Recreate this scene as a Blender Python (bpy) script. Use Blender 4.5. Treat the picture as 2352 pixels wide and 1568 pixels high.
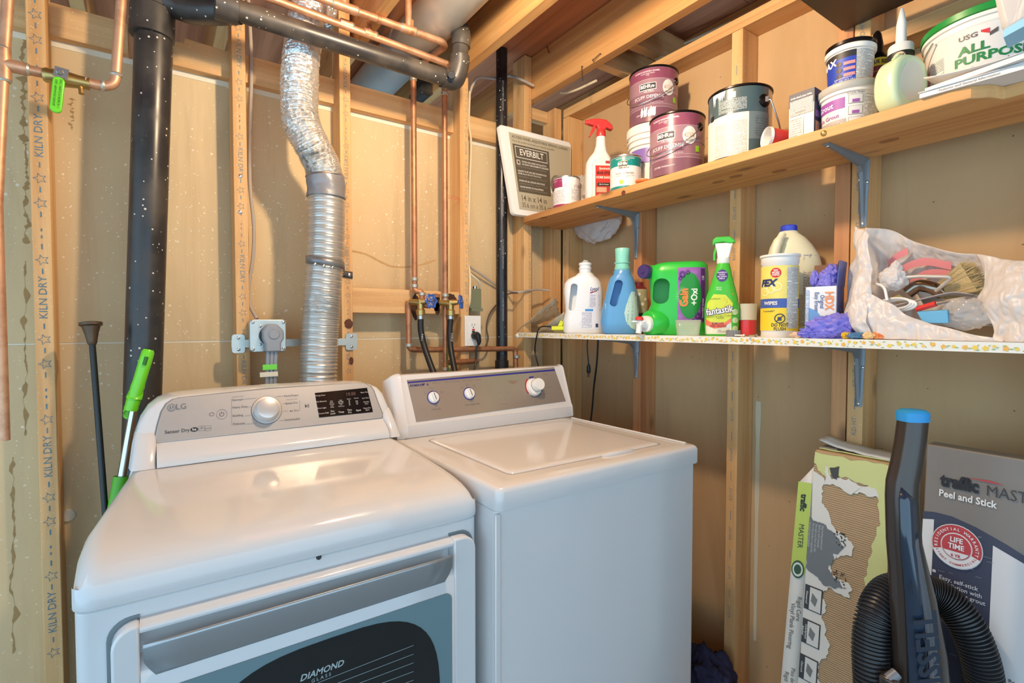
import bpy, bmesh, math, random
from mathutils import Vector, Matrix, noise as mnoise
random.seed(7)
for o in list(bpy.data.objects): bpy.data.objects.remove(o)
SC = bpy.context.scene
COL = SC.collection
R = math.radians
PI = math.pi
# ------------------------------------------------------------------ camera
CAM = Vector((0, 0, 1.27)); FPX = 1172.0; YAW = R(34.89); PIT = R(1.815)
cd = bpy.data.cameras.new('camera'); cam = bpy.data.objects.new('camera', cd); COL.objects.link(cam)
cam.location = CAM; cam.rotation_euler = (PI/2-PIT, 0, -YAW)
cd.sensor_width = 36; cd.sensor_fit = 'HORIZONTAL'; cd.lens = FPX/2352*36; cd.clip_start = .02
SC.camera = cam
# ------------------------------------------------------------------ world: cool daylight of the open room behind the camera
w = bpy.data.worlds.new('world'); SC.world = w; w.use_nodes = True
w.node_tree.nodes['Background'].inputs[0].default_value = (.52, .78, 1.0, 1)
w.node_tree.nodes['Background'].inputs[1].default_value = 1.85
SC.view_settings.view_transform = 'Standard'; SC.view_settings.look = 'None'
SC.view_settings.exposure = 0.40; SC.view_settings.gamma = 1; SC.view_settings.use_curve_mapping = False
BULB_W = 740.0          # strength of the bare bulb's glass
# ------------------------------------------------------------------ helpers
_f = Vector((math.sin(YAW)*math.cos(PIT), math.cos(YAW)*math.cos(PIT), -math.sin(PIT)))
_r = Vector((math.cos(YAW), -math.sin(YAW), 0)); _u = _r.cross(_f)
def at(px, py, x=None, y=None, z=None):
    """point of the place seen at a photo pixel, on a plane of known x, y or z"""
    d = _f+_r*((px-1176)/FPX)-_u*((py-784)/FPX)
    k = x/d.x if x is not None else (y/d.y if y is not None else (z-CAM.z)/d.z)
    return CAM+d*k
def lin(c):
    c = c/255.0
    return c/12.92 if c <= .04045 else ((c+.055)/1.055)**2.4
def rgb(c): return (lin(c[0]), lin(c[1]), lin(c[2]), 1)
MATS = {}
def mat(name, c, rough=.5, metal=0., var=.06, vs=6., bump=0., bs=60., coat=0., trans=0., alpha=1., spec=.5, sss=0., emit=0.):
    if name in MATS: return MATS[name]
    m = bpy.data.materials.new(name); m.use_nodes = True; nt = m.node_tree; N = nt.nodes; L = nt.links
    b = N['Principled BSDF']; C = rgb(c)
    b.inputs['Roughness'].default_value = rough; b.inputs['Metallic'].default_value = metal
    b.inputs['Coat Weight'].default_value = coat; b.inputs['Transmission Weight'].default_value = trans
    b.inputs['Alpha'].default_value = alpha; b.inputs['Specular IOR Level'].default_value = spec
    b.inputs['Coat Roughness'].default_value = .08
    if sss: b.inputs['Subsurface Weight'].default_value = sss; b.inputs['Subsurface Scale'].default_value = .02
    if emit: b.inputs['Emission Color'].default_value = C; b.inputs['Emission Strength'].default_value = emit
    tc = N.new('ShaderNodeTexCoord')
    n = N.new('ShaderNodeTexNoise'); n.inputs['Scale'].default_value = vs; n.inputs['Detail'].default_value = 5
    L.new(tc.outputs['Object'], n.inputs['Vector'])
    mx = N.new('ShaderNodeMix'); mx.data_type = 'RGBA'
    mx.inputs[6].default_value = tuple(min(1, v*(1-var)) for v in C[:3])+(1,)
    mx.inputs[7].default_value = tuple(min(1, v*(1+var)) for v in C[:3])+(1,)
    L.new(n.outputs['Fac'], mx.inputs[0]); L.new(mx.outputs[2], b.inputs['Base Color'])
    if bump:
        n2 = N.new('ShaderNodeTexNoise'); n2.inputs['Scale'].default_value = bs; n2.inputs['Detail'].default_value = 4
        L.new(tc.outputs['Object'], n2.inputs['Vector'])
        bp = N.new('ShaderNodeBump'); bp.inputs['Strength'].default_value = bump; bp.inputs['Distance'].default_value = .004
        L.new(n2.outputs['Fac'], bp.inputs['Height']); L.new(bp.outputs['Normal'], b.inputs['Normal'])
    MATS[name] = m; return m
class NT:
    def __init__(s, name):
        s.m = bpy.data.materials.new(name); s.m.use_nodes = True; s.N = s.m.node_tree.nodes; s.L = s.m.node_tree.links
        s.b = s.N['Principled BSDF']; MATS[name] = s.m
        s.tc = s.N.new('ShaderNodeTexCoord')
    def _in(s, sock, v):
        if isinstance(v, bpy.types.NodeSocket): s.L.new(v, sock)
        else: sock.default_value = v
    def mapping(s, scale, coord='Object', loc=(0, 0, 0)):
        n = s.N.new('ShaderNodeMapping'); n.inputs['Scale'].default_value = scale; n.inputs['Location'].default_value = loc
        s.L.new(s.tc.outputs[coord], n.inputs['Vector']); return n.outputs[0]
    def noise(s, vec, scale, detail=4, rough=.55, dist=0):
        n = s.N.new('ShaderNodeTexNoise'); s._in(n.inputs['Vector'], vec); n.inputs['Scale'].default_value = scale
        n.inputs['Detail'].default_value = detail; n.inputs['Roughness'].default_value = rough; n.inputs['Distortion'].default_value = dist
        return n.outputs['Fac']
    def voro(s, vec, scale, feat='F1', rnd=1):
        n = s.N.new('ShaderNodeTexVoronoi'); n.feature = feat; s._in(n.inputs['Vector'], vec)
        n.inputs['Scale'].default_value = scale; n.inputs['Randomness'].default_value = rnd; return n
    def ramp(s, fac, stops):
        n = s.N.new('ShaderNodeValToRGB'); e = n.color_ramp.elements
        while len(e) < len(stops): e.new(.5)
        for i, (p, c) in enumerate(stops):
            e[i].position = p; e[i].color = rgb(c) if not isinstance(c, float) else (c, c, c, 1)
        s._in(n.inputs[0], fac); return n.outputs[0]
    def mix(s, fac, a, b, mode='MIX'):
        n = s.N.new('ShaderNodeMix'); n.data_type = 'RGBA'; n.blend_type = mode
        s._in(n.inputs[0], fac); s._in(n.inputs[6], a); s._in(n.inputs[7], b); return n.outputs[2]
    def math(s, op, a, b=0., c=0.):
        n = s.N.new('ShaderNodeMath'); n.operation = op; s._in(n.inputs[0], a); s._in(n.inputs[1], b)
        s._in(n.inputs[2], c); return n.outputs[0]
    def bump(s, h, st=.3, d=.002):
        n = s.N.new('ShaderNodeBump'); n.inputs['Strength'].default_value = st; n.inputs['Distance'].default_value = d
        s.L.new(h, n.inputs['Height']); s.L.new(n.outputs[0], s.b.inputs['Normal'])
    def sep(s, vec):
        n = s.N.new('ShaderNodeSeparateXYZ'); s.L.new(vec, n.inputs[0]); return n.outputs
    def out(s, col, rough=.6, metal=0):
        s._in(s.b.inputs['Base Color'], col); s._in(s.b.inputs['Roughness'], rough); s._in(s.b.inputs['Metallic'], metal); return s.m
def wood(name, base, dark, axis, knot=.35, seed=0., spat=0.):
    t = NT(name); sc = [34, 34, 34]; sc[axis] = 1.3
    v = t.mapping(tuple(sc), loc=(seed, seed*1.7, seed*.6))
    g = t.noise(v, 1.0, 5, .6, .6)
    sc2 = [9, 9, 9]; sc2[axis] = .5
    g2 = t.noise(t.mapping(tuple(sc2), loc=(seed, 3, seed)), 1., 3, .5, 1.2)
    c = t.ramp(t.math('ADD', t.math('MULTIPLY', g, .6), t.math('MULTIPLY', g2, .4)), [(.36, dark), (.60, base)])
    sk = [9, 9, 9]; sk[axis] = 4.2
    vk = t.voro(t.mapping(tuple(sk), loc=(seed*2, seed, 1)), 1.0)
    k = t.ramp(vk.outputs['Distance'], [(.05, 1.0), (.17, 0.0)])
    c = t.mix(t.math('MULTIPLY', k, knot), c, rgb(tuple(int(q*.45) for q in dark)))
    if spat:
        vs = t.voro(t.mapping((1, 1, 1)), 95.)
        c = t.mix(t.math('MULTIPLY', t.ramp(vs.outputs['Distance'], [(.10, 1.0), (.16, 0.0)]), spat), c, rgb((235, 225, 205)))
    t.bump(g, .25, .0015); return t.out(c, .62)
def S(p): return Vector(p)
class G:
    def __init__(s): s.v = []; s.f = []; s.uv = {}
    def add(s, vs, fs, M=None):
        o = len(s.v)
        s.v += [(M @ Vector(q)) if M is not None else Vector(q) for q in vs]
        s.f += [tuple(o+i for i in f) for f in fs]; return s
    def box(s, c, d, M=None):
        x, y, z = c; a, b, e = d[0]/2, d[1]/2, d[2]/2
        return s.add([(x+i*a, y+j*b, z+k*e) for i in (-1, 1) for j in (-1, 1) for k in (-1, 1)],
                     [(0, 1, 3, 2), (4, 6, 7, 5), (0, 4, 5, 1), (2, 3, 7, 6), (0, 2, 6, 4), (1, 5, 7, 3)], M)
    def bb(s, x0, x1, y0, y1, z0, z1, M=None):
        return s.box(((x0+x1)/2, (y0+y1)/2, (z0+z1)/2), (x1-x0, y1-y0, z1-z0), M)
    def loft(s, rings, M=None, cap=(True, True), close=True):
        n = len(rings[0]); vs = [p for r in rings for p in r]; fs = []
        for i in range(len(rings)-1):
            for j in range(n if close else n-1):
                k = (j+1) % n; fs.append((i*n+j, i*n+k, (i+1)*n+k, (i+1)*n+j))
        if cap[0] and close: fs.append(tuple(reversed(range(n))))
        if cap[1] and close: fs.append(tuple((len(rings)-1)*n+j for j in range(n)))
        return s.add(vs, fs, M)
    def lathe(s, prof, n=36, M=None, sx=1., sy=1., cap=(True, True)):
        return s.loft([[(r*sx*math.cos(2*PI*j/n), r*sy*math.sin(2*PI*j/n), z) for j in range(n)] for r, z in prof], M, cap)
    def cyl(s, a, b, r, n=20, r2=None):
        return s.tube([a, b], [r, r if r2 is None else r2], n)
    def tube(s, pts, r, n=12, cap=True, M=None):
        P = [Vector(p) for p in pts]; rr = r if isinstance(r, (list, tuple)) else [r]*len(P)
        up = None; rings = []
        for i, p in enumerate(P):
            if i == 0: t = P[1]-P[0]
            elif i == len(P)-1: t = P[-1]-P[-2]
            else: t = (P[i+1]-p).normalized()+(p-P[i-1]).normalized()
            if t.length < 1e-9: t = P[i]-P[i-1]
            t.normalize()
            if up is None:
                up = t.orthogonal().normalized()
            else:
                up = up-t*up.dot(t)
                up = up.normalized() if up.length > 1e-6 else t.orthogonal().normalized()
            sd = t.cross(up)
            rings.append([p+(up*math.cos(2*PI*j/n)+sd*math.sin(2*PI*j/n))*rr[i] for j in range(n)])
        return s.loft(rings, M, (cap, cap))
    def prism(s, poly, z0, z1, M=None):
        n = len(poly)
        return s.add([(x, y, z0) for x, y in poly]+[(x, y, z1) for x, y in poly],
                     [tuple(reversed(range(n))), tuple(range(n, 2*n))]+[(i, (i+1) % n, n+(i+1) % n, n+i) for i in range(n)], M)
    def ball(s, c, r, n=12, sc=(1, 1, 1)):
        c = Vector(c)
        return s.lathe([(r*math.sin(PI*i/n) if 0 < i < n else r*.02, -r*math.cos(PI*i/n)) for i in range(n+1)], n*2,
                       Matrix.Translation(c) @ Matrix.Diagonal((sc[0], sc[1], sc[2], 1)))
    def grid(s, fn, nu, nv, u0=0., u1=1., v0=0., v1=1., uvm=None):
        o = len(s.v); vs = []; fs = []
        for i in range(nu+1):
            for j in range(nv+1):
                a = u0+(u1-u0)*i/nu; b = v0+(v1-v0)*j/nv
                vs.append(fn(a, b)); s.uv[o+len(vs)-1] = (a, b) if uvm is None else uvm(a, b)
        for i in range(nu):
            for j in range(nv):
                q = i*(nv+1)+j; fs.append((q, q+nv+1, q+nv+2, q+1))
        return s.add(vs, fs)
def catmull(pts, k=8):
    P = [Vector(p) for p in pts]; P = [P[0]*2-P[1]]+P+[P[-1]*2-P[-2]]; out = []
    for i in range(1, len(P)-2):
        for q in range(k):
            t = q/k; a, b, c, d = P[i-1], P[i], P[i+1], P[i+2]
            out.append(.5*((2*b)+(c-a)*t+(2*a-5*b+4*c-d)*t*t+(3*b-a-3*c+d)*t**3))
    return out+[P[-2]]
def rrect(w, h, r, n=6, cx=0., cy=0.):
    """rounded rectangle outline, counter-clockwise"""
    out = []
    for (sx, sy, a0) in ((1, 1, 0), (-1, 1, 90), (-1, -1, 180), (1, -1, 270)):
        for i in range(n+1):
            a = R(a0+90*i/n); out.append((cx+sx*(w/2-r)+r*math.cos(a), cy+sy*(h/2-r)+r*math.sin(a)))
    return out
def srect(w, d, r, z, n=6, cx=0., cy=0.): return [(x, y, z) for x, y in rrect(w, d, min(r, w/2-1e-4, d/2-1e-4), n, cx, cy)]
def bend(pts, rad, k=6):
    """polyline with rounded corners"""
    P = [Vector(p) for p in pts]; out = [P[0]]
    for i in range(1, len(P)-1):
        a = (P[i-1]-P[i]); b = (P[i+1]-P[i]); d = min(rad, a.length*.49, b.length*.49)
        p0 = P[i]+a.normalized()*d; p1 = P[i]+b.normalized()*d
        for q in range(k+1):
            t = q/k; out.append(p0*(1-t)**2+P[i]*2*t*(1-t)+p1*t*t)
    return out+[P[-1]]
def root_of(o):
    while o.parent: o = o.parent
    return o
def mesh_of(g, name, smooth=35):
    me = bpy.data.meshes.new(name); me.from_pydata([tuple(v) for v in g.v], [], g.f)
    bm = bmesh.new(); bm.from_mesh(me); bmesh.ops.recalc_face_normals(bm, faces=bm.faces); bm.to_mesh(me); bm.free()
    if g.uv:
        ul = me.uv_layers.new(name='UVMap')
        for l in me.loops: ul.data[l.index].uv = g.uv.get(l.vertex_index, (0, 0))
    if smooth:
        me.shade_smooth(); me.set_sharp_from_angle(angle=R(smooth))
    return me
def part(name, g, m, parent=None, label=None, w=True, smooth=35, bevel=0., kind=None, sub=0, solid=0.):
    if isinstance(g, G):
        if parent is not None and w:
            l = root_of(parent).location
            g.v = [v-l for v in g.v]
        me = mesh_of(g, name, smooth)
    else: me = g
    o = bpy.data.objects.new(name, me); COL.objects.link(o)
    if m is not None and not me.materials: me.materials.append(m)
    if parent is not None: o.parent = parent
    if label: o['label'] = label
    if kind: o['kind'] = kind
    if solid:
        q = o.modifiers.new('solid', 'SOLIDIFY'); q.thickness = solid; q.offset = 0
    if bevel:
        q = o.modifiers.new('bevel', 'BEVEL'); q.width = bevel; q.segments = 2; q.limit_method = 'ANGLE'; q.angle_limit = R(40)
    if sub:
        q = o.modifiers.new('sub', 'SUBSURF'); q.levels = sub; q.render_levels = sub
    return o
def thing(name, label, cat, loc=(0, 0, 0), rz=0., group=None, kind=None):
    o = bpy.data.objects.new(name, None); COL.objects.link(o); o.empty_display_size = .05
    o.location = loc; o.rotation_euler = (0, 0, rz); o['label'] = label
    if cat: o['category'] = cat
    if group: o['group'] = group
    if kind: o['kind'] = kind
    return o
def tag(o, label, cat, group=None, kind=None):
    o['label'] = label; o['category'] = cat
    if group: o['group'] = group
    if kind: o['kind'] = kind
    return o
def one(name, g, m, label, cat, loc, group=None, kind=None, **k):
    """a thing that is one mesh; g in world coordinates, origin moved to loc"""
    l = Vector(loc); g.v = [v-l for v in g.v]
    o = part(name, g, m, None, **k); o.location = l; return tag(o, label, cat, group, kind)
# ---- print: lettering and flat marks laid on real surfaces
FRONT = Matrix.Rotation(PI/2, 4, 'X')                 # text plane -> faces -Y, reads along +X
def cylmap(r, e=.0008, taper=0., z0=0.):
    def f(x, y): rr = r+e+taper*(y-z0); a = x/r; return Vector((rr*math.sin(a), -rr*math.cos(a), y))
    return f
def flatmap(M):
    def f(x, y): return M @ Vector((x, y, 0))
    return f
def facemap(y, e=.0008):
    def f(x, z): return Vector((x, y-e, z))
    return f
def textg(s, size, x, y, mp, g=None, bold=0., align='CENTER', sxy=1., shear=0., vertical=False, lh=1., rot=0.):
    g = g or G(); c = bpy.data.curves.new('t', 'FONT'); c.body = s; c.size = size; c.align_x = align; c.align_y = 'CENTER'
    c.offset = bold*size; c.shear = shear; c.space_line = lh; c.resolution_u = 2; c.fill_mode = 'FRONT'
    o = bpy.data.objects.new('t', c); COL.objects.link(o)
    me = bpy.data.meshes.new_from_object(o.evaluated_get(bpy.context.evaluated_depsgraph_get()))
    ca, sa = math.cos(rot), math.sin(rot)
    vs = []
    for v in me.vertices:
        a, b = v.co.x*sxy, v.co.y
        vs.append(mp(x+a*ca-b*sa, y+a*sa+b*ca))
    g.add(vs, [tuple(p.vertices) for p in me.polygons])
    bpy.data.objects.remove(o); bpy.data.curves.remove(c); bpy.data.meshes.remove(me); return g
def quadg(x0, x1, y0, y1, mp, g=None, n=1, m=1):
    g = g or G(); g.grid(lambda a, b: mp(a, b), n, m, x0, x1, y0, y1); return g
def polyg(pts, mp, g=None):
    g = g or G(); g.add([mp(x, y) for x, y in pts], [tuple(range(len(pts)))]); return g
def subpoly(pts, mp, g=None, step=.006):
    """flat outline cut into small faces so that it can follow a curved surface"""
    g = g or G(); bm = bmesh.new(); bm.faces.new([bm.verts.new((x, y, 0)) for x, y in pts])
    for ax in (0, 1):
        lo = min(p[ax] for p in pts); hi = max(p[ax] for p in pts); k = lo+step
        while k < hi:
            no = (1, 0, 0) if ax == 0 else (0, 1, 0); co = (k, 0, 0) if ax == 0 else (0, k, 0)
            bmesh.ops.bisect_plane(bm, geom=bm.verts[:]+bm.edges[:]+bm.faces[:], plane_co=co, plane_no=no); k += step
    bm.verts.index_update(); g.add([mp(v.co.x, v.co.y) for v in bm.verts], [tuple(v.index for v in f.verts) for f in bm.faces]); bm.free(); return g
def ringmap(rings, e):
    """(x, z) -> point on the front of a lofted bottle made of (z, w, d, r, cx) rings"""
    def dep(w_, d_, r_, cx, x):
        r_ = min(r_, w_/2-1e-4, d_/2-1e-4); a = abs(x-cx)-(w_/2-r_)
        return d_/2 if a <= 0 else d_/2-r_+math.sqrt(max(0., r_*r_-a*a))
    def f(x, z):
        for q, p in zip(rings, rings[1:]):
            if z <= p[0] or p is rings[-1]:
                k = min(1, max(0, (z-q[0])/(p[0]-q[0]))); return Vector((x, -(dep(*q[1:], x)*(1-k)+dep(*p[1:], x)*k)-e, z))
    return f
def ellg(cx, cy, rx, ry, mp, g=None, n=28, r0=0.):
    g = g or G()
    for i in range(n):
        a, b = 2*PI*i/n, 2*PI*(i+1)/n
        q = [(cx+rx*k*math.cos(t), cy+ry*k*math.sin(t)) for t, k in ((a, 1), (b, 1), (b, r0), (a, r0))]
        g.add([mp(*p) for p in (q if r0 else q[:3])], [tuple(range(4 if r0 else 3))])
    return g
def shp(name, g, m, parent, label=None): return part(name, g, m, parent, label, w=False, smooth=0)
def ink(c): return mat('ink_%d_%d_%d' % c, c, .5, var=.02)
def fineprint(name, bg, fg, row=.004, dens=.45, col=220.):
    """rows of print too small to read"""
    row *= .72; col = max(col*2.6, 560.) if row < .009 else col
    if name in MATS: return MATS[name]
    t = NT(name); uv = t.sep(t.tc.outputs['UV'])
    r = t.math('DIVIDE', uv[1], row); fl = t.math('FLOOR', r); fr = t.math('FRACT', r)
    cb = t.N.new('ShaderNodeCombineXYZ'); t.L.new(t.math('MULTIPLY', uv[0], col), cb.inputs[0]); t.L.new(t.math('MULTIPLY', fl, 7.31), cb.inputs[1])
    n = t.noise(cb.outputs[0], 1., 2)
    cb2 = t.N.new('ShaderNodeCombineXYZ'); t.L.new(t.math('MULTIPLY', uv[0], 14.), cb2.inputs[0]); t.L.new(t.math('MULTIPLY', fl, 3.17), cb2.inputs[1])
    n2 = t.noise(cb2.outputs[0], 1., 1)
    msk = t.math('MULTIPLY', t.math('MULTIPLY', t.math('GREATER_THAN', n, dens), t.math('LESS_THAN', fr, .5)), t.math('GREATER_THAN', n2, .36))
    return t.out(t.mix(t.math('MULTIPLY', msk, .8), rgb(bg), rgb(fg)), .45)
def screw(p, d, r, m, parent, name='screw', w=True):
    p = Vector(p); d = Vector(d).normalized(); g = G()
    g.tube([p, p+d*r*.35, p+d*r*.6], [r, r*.9, r*.3], 10); return part(name, g, m, parent, w=w)
# ------------------------------------------------------------------ shell: an unfinished room of studs and drywall
YS, YD = 1.79, 1.879        # back wall: stud fronts, drywall
XS, XD = 1.53, 1.619        # right wall: stud fronts, drywall
def drywall(name, a, b, spat, sc, stain=.5):
    t = NT(name); v = t.mapping((1, 1, 1))
    big = t.noise(t.mapping((1.6, 1.6, .7)), 1.6, 5, .6)
    st = t.noise(t.mapping((5, 5, .6)), 1.5, 4, .65, .8)
    c = t.ramp(big, [(.3, a), (.7, b)])
    c = t.mix(t.math('MULTIPLY', t.ramp(st, [(.50, 0.0), (.75, 1.0)]), stain), c, rgb(tuple(int(q*.80) for q in a)))
    fib = t.noise(v, 260., 3)
    c = t.mix(t.math('MULTIPLY', fib, .12), c, rgb((150, 125, 90)))
    if spat:
        dens = t.ramp(t.noise(t.mapping((1, 1, 1), loc=(3, 0, 0)), 3.2, 2), [(.35, 0.0), (.6, 1.0)])
        for s_, th in ((sc, .17), (sc*2.1, .19)):
            d = t.voro(v, s_); m = t.math('LESS_THAN', d.outputs['Distance'], t.math('MULTIPLY', t.sep(d.outputs['Color'])[0], th))
            c = t.mix(t.math('MULTIPLY', t.math('MULTIPLY', m, spat), t.math('ADD', .35, t.math('MULTIPLY', dens, .65))), c, rgb((240, 232, 214)))
    else:
        d = t.voro(v, 30.); m = t.math('LESS_THAN', d.outputs['Distance'], t.math('MULTIPLY', t.sep(d.outputs['Color'])[0], .055))
        c = t.mix(t.math('MULTIPLY', m, .8), c, rgb((58, 44, 30)))
    t.bump(fib, .12, .001); return t.out(c, .82)
M_DWB = drywall('drywall_paper_spattered', (210, 182, 138), (224, 200, 158), .9, 42.)
M_DWR = drywall('drywall_paper_tan', (190, 154, 110), (202, 168, 124), 0., 42., .3)
W_Z = [wood('pine_stud_a', (226, 184, 128), (202, 150, 94), 2, .5, 0., .5), wood('pine_stud_b', (222, 178, 122), (198, 146, 90), 2, .5, 4.3, .5),
       wood('pine_stud_red', (205, 150, 100), (172, 108, 66), 2, .6, 8.1)]
W_X = wood('pine_board_x', (226, 186, 132), (202, 154, 100), 0, .5, 2.2, .4)
W_Y = wood('pine_board_y', (222, 178, 122), (194, 142, 88), 1, .45, 6.2)
W_J = wood('joist_wood', (214, 164, 104), (184, 128, 74), 1, .4, 1.2)
W_SUB = wood('subfloor_ply', (186, 122, 84), (150, 92, 60), 1, .1, 5.1)
M_CONC = mat('concrete', (128, 122, 114), .85, var=.15, vs=9, bump=.3)
M_PAPER = mat('gypsum_edge', (232, 222, 200), .85)
# floor
g = G().bb(-2.2, 1.75, -2.2, 2.0, -.1, 0)
one('floor', g, M_CONC, 'bare grey concrete floor slab', 'floor', (0, 0, -.1), kind='structure')
# back wall
wb = thing('wall_back', 'unfinished back wall of pine studs over tan drywall', 'wall', (.3, YD, 0), kind='structure')
part('drywall_sheet', G().bb(-1.6, XD, YD, YD+.0127, 1.2215, 2.046), M_DWB, wb)
part('drywall_sheet', G().bb(-1.6, XD, YD, YD+.0127, 0, 1.2165), M_DWB, wb)
part('seam_backing', G().bb(-1.6, XD, YD+.0012, YD+.0125, 1.2168, 1.2212), M_PAPER, wb)
part('paper_strip', G().bb(-1.6, 1.30, YD-.002, YD, 2.030, 2.046), M_PAPER, wb)
sx = [-.239, .2232, .548, 1.0176, 1.3327, 1.502]
for i, x in enumerate(sx):
    part('stud', G().bb(x-.019, x+.019, YS, YD-.001, 0.038, 2.426 if i < 5 else 2.244), W_Z[i % 2], wb, bevel=.002)
part('bottom_plate', G().bb(-1.6, XS, YS, YD, 0, .038), W_X, wb, bevel=.002)
part('ledger_board', G().bb(-1.6, -.05, 1.846, 1.878, 2.046, 2.133), W_X, wb, bevel=.002)
g = G(); g.prism([(.055, 2.046), (1.30, 2.046), (1.30, 2.133), (.20, 2.133), (.20, 2.128), (.085, 2.135), (.083, 2.118), (.055, 2.118)], 1.846, 1.878,
                 Matrix(((1, 0, 0, 0), (0, 0, 1, 0), (0, 1, 0, 0), (0, 0, 0, 1))))
part('ledger_board', g, W_X, wb, bevel=.0015)
part('ledger_board', G().bb(1.355, 1.482, 1.84, 1.878, 2.19, 2.24), W_X, wb, bevel=.002)
blk = part('blocking_board', G().bb(.568, .998, 1.80, 1.838, 1.314, 1.403), W_X, wb, bevel=.002)
# scorch left on the blocking by the torch, and a water line on the drywall
def blob(name, cx, cz, rx, rz, y, m, parent, seed):
    g = G(); n = 26
    pts = [(cx+rx*math.cos(2*PI*i/n)*(1+.45*mnoise.noise((i*.9, seed, 0))), cz+rz*math.sin(2*PI*i/n)*(1+.3*mnoise.noise((i*.7, seed, 4)))) for i in range(n)]
    g.add([(x, y, z) for x, z in pts], [tuple(range(n))]); return part(name, g, m, parent, smooth=0)
M_CHAR = mat('scorched_wood', (74, 48, 32), .8, var=.5, vs=40)
M_BROWN = mat('water_stain', (190, 154, 104), .85, var=.15, vs=30)
M_PITCH = mat('dark_knot', (92, 50, 30), .7, var=.4, vs=50)
for cx, cz, rx, rz, s_ in ((.808, 1.36, .016, .05, 1), (.897, 1.375, .014, .035, 2), (.955, 1.385, .03, .024, 3), (.90, 1.335, .012, .025, 6)):
    blob('scorch_mark', cx, min(cz, 1.402-rz*1.25), rx, rz, 1.7992, M_CHAR, wb, s_)
blob('knot', sx[2]+.004, 1.275, .015, .017, YS-.0008, M_PITCH, wb, 5)
blob('knot', sx[2]+.012, 1.145, .008, .014, YS-.0008, M_PITCH, wb, 9)
blob('knot', sx[3]-.0195, 1.37, .001, .001, YS-.0008, M_PITCH, wb, 9)
g = G()
pts = catmull([at(806, 575, y=YD), at(840, 583, y=YD), at(880, 603, y=YD), at(905, 612, y=YD), at(950, 611, y=YD), at(985, 602, y=YD), at(1000, 596, y=YD)], 6)
for i, p in enumerate(pts):
    wd = .004+.005*abs(mnoise.noise((i*.4, 0, 3)))
    g.v += [Vector((p.x, YD-.0006, p.z+wd*.5)), Vector((p.x, YD-.0006, p.z-wd))]
    if i: g.f.append((2*i-2, 2*i-1, 2*i+1, 2*i))
part('water_stain', g, M_BROWN, wb, smooth=0)
def runs(px, y0, y1, wpx, seed):
    g = G(); n = 90
    for i in range(n+1):
        t = i/n; q = at(px+10*mnoise.noise((t*7, seed, 0))+5*mnoise.noise((t*23, seed, 2)), y0+(y1-y0)*t, y=YD)
        wd = (wpx/1500)*max(.06, .35+1.9*mnoise.noise((t*13, seed, 5))+.9*mnoise.noise((t*37, seed, 8)))
        g.v += [Vector((q.x-wd, YD-.0006, q.z)), Vector((q.x+wd, YD-.0006, q.z))]
        if i: g.f.append((2*i-2, 2*i, 2*i+1, 2*i-1))
    return g
M_STAIN2 = mat('tea_stain', (166, 134, 88), .85, var=.2, vs=30)
for a in ((54, 75, 330, 13, 1), (60, 330, 560, 9, 9), (58, 600, 1000, 6, 2), (165, 225, 300, 6, 3), (30, 1050, 1500, 7, 6)):
    part('drip_stain', runs(*a), M_STAIN2, wb, smooth=0)
# ink stamps on the stud edges
M_BLUE = mat('blue_stamp_ink', (128, 138, 138), .8, var=.35, vs=60)
M_BLUE2 = mat('strong_blue_stamp_ink', (96, 126, 140), .8, var=.35, vs=60)
def star(cx, cz, r, mp, g, rot=0.):
    o = [(cx+(r if i % 2 == 0 else r*.45)*math.cos(rot+PI/2+PI*i/5), cz+(r if i % 2 == 0 else r*.45)*math.sin(rot+PI/2+PI*i/5)) for i in range(10)]
    q = [(cx+(x-cx)*.80, cz+(z-cz)*.80) for x, z in o]
    for i in range(10):
        j = (i+1) % 10; g.add([mp(*o[i]), mp(*o[j]), mp(*q[j]), mp(*q[i])], [(0, 1, 2, 3)])
def stamp(x, z0, z1, m, size, phase, word='KILN DRY', up=True):
    g = G(); mp = lambda a, b: Vector((a, YS-.0007, b)); z = z0+phase; k = 0
    while z < z1:
        c = k % 5
        if c == 1: z += size*1.9; textg(word, size, x, z, mp, g, sxy=1.05, rot=PI/2 if up else -PI/2); z += size*2.9
        elif c in (0, 2, 4): star(x, z, size*.62, mp, g, .3); z += size*1.5
        else:
            for q in (0, 1): quadg(x-.0016, x+.0016, z-size*.3+q*size*.75, z+q*size*.75, mp, g)
            z += size*2.3
        quadg(x-.0014, x+.0014, z-size*.35, z+size*.25, mp, g); z += size*1.15; k += 1
    return part('ink_stamp', g, m, wb, smooth=0)
stamp(sx[0]+.0, .35, 2.2, M_BLUE2, .024, .05); stamp(sx[1], 1.0, 2.2, M_BLUE, .019, .03, up=False)
stamp(sx[2]+.002, 1.0, 2.2, M_BLUE, .018, .11); stamp(sx[3]+.008, 1.0, 2.2, M_BLUE, .016, .07, 'KD-HT'); stamp(sx[4]+.010, 1.0, 2.2, M_BLUE, .013, .02, 'KD-HT')
g = G(); q = at(1049, 455, y=YS); mp = lambda a, b: Vector((a, YS-.0008, b))
textg('Dave 12 pm\nmon - sunday', .010, q.x-.012, q.z, mp, g, lh=.8)
part('red_pencil_note', g, ink((196, 82, 70)), wb, 'faint red handwriting on the stud', smooth=0)
M_STEEL = mat('bright_steel', (190, 190, 188), .3, 1., .1)
for px, py in ((552, 405), (552, 487)): screw(at(px, py, y=YS), (0, -1, 0), .006, M_STEEL, wb, 'nail_head')
p = at(157, 1183, y=YD); g = G().tube([p, p+Vector((0, -.006, 0))], [.019, .016], 9); part('plastic_cap', g, mat('dusty_white', (205, 200, 185), .8, bump=.4, bs=90), wb)
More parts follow.
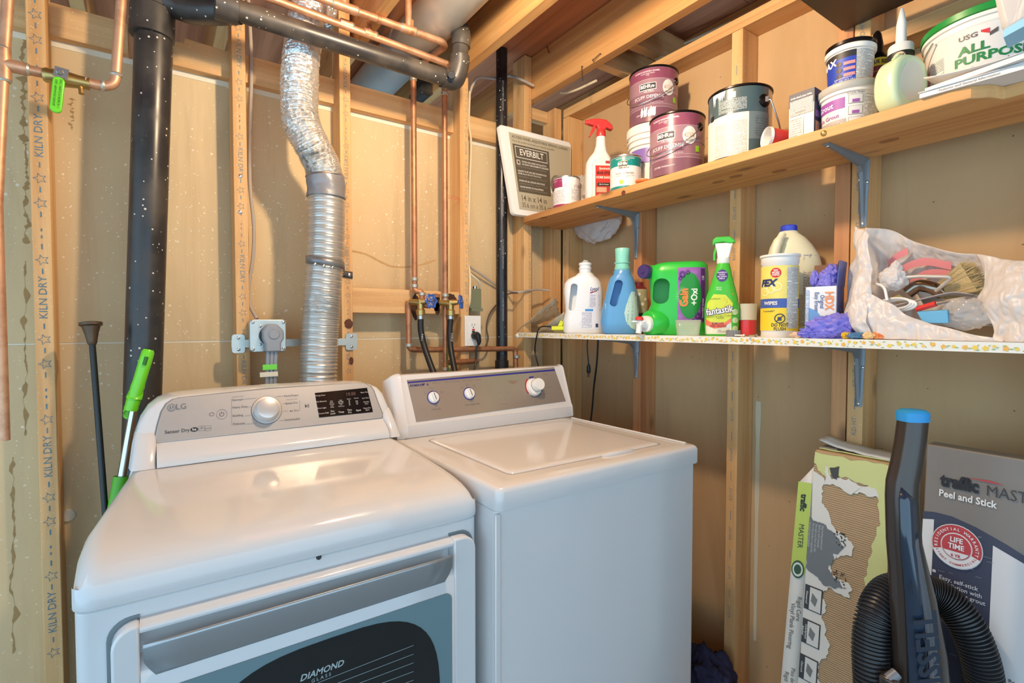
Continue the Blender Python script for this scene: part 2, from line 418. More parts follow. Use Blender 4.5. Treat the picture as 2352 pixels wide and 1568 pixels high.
# right wall
wr = thing('wall_right', 'unfinished right wall of pine studs over tan drywall', 'wall', (XD, .4, 0), kind='structure')
part('drywall_sheet', G().bb(XD, XD+.0127, -1.6, YD, 0, 2.243), M_DWR, wr)
fy = [1.771, 1.347, .944, .5907]
for i, y in enumerate(fy):
    part('stud', G().bb(XS, XD-.001, y-.019, y+.019, .038, 2.205), W_Z[2 if i == 1 else i % 2], wr, bevel=.002)
part('stud', G().bb(XS+.002, XD-.001, .613, .651, .038, 2.205), W_Z[2], wr, bevel=.002)
part('stud', G().bb(XS, XD-.001, .165, .203, .038, 2.205), W_Z[0], wr, bevel=.002)
part('top_plate', G().bb(XS, XD, -1.6, YS-.001, 2.206, 2.244), W_Y, wr, bevel=.002)
part('bottom_plate', G().bb(XS, XD, -1.6, YS-.001, 0, .038), W_Y, wr, bevel=.002)
zq = at(2060, 92, x=XS).z
part('blocking_board', G().bb(XS+.001, XD-.001, .2035, .571, zq, zq+.038), W_Y, wr, bevel=.002)
def rstamp(y, z0, z1, m, size, phase):
    g = G(); mp = lambda a, b: Vector((XS-.0007, -a, b)); z = z0+phase
    while z < z1:
        textg('KD-HT', size, -y, z, mp, g, rot=PI/2); quadg(-y-.0012, -y+.0012, z+.045, z+.075, mp, g); z += .13
    return part('ink_stamp', g, m, wr, smooth=0)
rstamp(fy[2], .3, 2.1, M_BLUE, .014, .03); rstamp(fy[3], .3, 2.1, M_BLUE, .016, .05); rstamp(fy[0], 1.2, 2.1, M_BLUE, .012, .02)
M_WHITISH = mat('joint_dust', (206, 196, 170), .9, var=.1)
g = G(); n = 24
for i in range(n+1):
    t = i/n; z = 1.02-.8*t; wd = .008*(1-t*.4)+.003*mnoise.noise((t*9, 0, 0)); y = at(1741, 1000, x=XD).y
    g.v += [Vector((XD-.0006, y+wd, z)), Vector((XD-.0006, y-wd, z))]
    if i: g.f.append((2*i-2, 2*i-1, 2*i+1, 2*i))
part('dust_streak', g, M_WHITISH, wr, smooth=0)
# ceiling: joists and subfloor
ce = thing('ceiling', 'open ceiling of pine joists under reddish plywood subfloor', 'ceiling', (.6, .8, 2.244), kind='structure')
part('subfloor_sheet', G().bb(-2.2, 2.9, -2.2, 1.05, 2.430, 2.448), W_SUB, ce)
part('subfloor_sheet', G().bb(-2.2, 2.9, 1.053, 3.6, 2.430, 2.448), W_SUB, ce)
for x in (-.58, -.18, .20, .60, .992, 1.372, 1.80):
    part('joist', G().bb(x-.019, x+.019, -2.2, 3.5, 2.246, 2.429), W_J, ce, bevel=.002)
part('rim_board', G().bb(-2.2, 2.86, 3.46, 3.5, 2.246, 2.429), W_SUB, ce)
for nm, a in (('light_block_far', (-2.24, 2.9, 3.5, 3.54)), ('light_block_side', (2.86, 2.9, -2.2, 3.5)), ('light_block_return', (-2.24, -2.2, 1.9, 3.5)), ('light_block_front', (1.635, 2.86, -2.24, -2.2)), ('light_block_end', (-2.24, -1.6, 1.86, 1.90))):  # added panels that block world light from the space behind the studs
    one(nm, G().bb(*a, 0, 2.43), mat('void_shade_brown', (78, 50, 38), .9, var=.2), 'added dark brown panel blocking outside light from the space beyond the studs', 'wall', (a[0], a[2], 0), kind='structure')  # dark brown puts the shade of the deep void into the colour
p = at(1410, 165, z=2.30)
part('blocking', G().bb(1.393, 1.778, 1.42, 1.458, 2.262, 2.36), W_X, ce, bevel=.002)
part('blocking', G().bb(1.393, 1.778, 1.30, 1.34, 2.30, 2.40), W_X, ce, bevel=.002)
M_NAIL = mat('old_nail', (96, 78, 66), .5, .7)
for a, b in (((1336, 152), (1338, 184)), ((1378, 123), (1362, 138)), ((1256, 108), (1261, 120))):
    p0 = at(*a, x=1.346); p1 = at(*b, x=1.340); g = G().tube([p0+Vector((.006, 0, 0)), p0, p1], .0017, 6); g.ball(p1, .0035, 5); part('bent_nail', g, M_NAIL, ce)
# lamp: bare bulb in a porcelain holder on the joist
lp = thing('ceiling_lamp', 'bare warm bulb in white porcelain holder under the joist', 'lamp', (.60, .86, 2.245))
part('lamp_holder', G().lathe([(.055, 0), (.057, -.008), (.045, -.02), (.03, -.034), (.022, -.045), (.021, -.05)], 28), mat('porcelain', (236, 232, 222), .25, coat=.5), lp, w=False)
e = bpy.data.materials.new('bulb_glow'); e.use_nodes = True; nb = e.node_tree.nodes['Principled BSDF']
nb.inputs['Base Color'].default_value = (1, 1, 1, 1); nb.inputs['Emission Color'].default_value = (1.0, .77, .51, 1); nb.inputs['Emission Strength'].default_value = BULB_W
part('light_bulb', G().lathe([(.002, -.128), (.016, -.126), (.027, -.116), (.0325, -.098), (.029, -.080), (.019, -.063), (.0135, -.052), (.0135, -.048)], 24), e, lp, w=False)
# ------------------------------------------------------------------ pipes, ducts, wiring of the back wall
def dusty(name, c, rough, spat=.5, metal=0., dust=.35):
    t = NT(name); v = t.mapping((1, 1, 1))
    d = t.ramp(t.noise(t.mapping((3, 3, 3)), 2.5, 5), [(.4, 0.0), (.7, 1.0)])
    c_ = t.mix(t.math('MULTIPLY', d, dust), rgb(c), rgb((128, 116, 100)))
    vs = t.voro(v, 55.); m = t.math('LESS_THAN', vs.outputs['Distance'], t.math('MULTIPLY', t.sep(vs.outputs['Color'])[0], .17))
    c_ = t.mix(t.math('MULTIPLY', m, spat), c_, rgb((225, 218, 205)))
    return t.out(c_, t.math('ADD', rough, t.math('MULTIPLY', d, .25)), metal)
M_ABS = dusty('black_abs', (38, 38, 40), .28, .8, dust=.22)
M_ABS2 = dusty('dusty_black_abs', (50, 48, 48), .34, .8, dust=.5)
M_ABS3 = dusty('clean_black_abs', (24, 25, 30), .25, .5, dust=.08)
def copper(name, c, d):
    t = NT(name); n = t.noise(t.mapping((9, 9, 9)), 3., 5, .6)
    n2 = t.noise(t.mapping((1, 1, 1)), 4., 3)
    col = t.mix(t.ramp(n, [(.45, 0.0), (.7, 1.0)]), rgb(c), rgb(d))
    return t.out(col, t.math('ADD', .34, t.math('MULTIPLY', n2, .25)), .6)
M_CU = copper('copper', (216, 168, 134), (188, 136, 104)); M_CUD = copper('tarnished_copper', (190, 134, 98), (150, 106, 78))
M_SOLD = mat('solder', (188, 186, 176), .45, .7, .2, 50, .3, 80)
M_BRASS = mat('brass', (186, 158, 98), .35, .9, .15, 30)
M_GALV = dusty('galvanised', (196, 194, 188), .34, .2, .45, .2)
M_LIME = mat('lime_plastic', (112, 214, 40), .35, var=.04, coat=.2)
M_BLUEP = mat('blue_paint', (52, 96, 178), .3, var=.12, vs=40, coat=.3)
M_BLKRUB = mat('black_rubber', (26, 26, 27), .45, var=.1)
M_WHITEP = mat('white_plastic', (236, 234, 228), .35, var=.02, coat=.15)
M_GREYP = mat('grey_plastic', (142, 144, 148), .45, var=.04)
M_CREAM = mat('cream_cable', (220, 205, 172), .5, var=.06)
M_GREYC = mat('grey_cable', (176, 168, 158), .5, var=.06)
M_GREEN = mat('green_steel', (126, 130, 102), .5, .2, .08)
# drain stack and the waste pipe running along the studs
st = thing('drain_pipe', 'thick black plastic drain stack with branch running under the joists', 'pipe', (0, 1.735, 0))
a, b = at(355, 40, y=1.735), at(325, 1000, y=1.735)
d = (a-b).normalized(); bot = b-d*(b.z-.02)/d.z
part('stack_pipe', G().cyl(bot, a+d*.12, .0445, 28), M_ABS, st)
c0 = at(350, 62, y=1.735)
part('coupling', G().tube([c0-d*.032, c0-d*.03, c0+d*.045, c0+d*.047], [.045, .0525, .0525, .046], 28), M_ABS, st)
part('tee_fitting', G().tube([c0+d*.045, c0+d*.048, c0+d*.30], [.046, .0505, .0505], 28), M_ABS, st)
def pp(px, py, y): return at(px, py, y=y)
J0 = pp(330, -5, 1.735); e0 = pp(452, 8, 1.72); e1 = pp(545, 24, 1.585); e2 = pp(1022, 179, 1.585)
part('branch_elbow', G().tube(catmull([J0, pp(400, 12, 1.71), pp(440, 24, 1.68), pp(500, 26, 1.62), e1], 6), .034, 20), M_ABS, st)
part('branch_collar', G().tube([e1-(e2-e1).normalized()*.055, e1-(e2-e1).normalized()*.053, e1, e1+(e2-e1).normalized()*.002], [.031, .0385, .0385, .031], 22), M_ABS2, st)
part('waste_pipe', G().cyl(e1, e2, .028, 24), M_ABS2, st)
f1 = pp(1050, 168, 1.68); f2 = pp(1062, 75, 1.66)
part('waste_elbow', G().tube(catmull([e2-(e2-e1).normalized()*.01, e2, pp(1043, 184, 1.58), pp(1055, 150, 1.565), pp(1056, 128, 1.56)], 6), .033, 22), M_ABS2, st)
part('waste_riser', G().cyl(pp(1055, 140, 1.56), pp(1059, 90, 1.56), .028, 22), M_ABS2, st)
part('riser_elbow', G().tube(catmull([pp(1058, 108, 1.56), pp(1059, 85, 1.56), pp(1055, 66, 1.59), pp(1042, 58, 1.68)], 6), .033, 22), M_ABS2, st)
v = pp(1037, 172, 1.53)
part('cleanout_cap', G().tube([pp(1037, 172, 1.555), v], [.013, .011], 12), M_ABS2, st)
# vent pipe by the corner
vt = thing('vent_pipe', 'slim black plastic vent pipe rising to the subfloor by the corner', 'pipe', (1.20, 1.82, 0))
part('pipe', G().cyl((1.216, 1.82, .9), (1.216, 1.82, 2.43), .0241, 24), M_ABS3, vt)
z0 = at(1150, 832, y=1.82).z
part('coupling', G().tube([(1.216, 1.82, z0-.028), (1.216, 1.82, z0-.026), (1.216, 1.82, z0+.008), (1.216, 1.82, z0+.01)], [.025, .0295, .0295, .025], 24), M_ABS3, vt)
part('tee_fitting', G().cyl((1.216, 1.82, .88), (1.216, 1.82, z0-.026), .0285, 24), M_ABS3, vt)
part('branch_elbow', G().tube(bend([(1.216, 1.815, z0-.07), (1.262, 1.79, z0-.07), (1.29, 1.78, z0-.12)], .05), .0275, 18), M_ABS3, vt)
mp = cylmap(.0241, .0006)
for k in range(5):
    g = textg('VISTAWAVE ABS-DWV 1-1/2', .010, -.008, 1.35+k*.22, mp, rot=PI/2)
    g.v = [v_+Vector((1.216, 1.82, 0)) for v_ in g.v]; part('printed_text', g, ink((150, 150, 155)), vt, smooth=0)
# copper at the far left with the green handled valve
cl = thing('copper_pipe', 'copper water pipe with brass ball valve at left edge of wall', 'pipe', (-.2, 1.66, 0))
A = at(8, 148, y=1.66); B = at(264, 204, y=1.66); up = Vector((0, 0, 1))
ptop = at(20, -30, y=1.66); plow = at(-8, 470, y=1.66)
part('riser_pipe', G().tube([Vector((plow.x, 1.66, 1.0)), plow, A, ptop], .0115, 16), M_CU, cl)
part('tee_fitting', G().tube([A-up*.035, A+up*.035], .0145, 16).tube([A, A+Vector((.04, 0, 0))], .0145, 16), M_CU, cl)
part('branch_pipe', G().tube(bend([A, B, at(281, -30, y=1.66)], .032, 8), .0115, 16), M_CU, cl)
for p, dd in ((A+Vector((.041, 0, 0)), (1, 0, 0)), (A+up*.036, (0, 0, 1)), (A-up*.036, (0, 0, 1)), (at(237, 197, y=1.66), (1, 0, 0)), (at(198, 189, y=1.66), (1, 0, 0)), (at(267, 172, y=1.66), (0, 0, 1))):
    dd = Vector(dd); part('solder_ring', G().tube([p-dd*.004, p, p+dd*.004], [.0125, .0146, .0125], 14), M_SOLD, cl)
V = at(143, 180, y=1.66)
vb = part('valve_body', G().tube([V-Vector((.035, 0, 0)), V-Vector((.03, 0, 0)), V-Vector((.016, 0, 0)), V, V+Vector((.016, 0, 0)), V+Vector((.03, 0, 0)), V+Vector((.052, 0, 0))], [.014, .017, .0175, .020, .0175, .0155, .0145], 18), M_BRASS, cl)
part('stem_nut', G().tube([V+Vector((0, -.015, 0)), V+Vector((0, -.034, 0)), V+Vector((0, -.040, 0))], [.010, .010, .006], 6), M_STEEL, vb)
part('drain_screw', G().tube([V+Vector((.034, -.002, -.008)), V+Vector((.036, -.006, -.03))], [.005, .006], 8), M_BRASS, vb)
gp = Matrix.Translation(V+Vector((0, -.036, 0))) @ Matrix.Rotation(R(6), 4, 'Y') @ FRONT
part('handle_plate', G().prism([(-.012, -.012), (.014, -.012), (.016, .012), (-.010, .012)], -.001, .001, gp), M_STEEL, vb)
h = part('valve_handle', G().prism([(x, y-.055) for x, y in rrect(.022, .085, .010)], -.004, .005, gp), M_LIME, vb, 'lime green plastic lever', bevel=.002)
g = G(); textg('ON ) WATCO-NORCA >\nOFF/ 600WOG/150WSP', .0062, 0, -.052, flatmap(gp @ Matrix.Translation((0, 0, .0062))), g, rot=-PI/2, lh=1.3)
part('printed_text', g, ink((30, 50, 30)), vb, smooth=0)
# copper supply lines under the joists and their drops
Y2 = 1.765
cp = thing('copper_pipe', 'pair of copper supply lines under joists dropping to the washer taps', 'pipe', (.85, 1.70, 1.8))
hi0, hi1 = at(690, -20, y=1.585), at(1018, 97, y=1.585); lo0, lo1 = at(610, -8, y=1.65), at(1030, 148, y=1.65)
part('overhead_pipe', G().tube(bend([hi0, hi1, at(1022, 108, y=1.64), at(960, 152, y=1.80)], .02), .0112, 14), M_CU, cp)
part('overhead_pipe', G().cyl(lo0, lo1, .0112, 14), M_CU, cp)
part('riser_pipe', G().cyl(at(938, 68, y=1.585), at(937, -30, y=1.585), .0112, 14), M_CU, cp)
part('riser_pipe', G().cyl(at(790, 17, y=1.585), at(788, -30, y=1.585), .0112, 14), M_CU, cp)
dh = (hi1-hi0).normalized()
for px, py in ((783, 13), (803, 20), (938, 68)):
    q = at(px, py, y=1.585); part('tee_fitting', G().tube([q-dh*.024, q-dh*.023, q+dh*.023, q+dh*.024], [.0115, .0138, .0138, .0115], 14), M_CU, cp)
    for s_ in (-1, 1): part('solder_ring', G().tube([q+dh*.023*s_, q+dh*.027*s_], [.0142, .0118], 12), M_SOLD, cp)
for px, py in ((795, 56), (850, 78)):
    q = at(px, py, y=1.65); part('coupling', G().tube([q-dh*.02, q-dh*.019, q+dh*.019, q+dh*.02], [.0115, .0135, .0135, .0115], 14), M_CU, cp)
    part('solder_ring', G().tube([q+dh*.02, q+dh*.024], [.014, .0118], 12), M_SOLD, cp)
for px, py, y in ((870, 45, 1.585), (848, 74, 1.65), (945, 71, 1.585)):
    q = at(px, py, y=y); part('pipe_strap', G().tube([q-dh*.006, q+dh*.006], .0135, 14).box(q+Vector((0, 0, .022)), (.014, .003, .03)), M_CUD, cp)
x1, x2 = .790, .9175
hot = bend([(x1, Y2, 2.24), (x1, Y2, at(950, 668, y=Y2).z), (x1+.022, Y2-.015, at(958, 668, y=Y2).z-.003), (x1+.024, Y2-.015, 1.345), (x1+.05, Y2-.03, 1.343)], .018)
part('drop_pipe', G().tube(hot, .0107, 14), M_CUD, cp)
part('drop_pipe', G().cyl((x2, Y2, 1.02), (x2, Y2, 2.22), .0107, 14), M_CUD, cp)
low = bend([(x1-.016, Y2+.02, 1.36), (x1-.016, Y2+.02, 1.18), (x1+.03, Y2+.02, 1.177), (1.262, Y2+.02, 1.17), (1.262, Y2+.01, .95)], .02)
part('lower_pipe', G().tube(low, .0107, 14), M_CUD, cp)
for x, y, z in ((x1, Y2, 1.44), (x1, Y2, 1.415), (x2, Y2, 1.365), (x2, Y2, 1.385), (x2, Y2, 1.10), (x1-.016, Y2+.02, 1.195), (1.262, Y2+.01, 1.135), (x1+.023, Y2-.015, 1.385), (x2, Y2, 2.15), (x1, Y2, 2.17)):
    part('solder_ring', G().tube([(x, y, z-.006), (x, y, z-.004), (x, y, z+.006), (x, y, z+.008)], [.011, .0132, .0132, .011], 14), M_SOLD, cp)
part('stub_pipe', G().cyl((x2, Y2+.0, 1.125), (1.06, Y2+.02, 1.125), .0107, 12).ball((1.066, Y2+.02, 1.125), .0125, 6), M_CUD, cp)
part('pipe_clip', G().box((x2-.024, 1.795, 1.385), (.03, .01, .012)).tube([(x2-.03, 1.79, 1.385), (x2-.03, 1.78, 1.385)], .008, 10), M_CUD, cp)
# washer taps with blue wheels, and the hoses
def tap(label, x, z, tilt, lab2, y=1.735):
    t = thing('faucet', label, 'faucet', (x, y, z), group='taps feeding the washer')
    part('body', G().tube([(-.03, .03, .004), (-.012, .012, .003), (.0, 0, 0)], [.011, .0125, .014], 14).tube([(0, 0, .012), (0, 0, -.028)], [.014, .012], 14), M_BRASS, t, w=False)
    part('hose_thread', G().tube([(.0, -.0, -.022), (0, 0, -.026), (0, 0, -.044), (0, 0, -.046)], [.013, .0165, .0165, .012], 16), M_BRASS, t, w=False)
    part('bonnet', G().tube([(0, -.004, .004), (.02, -.022, .006)], [.0125, .009], 12), M_BRASS, t, w=False)
    ax = Vector(tilt).normalized(); c = Vector((.028, -.030, .007)); M = Matrix.Translation(c) @ ax.to_track_quat('Z', 'Y').to_matrix().to_4x4()
    g = G(); n = 42
    ring = [(.0225+.0030*math.cos(6*2*PI*i/n)) for i in range(n)]
    g.tube([(ring[i % n]*math.cos(2*PI*i/n), ring[i % n]*math.sin(2*PI*i/n), 0) for i in range(n+1)], .0042, 8, M=M)
    for i in range(6): a = 2*PI*i/6; g.tube([(0, 0, .003), (.022*math.cos(a), .022*math.sin(a), 0)], .0026, 6, M=M)
    g.tube([(0, 0, -.004), (0, 0, .005)], .007, 10, M=M)
    wh = part('wheel_handle', g, M_BLUEP, t, 'blue six-lobed wheel handle', w=False)
    part('handle_screw', G().tube([(0, 0, .005), (0, 0, .008)], .004, 8, M=M), M_STEEL, wh, w=False)
    return t
tap('brass tap with blue wheel facing forward, the left one over the washer', at(966, 690, y=1.735).x, 1.352, (.25, -1, .1), 'hot')
tap('brass tap with blue wheel turned sideways, against the stud over the washer', at(1035, 690, y=1.735).x, 1.352, (.75, -.7, .1), 'cold')
def hose(label, pts, txt, ty):
    P = [at(a, b, y=y) for a, b, y in pts]; t = thing('water_hose', label, 'hose', P[-1], group='washer hoses')
    part('hose', G().tube(catmull(P, 10), .0112, 16), M_BLKRUB, t)
    d = (P[1]-P[0]).normalized(); d0 = P[0]
    part('ferrule', G().tube([d0+Vector((0, 0, .034)), d0+Vector((0, 0, .03)), d0+Vector((0, 0, -.004)), d0+Vector((0, 0, -.006))], [.010, .0128, .0128, .0112], 16), M_STEEL, t)
    g = G(); c = at(*ty[:2], y=ty[2]); textg(txt, .013, 0, 0, lambda x, y: Vector((c.x+x*.8, c.y-.0165, c.z+y)), g, rot=-PI/2-.1)
    part('printed_text', g, ink((215, 215, 215)), t, smooth=0); return t
hose('black rubber hose marked HOT hanging from the left tap', [(966, 730, 1.735), (967, 760, 1.73), (976, 800, 1.71), (998, 862, 1.66), (1012, 900, 1.62)], 'HOT', (965, 775, 1.728))
hose('black rubber hose marked COLD hanging from the right tap', [(1035, 730, 1.735), (1033, 765, 1.73), (1036, 805, 1.71), (1046, 860, 1.66), (1052, 900, 1.62)], 'COLD', (1033, 775, 1.728))
g = G().tube(catmull([at(1028, 800, y=1.75), at(1028, 830, y=1.75), at(1031, 870, y=1.74)], 6), .0022, 6)
one('ground_wire', g, mat('green_wire', (70, 170, 50), .5), 'thin green wire beside the black hoses', 'wire', at(1031, 870, y=1.74))
# dryer exhaust: foil hose above, ribbed aluminium pipe below
def foil(name, c, rough, sc, st, lo=.9):
    t = NT(name); vo = t.voro(t.mapping((1, 1, .8)), sc); n = t.noise(t.mapping((1, 1, 1)), sc*1.4, 3)
    h = t.math('ADD', t.math('MULTIPLY', vo.outputs['Distance'], .7), t.math('MULTIPLY', n, .6))
    t.bump(h, st, .006); col = t.mix(n, rgb(tuple(int(q*lo) for q in c)), rgb(c)); return t.out(col, rough, .72)
M_FOIL = foil('crinkled_foil', (238, 236, 232), .24, 70., .9)
M_RIB = mat('ribbed_aluminium', (222, 220, 216), .3, .8, .05, 12)
M_TAPE = mat('duct_tape', (132, 132, 136), .35, .3, .08, 20, .25, 60)
du = thing('dryer_duct', 'silver foil dryer vent hose joined to ribbed aluminium duct', 'duct', (.40, 1.66, .8))
YD2 = 1.655
fp = [at(748, 424, y=YD2), at(744, 392, y=YD2), at(728, 355, y=YD2), at(703, 310, y=YD2-.005), at(690, 270, y=YD2+.005), at(688, 215, y=YD2+.015), at(690, 150, y=1.69), at(697, 95, y=1.72), at(700, 60, y=1.735), at(710, 25, y=1.75), at(730, 12, y=1.80), at(770, 30, y=1.92)]
P = catmull(fp, 40); rr = []
for i in range(len(P)): rr.append(.0525+.0042*abs(((i*.25) % 1)*2-1)-.002+.0022*mnoise.noise((i*.9, 1, 0)))
g = G(); g.tube(P, rr, 30)
for k in range(len(g.v)):
    v = g.v[k]; g.v[k] = v+Vector((mnoise.noise(v*55), mnoise.noise(v*55+Vector((9, 0, 0))), mnoise.noise(v*55+Vector((0, 9, 0)))))*.0028
part('foil_hose', g, M_FOIL, du, 'crinkled silver foil hose', smooth=25)
rp = [at(750, 440, y=YD2), at(750, 520, y=YD2), at(747, 600, y=YD2), at(741, 680, y=YD2), at(737, 740, y=YD2), at(733, 820, y=YD2), at(728, 940, y=YD2), at(726, 1010, y=YD2)]
P = catmull(rp, 60); rr = [.0535+.0030*math.sin(i*1.45) for i in range(len(P))]
g = G(); g.tube(P, rr, 30)
ctr = at(735, 694, y=YD2-.05)
for k in range(len(g.v)):
    dd = (g.v[k]-ctr).length
    if dd < .035: g.v[k] += Vector((0, .010*(1-dd/.035), .004*mnoise.noise(g.v[k]*90)))
part('ribbed_pipe', g, M_RIB, du, 'ribbed aluminium duct', smooth=60)
tp = [at(750, 455, y=YD2), at(750, 430, y=YD2), at(748, 418, y=YD2), at(747, 404, y=YD2)]
P = catmull(tp, 6); g = G(); g.tube(P, [.0585, .0585]+[.0575]*(len(P)-4)+[.0565, .0560], 30)
for k in range(len(g.v)): g.v[k] += Vector((mnoise.noise(g.v[k]*30), mnoise.noise(g.v[k]*30+Vector((5, 0, 0))), 0))*.003
part('duct_tape', g, M_TAPE, du, 'grey tape around the joint', smooth=30)
part('tape_wire', G().tube([at(747, 407, y=YD2)+Vector((.0575*math.cos(a), .0575*math.sin(a), .003*math.cos(a))) for a in [2*PI*i/30 for i in range(31)]], .0015, 5), M_STEEL, du)
c = at(747, 606, y=YD2); g = G(); n = 18
pts = [c+Vector((-.058*math.cos(PI*i/n), -.058*math.sin(PI*i/n), .010-.020*i/n)) for i in range(n+1)]+[Vector((sx[2]-.016, YS-.003, c.z-.014)), Vector((sx[2]+.019, YS-.003, c.z-.018))]
for i, p in enumerate(pts):
    g.v += [p+Vector((0, 0, .012)), p-Vector((0, 0, .012))]
    if i: g.f.append((2*i-2, 2*i-1, 2*i+1, 2*i))
sp = part('metal_strap', g, mat('dull_zinc', (128, 130, 134), .4, .6, .2, 40), du, 'perforated metal strap screwed to the stud', solid=.0015)
screw(Vector((sx[2]+.008, YS-.004, c.z-.017)), (0, -1, 0), .0065, M_STEEL, sp)
for px, py in ((724, 607), (744, 611), (764, 614)): 
    q = at(px, py, y=YD2-.056); screw(q, (0, -1, 0), .005, M_STEEL, sp, 'rivet')
# round galvanised heating duct between the joists
hd = thing('heating_duct', 'round galvanised sheet metal heating duct between the joists', 'duct', (.80, 1.2, 2.33))
g = G().tube([(.812, .55, 2.335), (.812, 1.86, 2.335)], .078, 36); part('duct_pipe', g, M_GALV, hd)
g = G().tube([(.812, 1.84, 2.335), (.812, 1.845, 2.335), (.812, 1.885, 2.335), (.812, 2.75, 2.335)], [.078, .083, .083, .079], 36); part('duct_pipe', g, M_GALV, hd, 'crimped joint')
g = G().tube([(.95, 1.98, 2.26), (.95, 2.10, 2.26)], .03, 18).tube([(.94, 2.04, 2.24), (.94, 2.04, 2.45)], .03, 18)
one('floor_drain_trap', g, M_ABS, 'small black pipe elbow beyond the ledger under the subfloor', 'pipe', (.95, 2.04, 2.26))
# wiring
def cable(name, label, P, r, m, k=8):
    g = G().tube(catmull(P, k), r, 8); return one(name, g, m, label, 'cable', P[-1])
yc = 1.835
cable('electric_cable', 'grey cable running down beside the stud to the dryer outlet', [Vector((sx[1]+.030, yc, 2.43)), at(577, 120, y=yc), at(575, 300, y=yc), at(574, 420, y=yc), at(583, 520, y=yc), at(581, 590, y=yc), at(571, 660, y=yc), at(574, 700, y=yc), at(590, 732, y=yc-.03)], .0055, M_GREYC)
yq = 1.80
cable('electric_cable', 'cream cable looping down the stud to the green junction box', [at(1079, 210, y=1.84), at(1077, 280, y=1.84), at(1082, 330, y=1.83), at(1079, 420, y=1.83), at(1076, 520, y=1.82), at(1074, 590, y=1.81), at(1079, 630, y=yq), at(1079, 690, y=yq-.01), at(1073, 716, y=1.83)], .005, M_CREAM)
cable('electric_cable', 'short cream cable bent into the top of the green junction box', [at(1072, 620, y=1.82), at(1085, 633, y=1.81), at(1098, 645, y=1.81), at(1103, 662, y=1.825)], .005, M_CREAM)
cable('electric_cable', 'cream cable crossing behind the vent pipe to the corner stud', [at(1080, 613, y=1.85), at(1105, 630, y=1.85), at(1140, 655, y=1.86), at(1165, 666, y=1.85), at(1190, 671, y=1.785), at(1212, 667, y=1.782), at(1240, 665, y=1.80), at(1262, 667, y=1.782)], .0048, M_GREYC)
cable('electric_cable', 'pale cable arching under the subfloor behind the vent pipe', [at(1079, 215, y=1.85), at(1086, 195, y=1.84), at(1100, 178, y=1.83), at(1140, 180, y=1.86), at(1170, 174, y=1.84), at(1195, 182, y=1.775), at(1226, 197, y=1.76)], .0055, M_GREYC)
cable('electric_cable', 'cream cable drooping under the joist above the access panel', [at(1285, 212, x=1.42), at(1300, 213, x=1.45), at(1325, 206, x=1.45), at(1370, 185, x=1.46)], .005, M_CREAM)
cable('electric_cable', 'cream cable crossing the dark space above the top plate', [at(1455, 138, x=1.66), at(1500, 123, x=1.70), at(1570, 100, x=1.74), at(1680, 50, x=1.78)], .0055, M_CREAM)
# dryer outlet on a bar between two studs
M_ZINC = mat('zinc_plated', (192, 192, 184), .38, .7, .12, 25)
ob = thing('dryer_outlet', 'square metal dryer outlet box on a steel bar between studs', 'outlet', (.285, 1.76, 1.24))
bz = 1.213
part('mounting_bar', G().bb(.19, .565, 1.783, 1.786, bz-.012, bz+.012), M_ZINC, ob)
for x0, x1_ in ((.196, .222), (.545, .575)):
    tb = part('bar_bracket', G().prism(rrect(x1_-x0+.01, .058, .008, 4, (x0+x1_)/2, bz), -1.787, -1.784, FRONT), M_ZINC, ob)
    for dz in (-.018, .018): screw(((x0+x1_)/2, 1.784, bz+dz), (0, -1, 0), .0055, M_STEEL, tb)
part('box', G().bb(.236, .334, 1.735, 1.787, 1.189, 1.287), M_ZINC, ob, bevel=.006)
pl = part('cover_plate', G().prism(rrect(.104, .102, .012, 5, .285, 1.238), -1.735, -1.727, FRONT), M_ZINC, ob, bevel=.003)
for x in (.242, .328):
    for z in (1.197, 1.279): screw((x, 1.727, z), (0, -1, 0), .005, M_STEEL, pl)
for x, z in ((.262, 1.267), (.305, 1.267), (.262, 1.212)): screw((x, 1.727, z), (0, -1, 0), .0045, M_STEEL, pl)
part('socket_face', G().tube([(.288, 1.727, 1.238), (.288, 1.722, 1.238)], .030, 28), mat('dark_grey_plastic', (62, 62, 64), .5), ob)
pg = thing('power_plug', 'grey angled dryer plug with flat grey cord in the metal outlet', 'plug', (.292, 1.70, 1.09))
poly = [(-.016, .036), (.012, .036), (.030, .016), (.030, -.008), (.022, -.022), (.022, -.048), (-.022, -.048), (-.022, -.022), (-.028, -.008), (-.028, .016)]
part('plug_body', G().prism([(x+.292, z+1.237) for x, z in poly], -1.7215, -1.685, FRONT), M_GREYP, pg, bevel=.005)
part('plug_boss', G().tube([(.294, 1.686, 1.243), (.294, 1.682, 1.243)], [.017, .014], 20), M_GREYP, pg)
g = G()
for dx in (-.011, 0, .011):
    g.tube(catmull([(.291+dx, 1.70, 1.195), (.288+dx, 1.70, 1.15), (.286+dx, 1.70, 1.10), (.282+dx, 1.69, 1.03), (.28+dx, 1.67, .97)], 6), .0062, 10)
part('flat_cord', g, M_GREYP, pg)
part('cord_tag', G().box((.282, 1.693, 1.143), (.040, .004, .016)), M_LIME, pg, 'green paper tag on the cord')
part('cord_tag', G().box((.279, 1.692, 1.121), (.050, .004, .014)), mat('cream_paper', (226, 220, 200), .8), pg, 'white paper tag on the cord')
